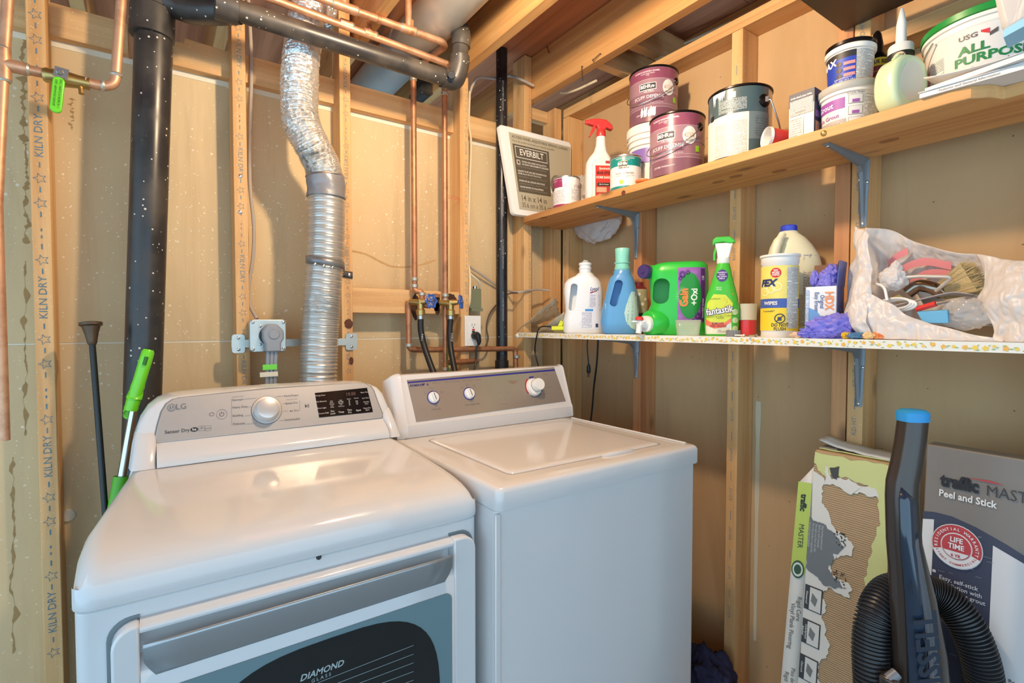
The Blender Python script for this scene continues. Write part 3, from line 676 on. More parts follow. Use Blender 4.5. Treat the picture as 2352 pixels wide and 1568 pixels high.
# green steel junction box and the white receptacle
jb = thing('junction_box', 'small olive green steel junction box beside the stud', 'box', (1.078, 1.83, 1.33))
a = at(1080, 662, y=1.80); b = at(1106, 709, y=1.80)
part('box', G().bb(a.x, b.x, 1.80, 1.872, b.z, a.z), M_GREEN, jb, bevel=.003)
part('cover_lip', G().bb(a.x+.004, b.x+.004, 1.795, 1.80, b.z-.010, b.z+.002), M_GREEN, jb)
part('cable_clamp', G().tube([(a.x+.04, 1.83, a.z), (a.x+.04, 1.83, a.z+.012)], .009, 10), M_STEEL, jb)
rc = thing('wall_outlet', 'white outlet plate with red reset button beside the stud', 'outlet', (1.05, 1.785, 1.24))
x0, x1_, z0, z1 = 1.013, 1.088, 1.186, 1.309
part('box', G().bb(x0+.008, x1_-.012, 1.788, 1.86, z0+.01, z1-.01), mat('grey_box', (120, 112, 100), .6), rc)
fpz = part('face_plate', G().prism(rrect(x1_-x0, z1-z0, .003, 3, (x0+x1_)/2, (z0+z1)/2), -1.788, -1.781, FRONT), M_WHITEP, rc, bevel=.002)
cx = (x0+x1_)/2
part('receptacle', G().bb(cx-.0165, cx+.0165, 1.7795, 1.782, 1.214, 1.281), M_WHITEP, rc, bevel=.0005)
g = G()
for dx in (-.006, .006): g.bb(cx+dx-.0009, cx+dx+.0009, 1.7790, 1.7797, 1.268, 1.276)
g.bb(cx-.002, cx+.002, 1.7790, 1.7797, 1.259, 1.2635)
part('slot', g, ink((40, 38, 36)), rc)
part('reset_button', G().bb(cx-.006, cx+.006, 1.7775, 1.78, 1.2495, 1.2555), ink((200, 40, 40)), rc, 'red reset button')
part('test_button', G().bb(cx-.006, cx+.006, 1.7775, 1.78, 1.242, 1.2475), ink((32, 32, 34)), rc, 'black test button')
for z in (z0+.013, z1-.013): screw((cx, 1.781, z), (0, -1, 0), .003, M_WHITEP, rc)
wp = thing('power_plug', 'black washer plug and cord hanging from the white outlet', 'plug', (1.055, 1.76, 1.10))
q = Vector((cx+.004, 1.76, 1.228))
part('plug_body', G().tube([q+Vector((0, .02, 0)), q, q+Vector((0, -.012, -.002))], [.015, .017, .012], 14).tube([q+Vector((0, -.004, .004)), q+Vector((.006, -.008, -.022)), q+Vector((.006, -.006, -.036))], [.014, .010, .006], 12), M_BLKRUB, wp)
part('cord', G().tube(catmull([q+Vector((.006, -.006, -.034)), at(1094, 800, y=1.755), at(1093, 830, y=1.75), at(1086, 865, y=1.72), at(1082, 900, y=1.66)], 8), .0042, 8), M_BLKRUB, wp)
cable('extension_cord', 'thin brown cord draped from the corner stud behind the vent pipe', [at(1190, 672, y=1.785), at(1165, 676, y=1.80), at(1140, 700, y=1.86), at(1124, 722, y=1.85), at(1117, 750, y=1.84), at(1121, 778, y=1.83), at(1112, 798, y=1.83), at(1098, 801, y=1.83), at(1080, 795, y=1.83)], .0035, mat('brown_cord', (86, 68, 58), .5))
# rod and mop leaning in the corner beside the dryer
M_ROD = mat('dark_rod', (18, 24, 26), .35, .0, .1); M_BRONZE = mat('bronze_finial', (92, 74, 58), .4, .6)
rd = thing('pole', 'thin black pole with flared bronze end leaning left of the dryer', 'pole', at(245, 1230, y=1.64))
a, b = at(212, 790, y=1.70), at(243, 1190, y=1.64); dn = (b-a).normalized()
part('shaft', G().cyl(a, b+dn*((b.z-.0)/-dn.z), .0072, 14), M_ROD, rd)
part('finial', G().tube([a+dn*.002, a-dn*.004, a-dn*.010, a-dn*.03, a-dn*.046, a-dn*.049, a-dn*.056, a-dn*.058], [.008, .011, .0115, .0155, .020, .025, .025, .018], 22), M_BRONZE, rd)
mp_ = thing('mop', 'mop with lime green grip and chrome pole beside the dryer', 'mop', at(262, 1160, y=1.635))
a, b = at(341, 805, y=1.655), at(308, 915, y=1.65); c = at(272, 1130, y=1.635); dn = (b-a).normalized()
part('pole', G().cyl(b-dn*.03, c+(c-b).normalized()*.10, .0095, 16), mat('chrome', (205, 200, 196), .14, 1., .04), mp_)
gp_ = [a-dn*.003, a+dn*.004, a+dn*.03, a+dn*.08]+[a+dn*(.09+.007*i) for i in range(12)]+[b-dn*.012, b]
part('grip', G().tube(gp_, [.011, .0145, .0150, .0145]+[.0150+.0009*(i % 2) for i in range(12)]+[.0175, .0180], 20), M_LIME, mp_, 'lime green rubber grip')
part('hang_hole', G().tube([a+dn*.016+Vector((0, -.0152, 0)), a+dn*.038+Vector((0, -.0156, 0))], .0045, 10), mat('dark_green', (40, 110, 20), .5), mp_)
part('socket', G().cyl(c-(c-b).normalized()*.04, c+(c-b).normalized()*.14, .0165, 18, .019), mat('green_plastic', (86, 178, 36), .4), mp_)
# ------------------------------------------------------------------ dryer
M_ENAM = mat('white_enamel', (214, 215, 216), .10, var=.01)
M_ENAM2 = mat('white_enamel_washer', (216, 214, 213), .12, var=.01)
M_SILV = mat('silver_panel', (190, 187, 184), .34, .45, .03, 60)
M_SILV2 = mat('silver_handle', (168, 174, 178), .32, .55, .03, 60)
M_BLACKG = mat('black_gloss', (26, 20, 20), .12, var=.05, coat=.4)
def lean(y0, z0, k, e):
    def f(px, py):
        y = y0
        for _ in range(8): p = at(px, py, y=y); y = y0+k*(p.z-z0)-e
        return p
    return f, (lambda x, z: Vector((x, y0+k*(z-z0)-e, z))), Vector((0, -1, k)).normalized()
def fdisc(c, nrm, rs, m, name, parent, n=32, label=None):
    g = G(); g.tube([c+nrm*h for h, r in rs], [r for h, r in rs], n); return part(name, g, m, parent, label)
dr = thing('dryer', 'white front-load dryer with silver control panel and glass door', 'dryer', (.23, 1.26, 0))
X0, X1 = -.107, .566
def nar(g):
    for v in g.v:
        k = min(1., max(0., (v.y-1.02)/.42)); v.x += .050*k*k*(3-2*k)*max(0., (.23-v.x)/.337)
    return g
part('cabinet', nar(G().loft([srect(X1-X0-.006, .66, .018, z, 5, (X0+X1)/2, 1.268) for z in (.012, .857)])), M_ENAM, dr, bevel=.003)
prof = [(1.60, .859), (1.60, .940), (1.585, .953), (1.40, .9525), (1.20, .944), (1.08, .938), (1.02, .932), (.980, .926), (.954, .917), (.938, .906), (.931, .893), (.929, .870), (.930, .862), (.933, .859)]
rings = []
def lring(x, d, r=.036):
    q = r-math.sqrt(max(0., r*r-(r-d)**2)); out = []
    for y, z in prof:
        top = max(.859, z-q) if z > .90 else min(z, .905-q*.3)
        out.append((x, y+q*(.75 if y < 1. else (-.5 if y > 1.5 else 0)), max(.859, top)))
    return out
ds = [.036*(1-math.cos(PI/2*i/8)) for i in range(9)]
for d in ds: rings.append(lring(X0+d, d))
for d in reversed(ds): rings.append(lring(X1-d, d))
part('top_lid', nar(G().loft(rings)), M_ENAM, dr, smooth=50)
part('lid_seam', nar(G().loft([srect(X1-X0-.014, .648, .018, z, 5, (X0+X1)/2, 1.268) for z in (.856, .8595)])), mat('seam_shade', (60, 64, 66), .6), dr)  # dark filler strip: the shade under the lid is put in as colour
# control console
cpt, cmap, cn = lean(1.405, .953, .42, .0)
outl = [(-.056, .951), (-.050, 1.0), (-.036, 1.045), (-.020, 1.072), (.0, 1.089), (.022, 1.097), (.05, 1.100)]+[(.05+.43*i/6, 1.100+.004*math.sin(PI*i/6)) for i in range(1, 6)]+[(.48, 1.100), (.512, 1.097), (.534, 1.087), (.549, 1.068), (.560, 1.03), (.569, .985), (.573, .951)]
cxm, czm = .258, 1.0
def oring(ins, y):
    r = []
    for x, z in outl:
        d = Vector((x-cxm, z-czm)); f = 1-ins/max(d.length, .01)*(1.0 if z > .96 else .3)
        X, Z = cxm+d.x*f, max(.951, czm+d.y*f); r.append((X, (1.405+.42*(Z-.953)+y) if y < .09 else 1.585-.05*(Z-.95), Z))
    return r
part('console', G().loft([oring(.012, 0), oring(.005, .003), oring(.0, .010), oring(0, .1), ]), M_ENAM, dr, smooth=60)
pl = [cpt(*q) for q in ((360, 1018), (357, 1004), (363, 975), (372, 945), (383, 927), (398, 917), (415, 913))]+[cpt(*q) for q in ((620, 893), (815, 880), (835, 880), (850, 887), (857, 897), (866, 922), (878, 952), (876, 960))]
g = G(); n = len(pl); g.loft([[p+cn*.001 for p in pl], [p+cn*.004 for p in pl]]); part('control_panel', g, M_SILV, dr, 'silver control panel', bevel=.0012)
cz2 = (sum(p.z for p in pl)/n)
gr = G(); gr.loft([[p for p in [cpt(258+0, 0) if False else p for p in pl]], [p+cn*.0015+(p-Vector((.262, p.y, 1.04))).normalized()*.003 for p in pl]]); part('panel_gasket', gr, mat('gasket_grey', (120, 120, 120), .5), dr)
g = G()  # concave lip under the panel
def lipf(u, v):
    x = -.004+.539*u; z0, z1 = 1.000, .953; a = v*PI/2
    return Vector((x, 1.372+.052*(1-math.sin(a))**1.2, z0-(z0-z1)*v))
g.grid(lipf, 2, 12); part('console_lip', g, M_ENAM, dr, smooth=80)
for xa, xb in ((-.054, -.003), (.534, .572)):
    rg = []
    for i in range(9):
        t = i/8; z = .952+.075*t; y = 1.374+.045*t+.020*t*t; e = .004*(1-math.sin(PI*min(1, t*1.0+.0)))
        sh = .010*t if xa < 0 else 0; sh2 = .008*t if xa > .5 else 0
        rg.append([(x, yy, z) for x, yy in ((xa+sh+.010, y), (xa+sh+.003, y+.006), (xa+sh, y+.02), (xa+sh, 1.5), (xb-sh2, 1.5), (xb-sh2, y+.02), (xb-sh2-.002, y+.004), (xb-sh2-.006, y))])
    part('console_cheek', G().loft(rg), M_ENAM, dr, smooth=60)
kn = cpt(612, 943)
base = fdisc(kn, cn, ((.004, .0355), (.0065, .0355), (.007, .033)), M_SILV, 'knob_ring', dr, 40)
fdisc(kn, cn, ((.005, .0365), (.0055, .0362)), ink((60, 62, 64)), 'knob_outline', dr, 40)
fdisc(kn, cn, ((.006, .0300), (.010, .0290), (.024, .0270), (.028, .0255), (.0295, .021)), mat('knob_silver', (206, 204, 202), .25, .35, .02), 'knob', dr, 40, 'round silver dial knob')
def ctext(s, px, py, size, col=(84, 84, 86), bold=0., align='CENTER', name='lettering', e=.0048, par=None, sx_=1., mpx=None, rot=0., shear=0.):
    p = cpt(px, py); f = lambda x, z: cmap(x, z)+cn*e
    g = textg(s, size, p.x, p.z, f, None, bold, align, sx_, shear, rot=rot); return part(name, g, ink(col), par or dr, smooth=0)
ctext('LG', 416, 935, .0180, (112, 112, 114), .01)
f5 = lambda x, z: cmap(x, z)+cn*.0048
p = cpt(394, 937); g = G(); ellg(p.x, p.z, .0085, .0085, f5, g); part('logo_disc', g, ink((118, 118, 120)), dr, smooth=0)
g = G(); f6 = lambda x, z: cmap(x, z)+cn*.0053
ellg(p.x, p.z, .0062, .0062, f6, g, 24, .82); quadg(p.x-.0006, p.x+.0006, p.z-.003, p.z+.004, f6, g); quadg(p.x-.0006, p.x+.003, p.z-.003, p.z-.002, f6, g); part('logo_mark', g, ink((196, 194, 192)), dr, smooth=0)
ctext('Sensor Dry', 407, 991, .0106, (66, 66, 68), .012)
p = cpt(446, 987); part('badge', ellg(p.x, p.z, .008, .005, f5), ink((40, 42, 44)), dr, smooth=0); ctext('he', 446, 987, .0085, (214, 214, 212), .02, e=.0054)
for px in (463, 478):
    p = cpt(px, 984); g = G()
    for a in ((-.0065, .0065, .0050, .0056), (-.0065, .0065, -.0056, -.0050), (-.0065, -.0059, -.005, .005), (.0059, .0065, -.005, .005)): quadg(p.x+a[0], p.x+a[1], p.z+a[2], p.z+a[3], f5, g)
    polyg([(p.x-.004, p.z-.001), (p.x+.004, p.z-.001), (p.x, p.z+.004)], f5, g) if px < 470 else quadg(p.x-.005, p.x+.005, p.z-.001, p.z+.0005, f5, g)
    part('badge', g, ink((128, 126, 124)), dr, smooth=0)
p = cpt(509, 952); part('power_button', ellg(p.x, p.z, .0118, .0118, f5, None, 32, .93), ink((128, 128, 130)), dr, smooth=0)
g = G(); 
for i in range(20):
    a, b = R(120+300*i/20), R(120+300*(i+1)/20); g.add([f5(p.x+r*math.cos(t), p.z+r*math.sin(t)) for r, t in ((.0052, a), (.0052, b), (.0042, b), (.0042, a))], [(0, 1, 2, 3)])
quadg(p.x-.0006, p.x+.0006, p.z+.001, p.z+.0065, f5, g); part('power_symbol', g, ink((70, 70, 72)), dr, smooth=0)
p = cpt(486, 952); part('smart_icon', ellg(p.x, p.z, .0055, .0045, f5, None, 20, .7), ink((128, 126, 124)), dr, smooth=0)
for s_, px, py, al in (('Normal', 533, 920, 'LEFT'), ('Heavy Duty', 533, 937, 'LEFT'), ('Bedding', 534, 956, 'LEFT'), ('Delicates', 535, 975, 'LEFT'), ('Perm.Press |', 685, 908, 'RIGHT'), ('Speed Dry', 683, 925, 'RIGHT'), ('Air Dry', 685, 943, 'RIGHT'), ('Downloaded', 688, 962, 'RIGHT')): ctext(s_, px, py, .0072, (98, 96, 94), .004, al)
for s_, px, py in (('SENSOR DRY', 546, 912), ('MANUAL DRY', 670, 918)): ctext(s_, px, py, .0045, (150, 140, 138))
g = G()
for a, b in (((531, 917), (532, 978)), ((687, 921), (688, 944)), ((555, 918), (588, 915)), ((568, 936), (576, 935)), ((562, 956), (578, 954)), ((565, 975), (590, 972)), ((632, 912), (650, 910)), ((650, 928), (655, 927)), ((650, 945), (660, 944)), ((640, 967), (652, 966))):
    p, q = cpt(*a), cpt(*b); d = (q-p).normalized().cross(cn)*.0004; g.add([p+d+cn*.0048, q+d+cn*.0048, q-d+cn*.0048, p-d+cn*.0048], [(0, 1, 2, 3)])
part('dial_lines', g, ink((140, 138, 136)), dr, smooth=0)
p = cpt(704, 933); g = G(); polyg([(p.x-.0045, p.z+.0048), (p.x-.0045, p.z-.0048), (p.x+.0008, p.z)], f5, g); quadg(p.x+.002, p.x+.003, p.z-.0045, p.z+.0045, f5, g); quadg(p.x+.0042, p.x+.0052, p.z-.0045, p.z+.0045, f5, g)
part('play_symbol', g, ink((50, 50, 52)), dr, smooth=0)
dq = [cpt(*q) for q in ((722, 903), (842, 891), (856, 947), (732, 960))]
g = G(); g.loft([[q+cn*.003 for q in dq], [q+cn*.0052 for q in dq]]); dp = part('display', g, M_BLACKG, dr, 'black touch display panel', bevel=.001)
for s_, px, py, sz, c in (('Energy Saver', 735, 909, .0052, (200, 180, 160)), ('Anti Bacterial', 737, 923, .0050, (200, 190, 180)), ('Drum Light', 738, 938, .0052, (200, 190, 180)), ('Custom PGM', 742, 950, .0050, (200, 190, 180)), ('Dry\nLevel', 763, 948, .0062, (220, 214, 208)), ('Temp.', 783, 947, .0064, (220, 214, 208)), ('Time\nDry', 802, 945, .0062, (220, 214, 208)), ('Signal', 822, 943, .0062, (220, 214, 208)), ('More Time', 836, 902, .005, (200, 190, 180)), ('Less Time', 838, 915, .005, (200, 190, 180)), ('Wrinkle\nCare', 840, 926, .005, (200, 190, 180)), ('Damp Dry\nSignal', 842, 940, .005, (200, 190, 180)),
    ('Very\nMore\nNormal\nLess\nDamp', 761, 929, .0040, (205, 198, 190)), ('High\nMid High\nMedium\nLow\nUltra Low', 782, 927, .0040, (205, 198, 190)), ('60 min\n50\n40\n30\n20', 801, 924, .0040, (205, 198, 190)), ('Remote\n\nHigh\nLow\nOff', 818, 922, .0040, (205, 198, 190)), ('18:88', 804, 906, .013, (92, 62, 52))): ctext(s_, px, py, sz, c, .004, e=.0058, par=dp)
# door
dm = lambda e: (lambda x, z: Vector((x, .912-e, z)))
do = part('door', G().loft([[(x, y, z) for y, z in ((.9385, .832), (.917, .829), (.913, .824), (.914, .819), (.926, .815), (.935, .806), (.9365, .795), (.930, .780), (.917, .762), (.912, .752), (.912, .10), (.9385, .10))] for x in (-.028, .2, .492)]), M_ENAM, dr, 'white door with silver grip strip', smooth=50)
for sg, xa, xb in ((-1, -.062, -.028), (1, .492, .544)):
    w_ = xb-xa; rr_ = .03
    pts = [(xb if sg < 0 else xa, .832)]+[((xa+rr_-rr_*math.sin(PI/2*i/6)) if sg < 0 else (xb-rr_+rr_*math.sin(PI/2*i/6)), .832-rr_+rr_*math.cos(PI/2*i/6)) for i in range(7)]+[(xa if sg < 0 else xb, .10), (xb if sg < 0 else xa, .10)]
    part('door_side', G().prism(pts, -.9385, -.912, FRONT), M_ENAM, do, bevel=.004)
    part('door_groove', G().prism([(x+(sg*.006 if x != (xb if sg < 0 else xa) else 0), z+.005) for x, z in pts], -.9390, -.9365, FRONT), mat('shadow_line', (120, 130, 134), .4), do)
g = G()
def stripf(u, v):
    z = .806-.054*v; x0 = -.024+.030*max(0, (v-.45))**1.2; x1 = .482-.026*max(0, (v-.45))**1.2; return Vector((x0+(x1-x0)*u, .9025+.010*v*v, z))
g.grid(stripf, 10, 10); part('handle_strip', g, M_SILV2, do, 'silver grip strip', solid=.003)
part('outer_glass', G().prism(rrect(.486, .60, .014, 5, .242, .427), -.9115, -.9095, FRONT), mat('tinted_glass_border', (112, 140, 148), .10, var=.05, coat=.6), do, 'blue-grey tinted glass panel')
sup = [(.245+.212*math.copysign(abs(math.cos(a))**.62, math.cos(a)), .505+.213*math.copysign(abs(math.sin(a))**.62, math.sin(a))) for a in [2*PI*i/56 for i in range(56)]]
part('window', G().prism(sup, -.9094, -.9088, FRONT), mat('dark_door_glass', (26, 36, 40), .05, var=.3, vs=7, coat=.6), do, 'dark rounded door window')
g = G(); fw = lambda x, z: Vector((x, .9085, z))
q = at(740, 1540, y=.9085); textg('DIAMOND', .0155, q.x, q.z, fw, g, .02, shear=.25); part('lettering', g, ink((170, 186, 188)), do, smooth=0)
q = at(738, 1556, y=.9085); g = textg('G L A S S', .0085, q.x, q.z, fw, None, .01); part('lettering', g, ink((150, 168, 170)), do, smooth=0)
for k in range(6):
    p, q = at(730-20*k, 1567+26*k, y=.9085), at(950, 1481+20*k, y=.9085); g = G().add([fw(p.x, p.z), fw(q.x, q.z), fw(q.x, q.z-.0009), fw(p.x, p.z-.0009)], [(0, 1, 2, 3)]); part('fine_line', g, ink((150, 168, 170)), do, smooth=0)
part('latch_dimple', G().tube([(.232, .9385, .8545), (.232, .934, .8545)], [.005, .003], 12), mat('dimple_dark', (50, 54, 56), .6), dr)
# ------------------------------------------------------------------ washer
wa = thing('washer', 'white top-load washer with brushed steel control panel', 'washer', (.91, 1.22, 0))
A0, A1 = .574, 1.260
part('cabinet', G().loft([srect(A1-A0-.004, .67, .014, z, 5, (A0+A1)/2, 1.222) for z in (.012, .879)]), M_ENAM2, wa, bevel=.003)
part('corner_trim', G().bb(A0+.0005, A0+.014, .8835, .888, .04, .874), M_ENAM2, wa, bevel=.003)
part('seam_gap', G().loft([srect(A1-A0-.014, .658, .012, z, 5, (A0+A1)/2, 1.222) for z in (.878, .8815)]), MATS['seam_shade'], wa)  # same dark strip, painting the shade in the washer's top seam
rings = [srect(A1-A0-.002, .682, .016, .881, 5, (A0+A1)/2, 1.216), srect(A1-A0, .684, .016, .885, 5, (A0+A1)/2, 1.216), srect(A1-A0, .684, .016, .920, 5, (A0+A1)/2, 1.216), srect(A1-A0-.006, .678, .016, .9275, 5, (A0+A1)/2, 1.216), srect(A1-A0-.016, .668, .016, .9305, 5, (A0+A1)/2, 1.216), srect(A1-A0-.10, .60, .02, .9305, 5, (A0+A1)/2, 1.216)]
part('top_cover', G().loft(rings), M_ENAM2, wa, smooth=50)
part('edge_ridge', G().tube([(A1-.016, .91, .9308), (A1-.016, 1.40, .9308)], .0035, 8), M_ENAM2, wa)
LX0, LX1, LY0, LY1 = .654, 1.180, .945, 1.372
part('lid_gap', G().prism(rrect(LX1-LX0+.010, LY1-LY0+.010, .022, 5, (LX0+LX1)/2, (LY0+LY1)/2), .9300, .9309), mat('lid_gap_grey', (168, 164, 162), .5), wa)
lo = [rrect(LX1-LX0-2*i_, LY1-LY0-2*i_, .020, 5, (LX0+LX1)/2, (LY0+LY1)/2) for i_ in (0, .002, .010, .03)]
part('lid', G().loft([[(x, y, z) for x, y in r_] for r_, z in zip(lo, (.9305, .9335, .9352, .9350))]), M_ENAM2, wa, 'flush white lid with finger notch', smooth=50)
part('finger_notch', G().tube([(.94, LY0-.003, .9312), (.96, LY0-.008, .9316), (1.04, LY0-.008, .9316), (1.06, LY0-.003, .9312)], [.003, .008, .008, .003], 10), M_ENAM2, wa)
wpt, wmap, wn = lean(1.428, .977, .36, 0.)
cpf = [(1.420, .931), (1.418, .936), (1.422, .970), (1.428, .977), (1.475, 1.108), (1.482, 1.116), (1.50, 1.118), (1.555, 1.10), (1.56, .931)]
part('console', G().loft([[(x, y, z) for y, z in cpf] for x in (.606, .9, 1.268)]), M_ENAM2, wa, smooth=30, bevel=.002)
for xa, xb, sl in ((.580, .612, -1), (1.262, 1.274, 1)):
    rg = []
    for i in range(5):
        t = i/4; ins = .010*(1-math.sin(PI/2*t)); x = (xa+(xb-xa)*t) if sl < 0 else (xb-(xb-xa)*t)
        rg.append([(x, y+(ins if y < 1.5 else -ins)-.003, max(.931, z-ins+.003)) for y, z in cpf])
    part('end_cap', G().loft(rg), M_ENAM2, wa, smooth=60)
wq = [wpt(*q) for q in ((934, 873), (1272, 843), (1299, 921), (956, 969))]
t = NT('brushed_steel'); nz = t.noise(t.mapping((6, 60, 300)), 1., 2); big = t.noise(t.mapping((3, 3, 3)), 2., 3)
t.bump(nz, .02, .0004); M_BRUSH = t.out(t.mix(big, rgb((178, 164, 152)), rgb((194, 182, 172))), t.math('ADD', .26, t.math('MULTIPLY', nz, .05)), .6)
g = G(); g.loft([[q for q in wq], [q+wn*.0016 for q in wq]]); wp_ = part('control_panel', g, M_BRUSH, wa, 'brushed steel control panel')
f2 = lambda x, z: wmap(x, z)+wn*.0024
g = G(); a, b = wpt(935, 877), wpt(1273, 848); a2, b2 = wpt(936, 880.5), wpt(1274, 851.5); g.add([p+wn*.0022 for p in (a, b, b2, a2)], [(0, 1, 2, 3)]); part('blue_stripe', g, ink((44, 42, 132)), wp_, smooth=0)
def wtext(s, px, py, size, col=(116, 104, 100), bold=0., al='CENTER', sx_=1.):
    p = wpt(px, py); return part('lettering', textg(s, size, p.x, p.z, f2, None, bold, al, sx_), ink(col), wp_, smooth=0)
wtext('ADMIRAL', 956, 885, .0088, (44, 42, 110), .02, 'CENTER', 1.25)
g = G(); p = wpt(975, 883)
polyg([(p.x-.012, p.z+.003), (p.x+.002, p.z+.003), (p.x-.004, p.z-.003)], f2, g); polyg([(p.x+.006, p.z-.003), (p.x+.013, p.z-.003), (p.x+.0095, p.z+.004)], f2, g); part('logo_mark', g, ink((44, 42, 110)), wp_, smooth=0)
wtext('HEAVY DUTY  -  SUPER CAPACITY PLUS  -  2 SPEED COMBO  -  8 CYCLES', 1050, 876, .0056, (138, 126, 120))
for s_, px, py in (('LOAD SIZE', 1001, 940), ('WASH RINSE TEMP', 1084, 929)): wtext(s_, px, py, .0068, (118, 106, 102))
for s_, px, py in (('Medium', 991, 892), ('Mini', 975, 904), ('Super\nReset', 1014, 900), ('Hot\nCold', 1060, 890), ('Warm\nCold', 1072, 884), ('Cold\nCold', 1088, 887), ('REGULAR', 1252, 860), ('DELICATES', 1252, 905)): wtext(s_, px, py, .0048, (130, 118, 112))
wtext('WRINKLE FREE\nFABRICS', 1178, 878, .0058, (160, 84, 84))
for nm, px, py in (('load', 995, 913), ('temp', 1077, 904)):
    c = wpt(px, py); fdisc(c, wn, ((.0017, .0215), (.0024, .0215)), ink((50, 48, 140)), 'knob_ring', wp_)
    kb = fdisc(c, wn, ((.0022, .0185), (.006, .0180), (.010, .0160)), M_WHITEP, 'knob', wa, 30, 'small white knob with bar grip')
    g = G(); M = Matrix.Translation(c+wn*.014) @ wn.to_track_quat('Z', 'Y').to_matrix().to_4x4() @ Matrix.Rotation(R(14), 4, 'Z')
    g.prism(rrect(.0125, .030, .005, 4), -.006, .004, M); part('knob_bar', g, M_WHITEP, kb, bevel=.002)
    g = G(); g.prism([(-.0022, -.010), (.001, -.010), (.001, .013), (-.0022, .013)], .0041, .0046, M); part('pointer_marks', g, ink((120, 116, 112)), kb)
c = wpt(1225, 889)
fdisc(c, wn, ((.0017, .0325), (.006, .0320), (.012, .0290)), M_WHITEP, 'dial_skirt', wa, 40)
kb = fdisc(c+wn*.010+Vector((.006, 0, .004)), wn, ((0, .0215), (.006, .0225), (.020, .0220), (.023, .0205)), M_WHITEP, 'dial_knob', wa, 40, 'large white timer dial')
fdisc(c+wn*.009+Vector((.006, 0, .004)), wn, ((0, .0232), (.003, .0234)), M_GREYP, 'dial_gear', kb, 40)
for a0, a1, col in ((125, 215, (176, 52, 52)), (75, 110, (50, 48, 140)), (-30, -12, (50, 48, 140)), (235, 320, (110, 108, 112))):
    g = G()
    for i in range(14):
        p, q = R(a0+(a1-a0)*i/14), R(a0+(a1-a0)*(i+1)/14); g.add([f2(c.x+r*math.cos(t), c.z+r*math.sin(t)) for r, t in ((.0375, p), (.0375, q), (.032, q), (.032, p))], [(0, 1, 2, 3)])
    part('dial_arc', g, ink(col), wp_, smooth=0)
# ------------------------------------------------------------------ shelves and brackets
W_SH = wood('shelf_pine', (216, 164, 104), (188, 130, 74), 1, .8, 3.3)
SZ, LZ = 1.7275, 1.2385
us = thing('wall_shelf', 'upper pine board shelf crowded with paint cans', 'shelf', (1.41, .9, 1.703))
pts = [(1.525, 1.786), (1.33, 1.786), (1.293, 1.772), (1.28, 1.748), (1.28, .34), (1.285, .31), (1.31, .285), (1.34, .275), (1.34, -.3), (1.525, -.3)]
part('board', G().prism(pts, 1.703, SZ), W_SH, us, bevel=.002)
for px, py in ((1248, 500), (1650, 418), (1790, 393), (2042, 323), (1690, 405)):
    p = at(px, py, z=1.7024); g = G().tube([p, p+Vector((0, 0, .0006))], [.012, .012], 14)
    for k in range(len(g.v)): g.v[k].y = p.y+(g.v[k].y-p.y)*1.7
    part('knot', g, mat('shelf_knot', (158, 106, 62), .6, var=.3, vs=60), us)
p = at(1432, 443, x=1.2795); g = G().tube([p+Vector((-.0006, 0, 0)), p], .009, 9); part('edge_chip', g, M_PITCH, us)
p = at(1892, 306, x=1.28); part('brass_tack', G().tube([p, p+Vector((-.003, 0, 0)), p+Vector((-.005, 0, 0))], [.007, .006, .003], 14), M_BRASS, us)
M_FLOR = mat('white_contact_paper', (238, 234, 222), .4, var=.02)
ls = thing('wall_shelf', 'lower shelf covered in floral contact paper holding cleaning bottles', 'shelf', (1.40, .9, 1.219))
part('board', G().bb(1.272, XS-.002, -.3, 1.776, 1.2215, LZ), M_FLOR, ls, bevel=.001)
part('paper_wrap', G().bb(1.2705, 1.274, -.3, 1.778, 1.2195, LZ+.0004), M_FLOR, ls)
gy, gg, go = G(), G(), G(); FE = [0]; fm = lambda a, b: Vector((1.2703-FE[0]*2e-6, a, b)); rnd = random.Random(5)
y = 1.768
while y > .15:
    r = rnd.uniform(.0032, .0056); z = 1.2292+rnd.uniform(-1, 1)*max(0., .0084-r*1.12); gx = gy if rnd.random() < .6 else go
    FE[0] += 1; polyg([(y+r*(1+.2*math.cos(5*t+y*90))*math.cos(t)*.85, z+r*(1+.2*math.cos(5*t+y*90))*math.sin(t)*.85) for t in [2*PI*i/30 for i in range(30)]], fm, gx)
    for k in range(2):
        FE[0] += 1; yy = y-rnd.uniform(.004, .016); zz = rnd.uniform(1.2225, 1.2360); a = rnd.uniform(0, PI)
        polyg([(yy+.0042*math.cos(a), zz+.0018*math.sin(a)), (yy-.001*math.sin(a), zz+.0012*math.cos(a)), (yy-.0042*math.cos(a), zz-.0018*math.sin(a)), (yy+.001*math.sin(a), zz-.0012*math.cos(a))], fm, gg)
    y -= rnd.uniform(.011, .019)
shp_ = lambda n, g, c: part(n, g, ink(c), ls, smooth=0, kind='stuff')
shp_('yellow_flower_print', gy, (240, 206, 84)); shp_('orange_flower_print', go, (238, 184, 84)); shp_('leaf_print', gg, (150, 178, 96))
p = at(1195, 770, x=1.27); part('torn_paper_corner', G().add([(1.269, 1.778, 1.2375), (1.262, 1.789, 1.228), (1.266, 1.784, 1.212), (1.27, 1.772, 1.220)], [(0, 1, 2, 3)]), M_FLOR, ls, solid=.001)
M_BRK = mat('grey_bracket_steel', (128, 134, 140), .42, .3, .06)
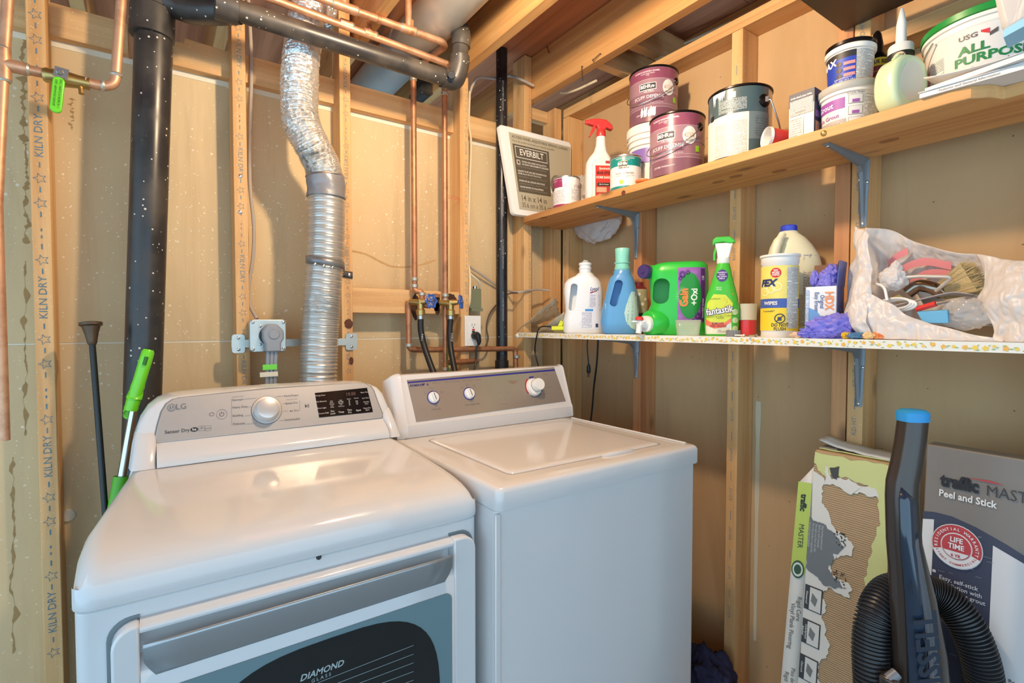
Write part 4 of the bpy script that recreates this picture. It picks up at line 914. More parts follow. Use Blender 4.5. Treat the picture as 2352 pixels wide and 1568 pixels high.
def bracket(label, y, zt, L=.215, H=.175):
    t = thing('shelf_bracket', label, 'bracket', (XS, y, zt), group='grey steel shelf brackets')
    n = 10
    def arm(a, b, ea, eb, nrm):   # channel arm: flange plus pressed rib, tapering
        a, b, nrm = Vector(a), Vector(b), Vector(nrm); yv = Vector((0, 1, 0)); rg = []
        for i in range(n+1):
            q = i/n; c = a.lerp(b, q); w_ = ea+(eb-ea)*q; h_ = (.020*(1-q)**1.3+.003)
            rg.append([c+yv*w_, c+yv*w_*.55+nrm*h_*.2, c+yv*w_*.35+nrm*h_, c-yv*w_*.35+nrm*h_, c-yv*w_*.55+nrm*h_*.2, c-yv*w_, c-yv*w_-nrm*.002, c+yv*w_-nrm*.002])
        return rg
    k = .0022
    part('arm', G().loft(arm((-.004, 0, -k), (-L, 0, -k), .014, .008, (0, 0, -1))), M_BRK, t, w=False, smooth=50)
    part('leg', G().loft(arm((-k, 0, -.004), (-k, 0, -H), .014, .008, (-1, 0, 0))), M_BRK, t, w=False, smooth=50)
    part('gusset', G().loft([[(-.002, s_*.0055, -.002), (-.052, s_*.0055, -.002), (-.036, s_*.005, -.020), (-.020, s_*.005, -.036), (-.002, s_*.0055, -.052)] for s_ in (-1, 1)]), M_BRK, t, w=False)
    for q in ((-L+.008, 0, -.006), (-.06, .010, -.005)): screw(q, (0, 0, -1), .0045, M_STEEL, t, w=False)
    for q in ((-.005, 0, -H+.008), (-.006, .009, -.05), (-.006, -.009, -.06)): screw(q, (-1, 0, 0), .0045, M_STEEL, t, w=False)
    return t
bracket('grey steel bracket under the upper shelf above the blue bottle', 1.353, 1.703)
bracket('grey steel bracket under the upper shelf above the plastic bag', .580, 1.703)
bracket('grey steel bracket below the floral shelf near the washer', 1.348, 1.219, .2, .155)
bracket('grey steel bracket below the floral shelf above the torn carton', .581, 1.219, .2, .165)
# ------------------------------------------------------------------ things on the upper shelf
def face(x, y, off=0.): return math.atan2(-x, y)+R(off)
M_TIN = mat('tin_rim', (186, 184, 180), .3, .9, .1); M_RIMB = mat('dark_rim', (40, 34, 34), .3, .7, .2)
M_BLK = ink((22, 22, 24)); M_WHT = ink((240, 238, 234))
def can_body(t, R_, H, m, rim, inner=True):
    part('body', G().lathe([(R_-.002, 0), (R_, .002), (R_, H-.002), (R_-.001, H)], 48, cap=(True, False)), m, t, w=False)
    part('top_rim', G().lathe([(R_, H-.004), (R_+.0025, H-.002), (R_+.0025, H+.002), (R_, H+.004), (R_-.006, H+.003), (R_-.010, H-.004), (R_-.012, H-.004)], 48, cap=(False, False)), rim, t, w=False)
    part('lid', G().lathe([(R_-.008, H-.004), (R_-.012, H-.006), (R_-.016, H-.002), (.001, H-.002)], 48, cap=(False, True)), M_TIN, t, w=False)
    part('bottom_rim', G().lathe([(R_-.004, 0), (R_+.002, 0), (R_+.002, .003), (R_, .005)], 48, cap=(True, False)), rim, t, w=False)
def band(t, R_, a0, a1, z0, z1, m, name='label_band', e=.0006):
    mp = cylmap(R_, e); n = max(3, int(abs(a1-a0)/5))
    return part(name, quadg(R(a0)*R_, R(a1)*R_, z0, z1, mp, None, n, 1), m, t, w=False, smooth=60)
def ctx(t, R_, s, size, a, z, col, bold=0., e=.0014, name='lettering', sx_=1., al='CENTER', rot=0., shear=0., lh=1.):
    return part(name, textg(s, size, R(a)*R_, z, cylmap(R_, e), None, bold, al, sx_, shear, lh=lh, rot=rot), ink(col), t, w=False, smooth=0)
def bail(t, R_, a0, z0, drop, m=None, ear=True, wr=.0016):
    pts = []
    for i in range(25):
        q = i/24; a = R(a0-180*q); rr = R_+.006+.006*math.sin(PI*q); pts.append((rr*math.sin(a), -rr*math.cos(a), z0-drop*math.sin(PI*q)))
    part('bail_wire', G().tube(pts, wr, 6), m or M_STEEL, t, w=False)
    if ear:
        for a in (a0, a0-180):
            d = Vector((math.sin(R(a)), -math.cos(R(a)), 0)); c = d*R_+Vector((0, 0, z0)); part('bail_ear', G().tube([c-d*.002, c+d*.004, c+d*.007], [.013, .012, .006], 14), M_RIMB, t, w=False)
def behr(t, R_, a, z, k=1., sub='ULTRA', boxc=(236, 234, 232), dark=(40, 36, 38)):
    band(t, R_, a-20*k, a+20*k, z-.011*k, z+.013*k, ink(boxc), 'logo_frame', .0010)
    band(t, R_, a-18.8*k, a+18.8*k, z-.009*k, z+.011*k, ink(dark), 'logo_panel', .0014)
    ctx(t, R_, 'BEHR', .0165*k, a-5*k, z+.001*k, (240, 238, 234), .03, .0019, 'logo_lettering', .92)
    g = polyg([(R(a+11.5*k)*R_+x*k, z+y*k) for x, y in ((-.004, -.005), (-.004, .002), (-.002, .004), (.004, .0035), (.0075, .001), (.007, -.0005), (.005, -.001), (.005, -.005), (.003, -.005), (.002, -.002), (-.001, -.002), (-.002, -.005))], cylmap(R_, .0019)); part('bear_mark', g, M_WHT, t, w=False, smooth=0)
    ctx(t, R_, sub, .0085*k, a+3, z-.016*k, (226, 220, 222) if sub == 'ULTRA' else dark, .01, .0014, 'logo_lettering', 1.3 if sub == 'ULTRA' else .8)
def purple_can(label, x, y, z, off, cup=False):
    R_, H = .083, .190; t = thing('paint_can', label, 'paint can', (x, y, z), face(x, y, off), 'purple gallon paint cans')
    can_body(t, R_, H, mat('purple_label', (142, 102, 114), .3, var=.03, coat=.3), M_RIMB)
    band(t, R_, -175, 175, .148, .184, mat('magenta_band', (138, 74, 98), .3, var=.03, coat=.3)); band(t, R_, -175, 175, .100, .148, mat('mauve_band', (156, 120, 130), .3, var=.02, coat=.3)); band(t, R_, -175, 175, .006, .052, mat('plum_band', (122, 82, 96), .3, var=.03, coat=.3))
    for z_ in (.052, .062, .148): band(t, R_, -175, 175, z_-.0004, z_+.0004, ink((214, 198, 208)), 'label_line', .0009)
    ctx(t, R_, 'INTERIOR EGGSHELL ENAMEL', .0066, -2, .174, (240, 232, 236), .015); ctx(t, R_, 'ULTRA PURE WHITE\n3750', .0052, 0, .164, (236, 226, 232), .01)
    behr(t, R_, 0, .122); ctx(t, R_, 'SCUFF DEFENSE', .0150, 2, .088, (240, 232, 236), .008)
    ctx(t, R_, 'STAIN-BLOCKING PAINT & PRIMER', .0060, 6, .075, (112, 62, 88), .01); ctx(t, R_, 'SUPERIOR RESISTANCE OF A GLOSS', .0052, 8, .066, (214, 196, 206)); ctx(t, R_, 'LIFETIME WARRANTY*', .0070, -4, .030, (226, 210, 218), .01)
    g = ellg(R(50)*R_, .118, .022, .027, cylmap(R_, .0012)); part('tint_sticker', g, ink((230, 226, 218)), t, w=False, smooth=0)
    band(t, R_, 41, 58, .113, .127, fineprint('tint_print', (226, 222, 214), (200, 130, 90), .004, .4), 'sticker_print', .0018); band(t, R_, 41, 57, .100, .106, fineprint('tint_bar', (226, 222, 214), (30, 28, 28), .006, .4, 600), 'sticker_barcode', .0018)
    band(t, R_, 64, 74, .070, .088, ink((150, 210, 40)), 'green_mark', .0012)
    if cup:
        g = G(); rn = random.Random(3); M_DRIP = ink((236, 234, 228))
        for k in range(7): a = -12+5*k+rn.uniform(-2, 2); w_ = rn.uniform(.002, .005); polyg([(R(a)*R_-w_, .020), (R(a)*R_+w_, .024), (R(a)*R_+w_*1.6, .045+rn.uniform(-.012, .010)), (R(a)*R_, .052+rn.uniform(-.01, .01)), (R(a)*R_-w_*1.2, .040)], cylmap(R_, .0016), g)
        part('paint_smears', g, M_DRIP, t, w=False, smooth=0)
    bail(t, R_, 78, .148, .082); return t
# leaning access panel at the shelf's left end
ap = thing('access_panel', 'white framed access panel with printed insert leaning at shelf end', 'access panel', (1.38, 1.735, SZ))
TL, TR, BL, BR = Vector((1.151, 1.742, 2.083)), Vector((1.520, 1.722, 2.078)), Vector((1.222, 1.742, 1.7285)), Vector((1.520, 1.722, 1.7285))
def bil(u, v, e=0.): return (BL*(1-u)+BR*u)*(1-v)+(TL*(1-u)+TR*u)*v+Vector((0, -e, 0))
ro = [((x+.5), (y+.5)) for x, y in rrect(1., 1., .045, 5)]
part('frame', G().loft([[bil(u, v, -.022) for u, v in ro], [bil(u, v, -.004) for u, v in ro], [bil(.5+(u-.5)*.985, .5+(v-.5)*.985, 0) for u, v in ro]]), M_WHITEP, ap, smooth=40)
bm_ = lambda u, v: bil(u, v, .0008); b2 = lambda u, v: bil(u, v, .0014); b3 = lambda u, v: bil(u, v, .002)
def apq(u0, u1, v0, v1, c, mp, n='printed_patch'): return part(n, quadg(u0, u1, v0, v1, mp, None, 4, 4), c if isinstance(c, bpy.types.Material) else ink(c), ap, smooth=0)
def apt(s, size, u, v, c, mp, bold=0., al='LEFT', sx_=1.): return part('lettering', textg(s, size, u, v, mp, None, bold, al, sx_), ink(c), ap, smooth=0)
apq(.11, .985, .07, .935, mat('insert_paper', (182, 172, 146), .5, var=.03), bm_); apq(.14, .655, .275, .815, (92, 84, 70), b2)
apt('ACCESS PANEL ADJUSTABLE SPRING LOADED', .041, .145, .895, (88, 82, 70), b2, .012, sx_=.95); apt('Panel de acceso accionado por resorte ajustable', .032, .145, .850, (100, 94, 80), b2, 0., sx_=.95)
apq(.165, .625, .665, .795, (214, 208, 194), b3); apq(.172, .618, .674, .786, (92, 84, 70), lambda u, v: bil(u, v, .0026)); apt('EVERBILT', .098, .395, .730, (224, 218, 204), lambda u, v: bil(u, v, .0032), .02, 'CENTER', .86)
for s_, v in (('FASTER AND EASIER INSTALLATION -', .628), ('NO EXACT MEASUREMENTS REQUIRED', .598), ('ADJUSTS TO FIT ANY SIZE OR SHAPE HOLE', .515), ('FROM 10 in X 10 in TO 14 in X 14 in', .485), ('WORKS ON ALL CEILINGS AND WALLS', .405), ('CAN BE PAINTED OR WALLPAPERED', .335)):
    apt(s_, .026, .24 if v > .59 else .165, v, (222, 216, 204), b3, .02, sx_=.86)
for v in (.567, .455, .375, .308): apq(.165, .60, v-.010, v+.006, fineprint('panel_fine', (92, 84, 70), (140, 132, 116), .010, .42, 60), b3)
apq(.165, .215, .585, .640, (200, 192, 176), b3, 'icon'); apq(.178, .205, .597, .630, (92, 84, 70), lambda u, v: bil(u, v, .0026), 'icon')
apt('14 in x 14 in', .095, .16, .205, (94, 86, 72), b2, .008, sx_=.88); apt('35.6 cm x 35.6 cm', .078, .16, .125, (94, 86, 72), b2, .004, sx_=.86)
g = ellg(.76, .42, .10, .13, b2, None, 24); part('printed_picture', g, ink((120, 112, 98)), ap, smooth=0)
# small cans
def small_can(name, label, px, py, x, off, R_=.0525, H=.118):
    p = at(px, py, x=x); return thing(name, label, 'paint can', (x, p.y, SZ), face(x, p.y, off))
t = small_can('paint_can', 'small white and maroon paint can with drips near access panel', 1301, 440, 1.345, 0); Rc = .0525
can_body(t, Rc, .118, mat('white_can_label', (232, 226, 224), .35, var=.03), M_TIN); band(t, Rc, -95, 0, .078, .112, mat('maroon_band', (150, 52, 92), .35, var=.06)); band(t, Rc, -170, 170, .004, .013, MATS['maroon_band'])
band(t, Rc, -92, -4, .018, .068, fineprint('can_fine', (232, 226, 224), (120, 108, 110), .004), 'fine_print'); band(t, Rc, 22, 70, .030, .090, fineprint('can_fine2', (234, 230, 228), (128, 120, 122), .006), 'fine_print')
band(t, Rc, -85, -10, .100, .106, fineprint('can_fine3', (150, 52, 92), (226, 200, 212), .004), 'fine_print', .001); band(t, Rc, -88, -64, .071, .081, M_BLK, 'logo_panel', .0012)
g = G(); rn = random.Random(9)
for k in range(9): a = -14+7*k; w_ = rn.uniform(.003, .006); h_ = rn.uniform(.02, .075); polyg([(R(a)*Rc-w_, .116), (R(a)*Rc+w_, .116), (R(a)*Rc+w_*.6, .116-h_), (R(a)*Rc-w_*.3, .116-h_*1.1)], cylmap(Rc, .0016), g)
part('paint_drips', g, M_WHT, t, w=False, smooth=0); g = polyg([(R(58)*Rc, .080), (R(68)*Rc, .078), (R(62)*Rc, .092)], cylmap(Rc, .002)); part('warning_mark', g, ink((180, 60, 90)), t, w=False, smooth=0)
p = at(1300, 400, x=1.41); M_CLR = mat('milky_plastic', (222, 222, 220), .25, var=.05, trans=.35, alpha=.75)
g = G().box((0, 0, .065), (.075, .012, .13), Matrix.Translation((1.41, p.y, SZ)) @ Matrix.Rotation(face(1.41, p.y, 8), 4, 'Z') @ Matrix.Rotation(R(5), 4, 'Y')); one('plastic_scraper', g, M_CLR, 'pale plastic block standing behind the small maroon can', 'scraper', (1.41, p.y, SZ), bevel=.002)
t = small_can('paint_can', 'small teal and white paint can beside red sprayer', 1437, 400, 1.338, 0)
can_body(t, Rc, .112, mat('white_can_label2', (232, 226, 220), .3, var=.02), M_TIN); M_TEAL = mat('teal_band', (18, 134, 128), .3, var=.04, coat=.2)
band(t, Rc, -175, 175, .078, .107, M_TEAL); band(t, Rc, -175, 175, .003, .011, M_TEAL); ctx(t, Rc, 'INTERIOR SEMI-GLOSS ENAMEL', .0046, -2, .101, (228, 236, 232), .01); ctx(t, Rc, 'ULTRA WHITE', .004, 0, .0955, (220, 232, 228))
behr(t, Rc, -10, .083, .78, 'PREMIUM PLUS', (210, 196, 140), (40, 40, 34)); ctx(t, Rc, 'PAINT & PRIMER', .0085, -4, .052, (128, 116, 110), .0); ctx(t, Rc, 'DURABLE LONG-LASTING FINISH\nLOW ODOR', .0042, -2, .042, (150, 138, 130)); band(t, Rc, -22, -8, .018, .030, ink((160, 210, 60)), 'green_mark', .0012)
p = at(1475, 414, x=1.30); g = G().lathe([(.001, -.004), (.022, -.003), (.026, .001), (.026, .004), (.022, .003), (.001, .001)], 22, Matrix.Translation((1.306, p.y, SZ+.006)) @ Matrix.Rotation(R(6), 4, 'Y')); one('orange_disc', g, mat('orange_plastic', (232, 132, 74), .4), 'small orange plastic disc at shelf edge by teal can', 'disc', (1.306, p.y, SZ))
# red trigger sprayer
def sprayer_head(t, M, m, m2, flip=1):
    pr = [(-.050, .030), (-.052, .040), (-.046, .047), (-.010, .050), (.018, .046), (.040, .028), (.044, .012), (.036, .010), (.020, .018), (.014, .008), (-.012, .008), (-.016, .022), (-.036, .026)]
    part('trigger_head', G().prism([(x*flip, z) for x, z in pr], -.013, .013, M @ FRONT), m, t, w=False, bevel=.004)
    part('trigger', G().prism([(x*flip, z) for x, z in ((-.030, .026), (-.020, .024), (-.026, .006), (-.040, -.014), (-.048, -.018), (-.040, .0))], -.007, .007, M @ FRONT), m, t, w=False, bevel=.002)
    part('nozzle', G().tube([(-.050*flip, 0, .038), (-.060*flip, 0, .038)], [.009, .008], 12, M=M), m2, t, w=False)
    part('collar', G().lathe([(.0165, -.016), (.0175, -.014), (.0175, .004), (.014, .010)], 20, M), m, t, w=False)
p = at(1376, 430, x=1.375); t = thing('spray_bottle', 'white insect spray bottle with red trigger on upper shelf', 'spray bottle', (1.375, p.y, SZ), face(1.375, p.y, 14))
def bottle(t, rings, m, name='bottle', n=7, smooth=60):
    part(name, G().loft([srect(w_, d_, r_, z, n, cx, 0) for z, w_, d_, r_, cx in rings]), m, t, w=False, smooth=smooth)
M_HDPE = mat('white_hdpe', (236, 230, 222), .35, var=.02, sss=.1)
bottle(t, [(0, .094, .056, .018, 0), (.006, .102, .062, .022, 0), (.12, .102, .062, .022, 0), (.150, .098, .060, .024, 0), (.170, .080, .054, .026, .002), (.190, .050, .044, .021, .004), (.215, .038, .038, .0185, .006), (.245, .034, .034, .0168, .006), (.250, .030, .030, .0148, .006)], M_HDPE)
part('side_groove', G().tube([(-.036, -.0313, .02), (-.036, -.0315, .14)], .0025, 6), M_HDPE, t, w=False)
M_REDP = mat('red_plastic', (222, 56, 52), .35, var=.03, coat=.2); sprayer_head(t, Matrix.Translation((.006, 0, .262)), M_REDP, M_REDP)
fm_ = facemap(-.0312)
def lq(t, x0, x1, z0, z1, c, mp, n='label_patch', e=0): return part(n, quadg(x0, x1, z0, z1, mp, None, 2, 2), c if isinstance(c, bpy.types.Material) else ink(c), t, w=False, smooth=0)
def lt(t, s, size, x, z, c, mp, bold=0., al='CENTER', sx_=1., sh=0., rot=0., lh=1.): return part('lettering', textg(s, size, x, z, mp, None, bold, al, sx_, sh, rot=rot, lh=lh), ink(c), t, w=False, smooth=0)
lq(t, -.022, .046, .012, .132, (206, 50, 40), fm_); f2_ = facemap(-.0318); lq(t, -.020, .046, .012, .072, (176, 60, 50), f2_, 'label_picture')
lt(t, 'Spectracide', .0125, .014, .121, (232, 226, 210), f2_, .02, sx_=.8, sh=.2); lt(t, 'BUG STOP', .0135, .012, .104, (24, 20, 20), f2_, .04, sx_=.9); lt(t, 'HOME BARRIER', .0120, .013, .088, (238, 224, 210), f2_, .03, sx_=.78); f3_ = facemap(-.0324)
lq(t, -.014, .034, .057, .068, (26, 24, 24), f3_, 'label_tag'); lt(t, 'Kills On Contact', .0062, .010, .0625, (236, 230, 220), facemap(-.033), .02, sx_=.85)
for k in range(3): part('label_icon', ellg(-.004+.014*k, .022, .0055, .0055, f3_), ink((228, 222, 212)), t, w=False, smooth=0)
lq(t, -.018, .020, .034, .052, (210, 160, 130), f3_, 'label_picture'); lq(t, .016, .040, .140, .150, (170, 60, 60), facemap(-.0305), 'label_tag')
# clear plastic bag slumped behind, bulging below the shelf
def crumple(c, rad, seed, amp=.25, nx=26, fr=2.2):
    nx = int(nx*1.5); c = Vector(c); g = G(); rg = []
    for i in range(nx+1):
        th = PI*i/nx; row = []
        for j in range(nx*2):
            ph = 2*PI*j/(nx*2); d = Vector((math.sin(th)*math.cos(ph), math.sin(th)*math.sin(ph), -math.cos(th)))
            k = 1+amp*mnoise.noise(d*fr+Vector((seed, 0, 0)))+amp*.5*mnoise.noise(d*fr*2.7+Vector((0, seed, 0)))-amp*.16*abs(mnoise.noise(d*fr*4+Vector((0, 0, seed))))
            row.append(c+Vector((d.x*rad[0]*k, d.y*rad[1]*k, d.z*rad[2]*k)))
        rg.append(row)
    g.loft(rg); return g
def film(name, c, alpha, rough=.22):
    t = NT(name); n = t.math('ABSOLUTE', t.math('SUBTRACT', t.noise(t.mapping((1, 1, .55)), 20., 2, .45, 1.2), .5)); t.bump(n, .35, .012)
    t.b.inputs['Alpha'].default_value = alpha; t.b.inputs['Specular IOR Level'].default_value = .7; t.out(rgb(c), rough)
    tr = t.N.new('ShaderNodeBsdfTranslucent'); tr.inputs[0].default_value = rgb(c); ms = t.N.new('ShaderNodeMixShader'); ms.inputs[0].default_value = .38*alpha
    t.L.new(t.b.outputs[0], ms.inputs[1]); t.L.new(tr.outputs[0], ms.inputs[2]); t.L.new(ms.outputs[0], t.N['Material Output'].inputs[0]); return t.m
M_FILM = film('clear_film', (230, 226, 220), .7); M_FILMW = film('white_film', (234, 230, 228), .85, .4)
bg = thing('plastic_bag', 'clear plastic bag slumped behind the sprayer and hanging below the shelf', 'bag', (1.50, 1.46, 1.60))
part('upper_fold', crumple((1.455, at(1350, 400, x=1.455).y+.02, 1.80), (.055, .085, .085), 3.1), M_FILM, bg)
q = at(1368, 510, x=1.565); part('hanging_bulge', crumple((1.572, q.y, q.z), (.038, .135, .085), 5.7, .22), M_FILMW, bg)
# white pail with purple label, purple cans, grey can
xb = 1.472; p = at(1493, 350, x=xb); yb = p.y-.012
t = thing('paint_pail', 'ribbed white plastic pail with purple label under a paint can', 'pail', (xb, yb, SZ), face(xb, yb, 0)); Rp = .085; M_PAIL = mat('white_pail', (236, 228, 216), .4, var=.02)
part('body', G().lathe([(Rp-.012, 0), (Rp-.009, .004), (Rp-.004, .12), (Rp-.003, .150), (Rp+.003, .152), (Rp+.003, .156), (Rp-.002, .158), (Rp-.001, .168), (Rp+.005, .170), (Rp+.005, .175), (Rp, .177), (Rp, .186), (Rp+.006, .188), (Rp+.007, .196), (Rp+.007, .212), (Rp+.004, .216), (.001, .2165)], 48, Matrix.Diagonal((1, 1, 1.1, 1))), M_PAIL, t, w=False)
band(t, Rp-.005, -60, 120, .105, .155, mat('purple_pail_label', (128, 102, 176), .4, var=.04), e=.0025); ctx(t, Rp-.005, 'PRIMER', .011, 40, .142, (232, 226, 240), .02, .0032)
purple_can('dented purple paint can with smears, stacked on white pail', xb+.002, yb, SZ+.2385, -14, True)
p = at(1554, 400, x=1.372); purple_can('clean purple paint can standing on shelf before the pail', 1.372, p.y, SZ, -24)
p = at(1698, 340, x=1.375); t = thing('paint_can', 'dark grey and silver gallon paint can beside red cup', 'paint can', (1.375, p.y, SZ), face(1.375, p.y, 0)); Rg, Hg = .083, .190
can_body(t, Rg, Hg, mat('silver_can', (190, 182, 172), .25, .6, .05), M_RIMB); M_SLATE = mat('slate_label', (74, 92, 96), .3, var=.05, coat=.3); M_SLATE2 = mat('slate_label_light', (112, 124, 126), .3, var=.04, coat=.3)
band(t, Rg, -100, 58, .118, .186, M_SLATE); band(t, Rg, 16, 60, .045, .118, M_SLATE2); band(t, Rg, 16, 60, .006, .045, M_SLATE); band(t, Rg, -100, 16, .006, .118, ink((232, 222, 206)), 'label_paper')
band(t, Rg, -40, 12, .124, .158, fineprint('grey_can_fine', (74, 92, 96), (196, 200, 198), .0045), 'fine_print', .0012); band(t, Rg, -48, 12, .010, .098, fineprint('grey_can_fine2', (232, 222, 206), (140, 130, 118), .0045), 'fine_print', .0012); band(t, Rg, 28, 56, .055, .105, fineprint('grey_can_fine3', (112, 124, 126), (80, 90, 92), .009), 'fine_print', .0012)
band(t, Rg, -62, -52, .115, .130, M_BLK, 'logo_panel', .0013); band(t, Rg, -14, -7, .160, .176, ink((180, 190, 188)), 'thermometer_icon', .0012); g = G(); rn = random.Random(2)
for k in range(8): polyg([(R(-52+3.4*k)*Rg-.004, .184), (R(-52+3.4*k)*Rg+.004, .184), (R(-52+3.4*k)*Rg, .184-rn.uniform(.012, .034))], cylmap(Rg, .0016), g)
part('paint_drips', g, M_WHT, t, w=False, smooth=0)
d = Vector((math.sin(R(46)), -math.cos(R(46)), 0)); c = d*Rg+Vector((0, 0, .148)); part('bail_ear', G().tube([c-d*.002, c+d*.004, c+d*.008], [.018, .017, .008], 20), M_RIMB, t, w=False); part('ear_clip', G().box(c+d*.009, (.008, .008, .014)), M_TIN, t, w=False)
part('bail_wire', G().tube([c+d*.008, c+d*.014+Vector((.006, 0, -.004)), c+d*.022+Vector((.02, .02, -.06)), c+d*.022+Vector((.03, .05, -.09))], .0022, 6), M_TIN, t, w=False)
# red cup on its side
a = at(1757, 312, x=1.305); t = thing('plastic_cup', 'red plastic cup with white inside lying on upper shelf', 'cup', (1.338, a.y-.022, SZ+.027)); ax = Vector((.078, -.050, -.006)); o_ = Vector((-.032, .022, .002))
M_CUP = mat('red_cup', (208, 62, 58), .35, var=.03); L_ = ax.length; M = Matrix.Translation(o_) @ ax.to_track_quat('Z', 'Y').to_matrix().to_4x4()
part('shell', G().lathe([(.0265, .005), (.026, .01), (.0185, L_), (.001, L_)], 28, M, cap=(False, True)), M_CUP, t, w=False); part('white_rim', G().lathe([(.0255, .004), (.0272, .002), (.0275, .010), (.0265, .0105)], 28, M, cap=(False, False)), M_WHITEP, t, w=False)
part('white_inside', G().lathe([(.0262, .004), (.0245, .006), (.0175, L_-.004), (.001, L_-.004)], 28, M, cap=(False, True)), M_WHITEP, t, w=False)
# light bulb carton
p = at(1853, 290, x=1.345); t = thing('bulb_carton', 'narrow dark blue and silver light bulb carton', 'box', (1.345, p.y, SZ), face(1.345, p.y, -24)); M_NAVY = mat('navy_card', (44, 44, 70), .4, var=.06)
part('carton', G().bb(-.030, .030, -.030, .030, 0, .118), mat('silver_card', (176, 170, 160), .35, .2, .06), t, w=False, bevel=.001); fb = facemap(-.030)
lq(t, -.030, .030, .084, .1178, (52, 54, 74), fb); lt(t, "Light that's just right.", .0062, 0, .106, (236, 232, 226), facemap(-.0306), .03, sx_=.95); lq(t, -.027, .027, .062, .100, fineprint('bulb_fine', (120, 118, 116), (220, 216, 210), .005, .4), facemap(-.0305), 'fine_print'); lq(t, -.027, .006, .004, .058, ink((224, 216, 200)), facemap(-.0306)); lq(t, -.025, .004, .006, .050, fineprint('bulb_fine2', (224, 216, 200), (110, 100, 90), .008, .42), facemap(-.031), 'fine_print'); lt(t, 'Lighting Facts', .0052, -.011, .053, (80, 70, 60), facemap(-.0316))
sm = lambda y_, z: Vector((.0306, y_, z)); part('label_patch', quadg(-.030, .030, 0, .118, sm, None, 2, 2), M_NAVY, t, w=False, smooth=0); s2 = lambda y_, z: Vector((.0312, y_, z)); part('label_patch', quadg(-.026, .026, .010, .040, s2), ink((150, 110, 96)), t, w=False, smooth=0); part('label_patch', quadg(-.028, .028, .050, .066, s2), ink((110, 92, 140)), t, w=False, smooth=0)
# grout tub with a spackle tub on it
p = at(1950, 240, x=1.372); xg, yg = 1.372, p.y; t = thing('grout_tub', 'white grout tub with purple band and grey lid', 'tub', (xg, yg, SZ), face(xg, yg, 0)); M_TUB = mat('white_tub', (236, 230, 222), .35, var=.02); Rt = .060
part('body', G().lathe([(Rt-.007, 0), (Rt-.005, .003), (Rt-.001, .078), (Rt+.003, .080), (Rt+.003, .086), (Rt+.006, .088)], 48), M_TUB, t, w=False); part('lid', G().lathe([(Rt+.005, .087), (Rt+.007, .090), (Rt+.007, .101), (Rt+.003, .105), (.001, .105)], 48), mat('grey_lid', (176, 174, 166), .4), t, w=False)
mt = cylmap(Rt-.005, .0006, .052); mt2 = cylmap(Rt-.005, .0012, .052); mt3 = cylmap(Rt-.005, .0018, .052)
def tb(a0, a1, z0, z1, c, mp, n='label_patch'): return part(n, quadg(R(a0)*(Rt-.005), R(a1)*(Rt-.005), z0, z1, mp, None, 10, 1), c if isinstance(c, bpy.types.Material) else ink(c), t, w=False, smooth=60)
tb(-80, -8, .046, .070, (150, 84, 164), mt); lt(t, 'Grout', .017, -.052, .057, (240, 232, 244), mt2, .02); lt(t, 'Simple Grout', .013, -.054, .031, (150, 84, 164), mt2, .01); tb(-80, -6, .014, .022, (168, 162, 156), mt)
for k in range(3): tb(-1, 27, .052-.025*k, .072-.025*k, (140, 140, 140), mt, 'picture_frame'); tb(0, 26, .053-.025*k, .071-.025*k, (216, 214, 212), mt2, 'picture'); tb(6, 20, .054-.025*k, .061-.025*k, (150, 84, 164) if k < 2 else (170, 170, 170), mt3, 'picture_fill')
lt(t, 'Simple Steps', .0065, .0122, .0755, (110, 108, 108), mt2); tb(30, 72, .006, .072, fineprint('grout_fine', (234, 230, 222), (120, 118, 114), .0042), mt, 'fine_print')
for k in range(7): tb(-46+4.2*k, -46+4.2*k+(1.2 if k % 2 else 2.2), .002, .013, (60, 58, 58), mt2, 'barcode_bar')
zs = SZ+.1055; t = thing('spackle_tub', 'blue and white spackle tub with black lid on grout tub', 'tub', (xg+.002, yg, zs), face(xg, yg, 0)); Rs = .0490
part('body', G().lathe([(Rs-.006, 0), (Rs-.005, .002), (Rs-.001, .076), (Rs+.003, .078), (Rs+.0035, .088), (Rs+.001, .090)], 44), M_TUB, t, w=False); part('lid', G().lathe([(Rs+.001, .090), (Rs+.003, .092), (Rs+.003, .099), (Rs-.001, .101), (.001, .100)], 44), M_RIMB, t, w=False)
ms = cylmap(Rs-.005, .0006, .055); ms2 = cylmap(Rs-.005, .0013, .055)
def sb(a0, a1, z0, z1, c, mp, n='label_patch'): return part(n, quadg(R(a0)*(Rs-.005), R(a1)*(Rs-.005), z0, z1, mp, None, 10, 1), c if isinstance(c, bpy.types.Material) else ink(c), t, w=False, smooth=60)
sb(-90, 14, .004, .060, (34, 62, 168), ms); sb(-90, 14, .060, .074, (38, 34, 38), ms); sb(15, 80, .004, .074, fineprint('spackle_fine', (226, 222, 216), (70, 68, 68), .0038, .4), ms, 'fine_print')
for k in range(3): sb(-16, 12, .043-.013*k, .050-.013*k, (226, 140, 140), ms2, 'pink_tag')
for k in range(3): part('round_icon', ellg(R(-28)*(Rs-.005), .048-.014*k, .006, .006, ms2), ink((60, 50, 60)), t, w=False, smooth=0)
lt(t, 'MAX', .022, -.050, .055, (236, 236, 236), ms2, .03); lt(t, 'interior/exterior\n16 FL. OZ. (473 mL)', .0055, -.014, .012, (226, 230, 240), ms2)
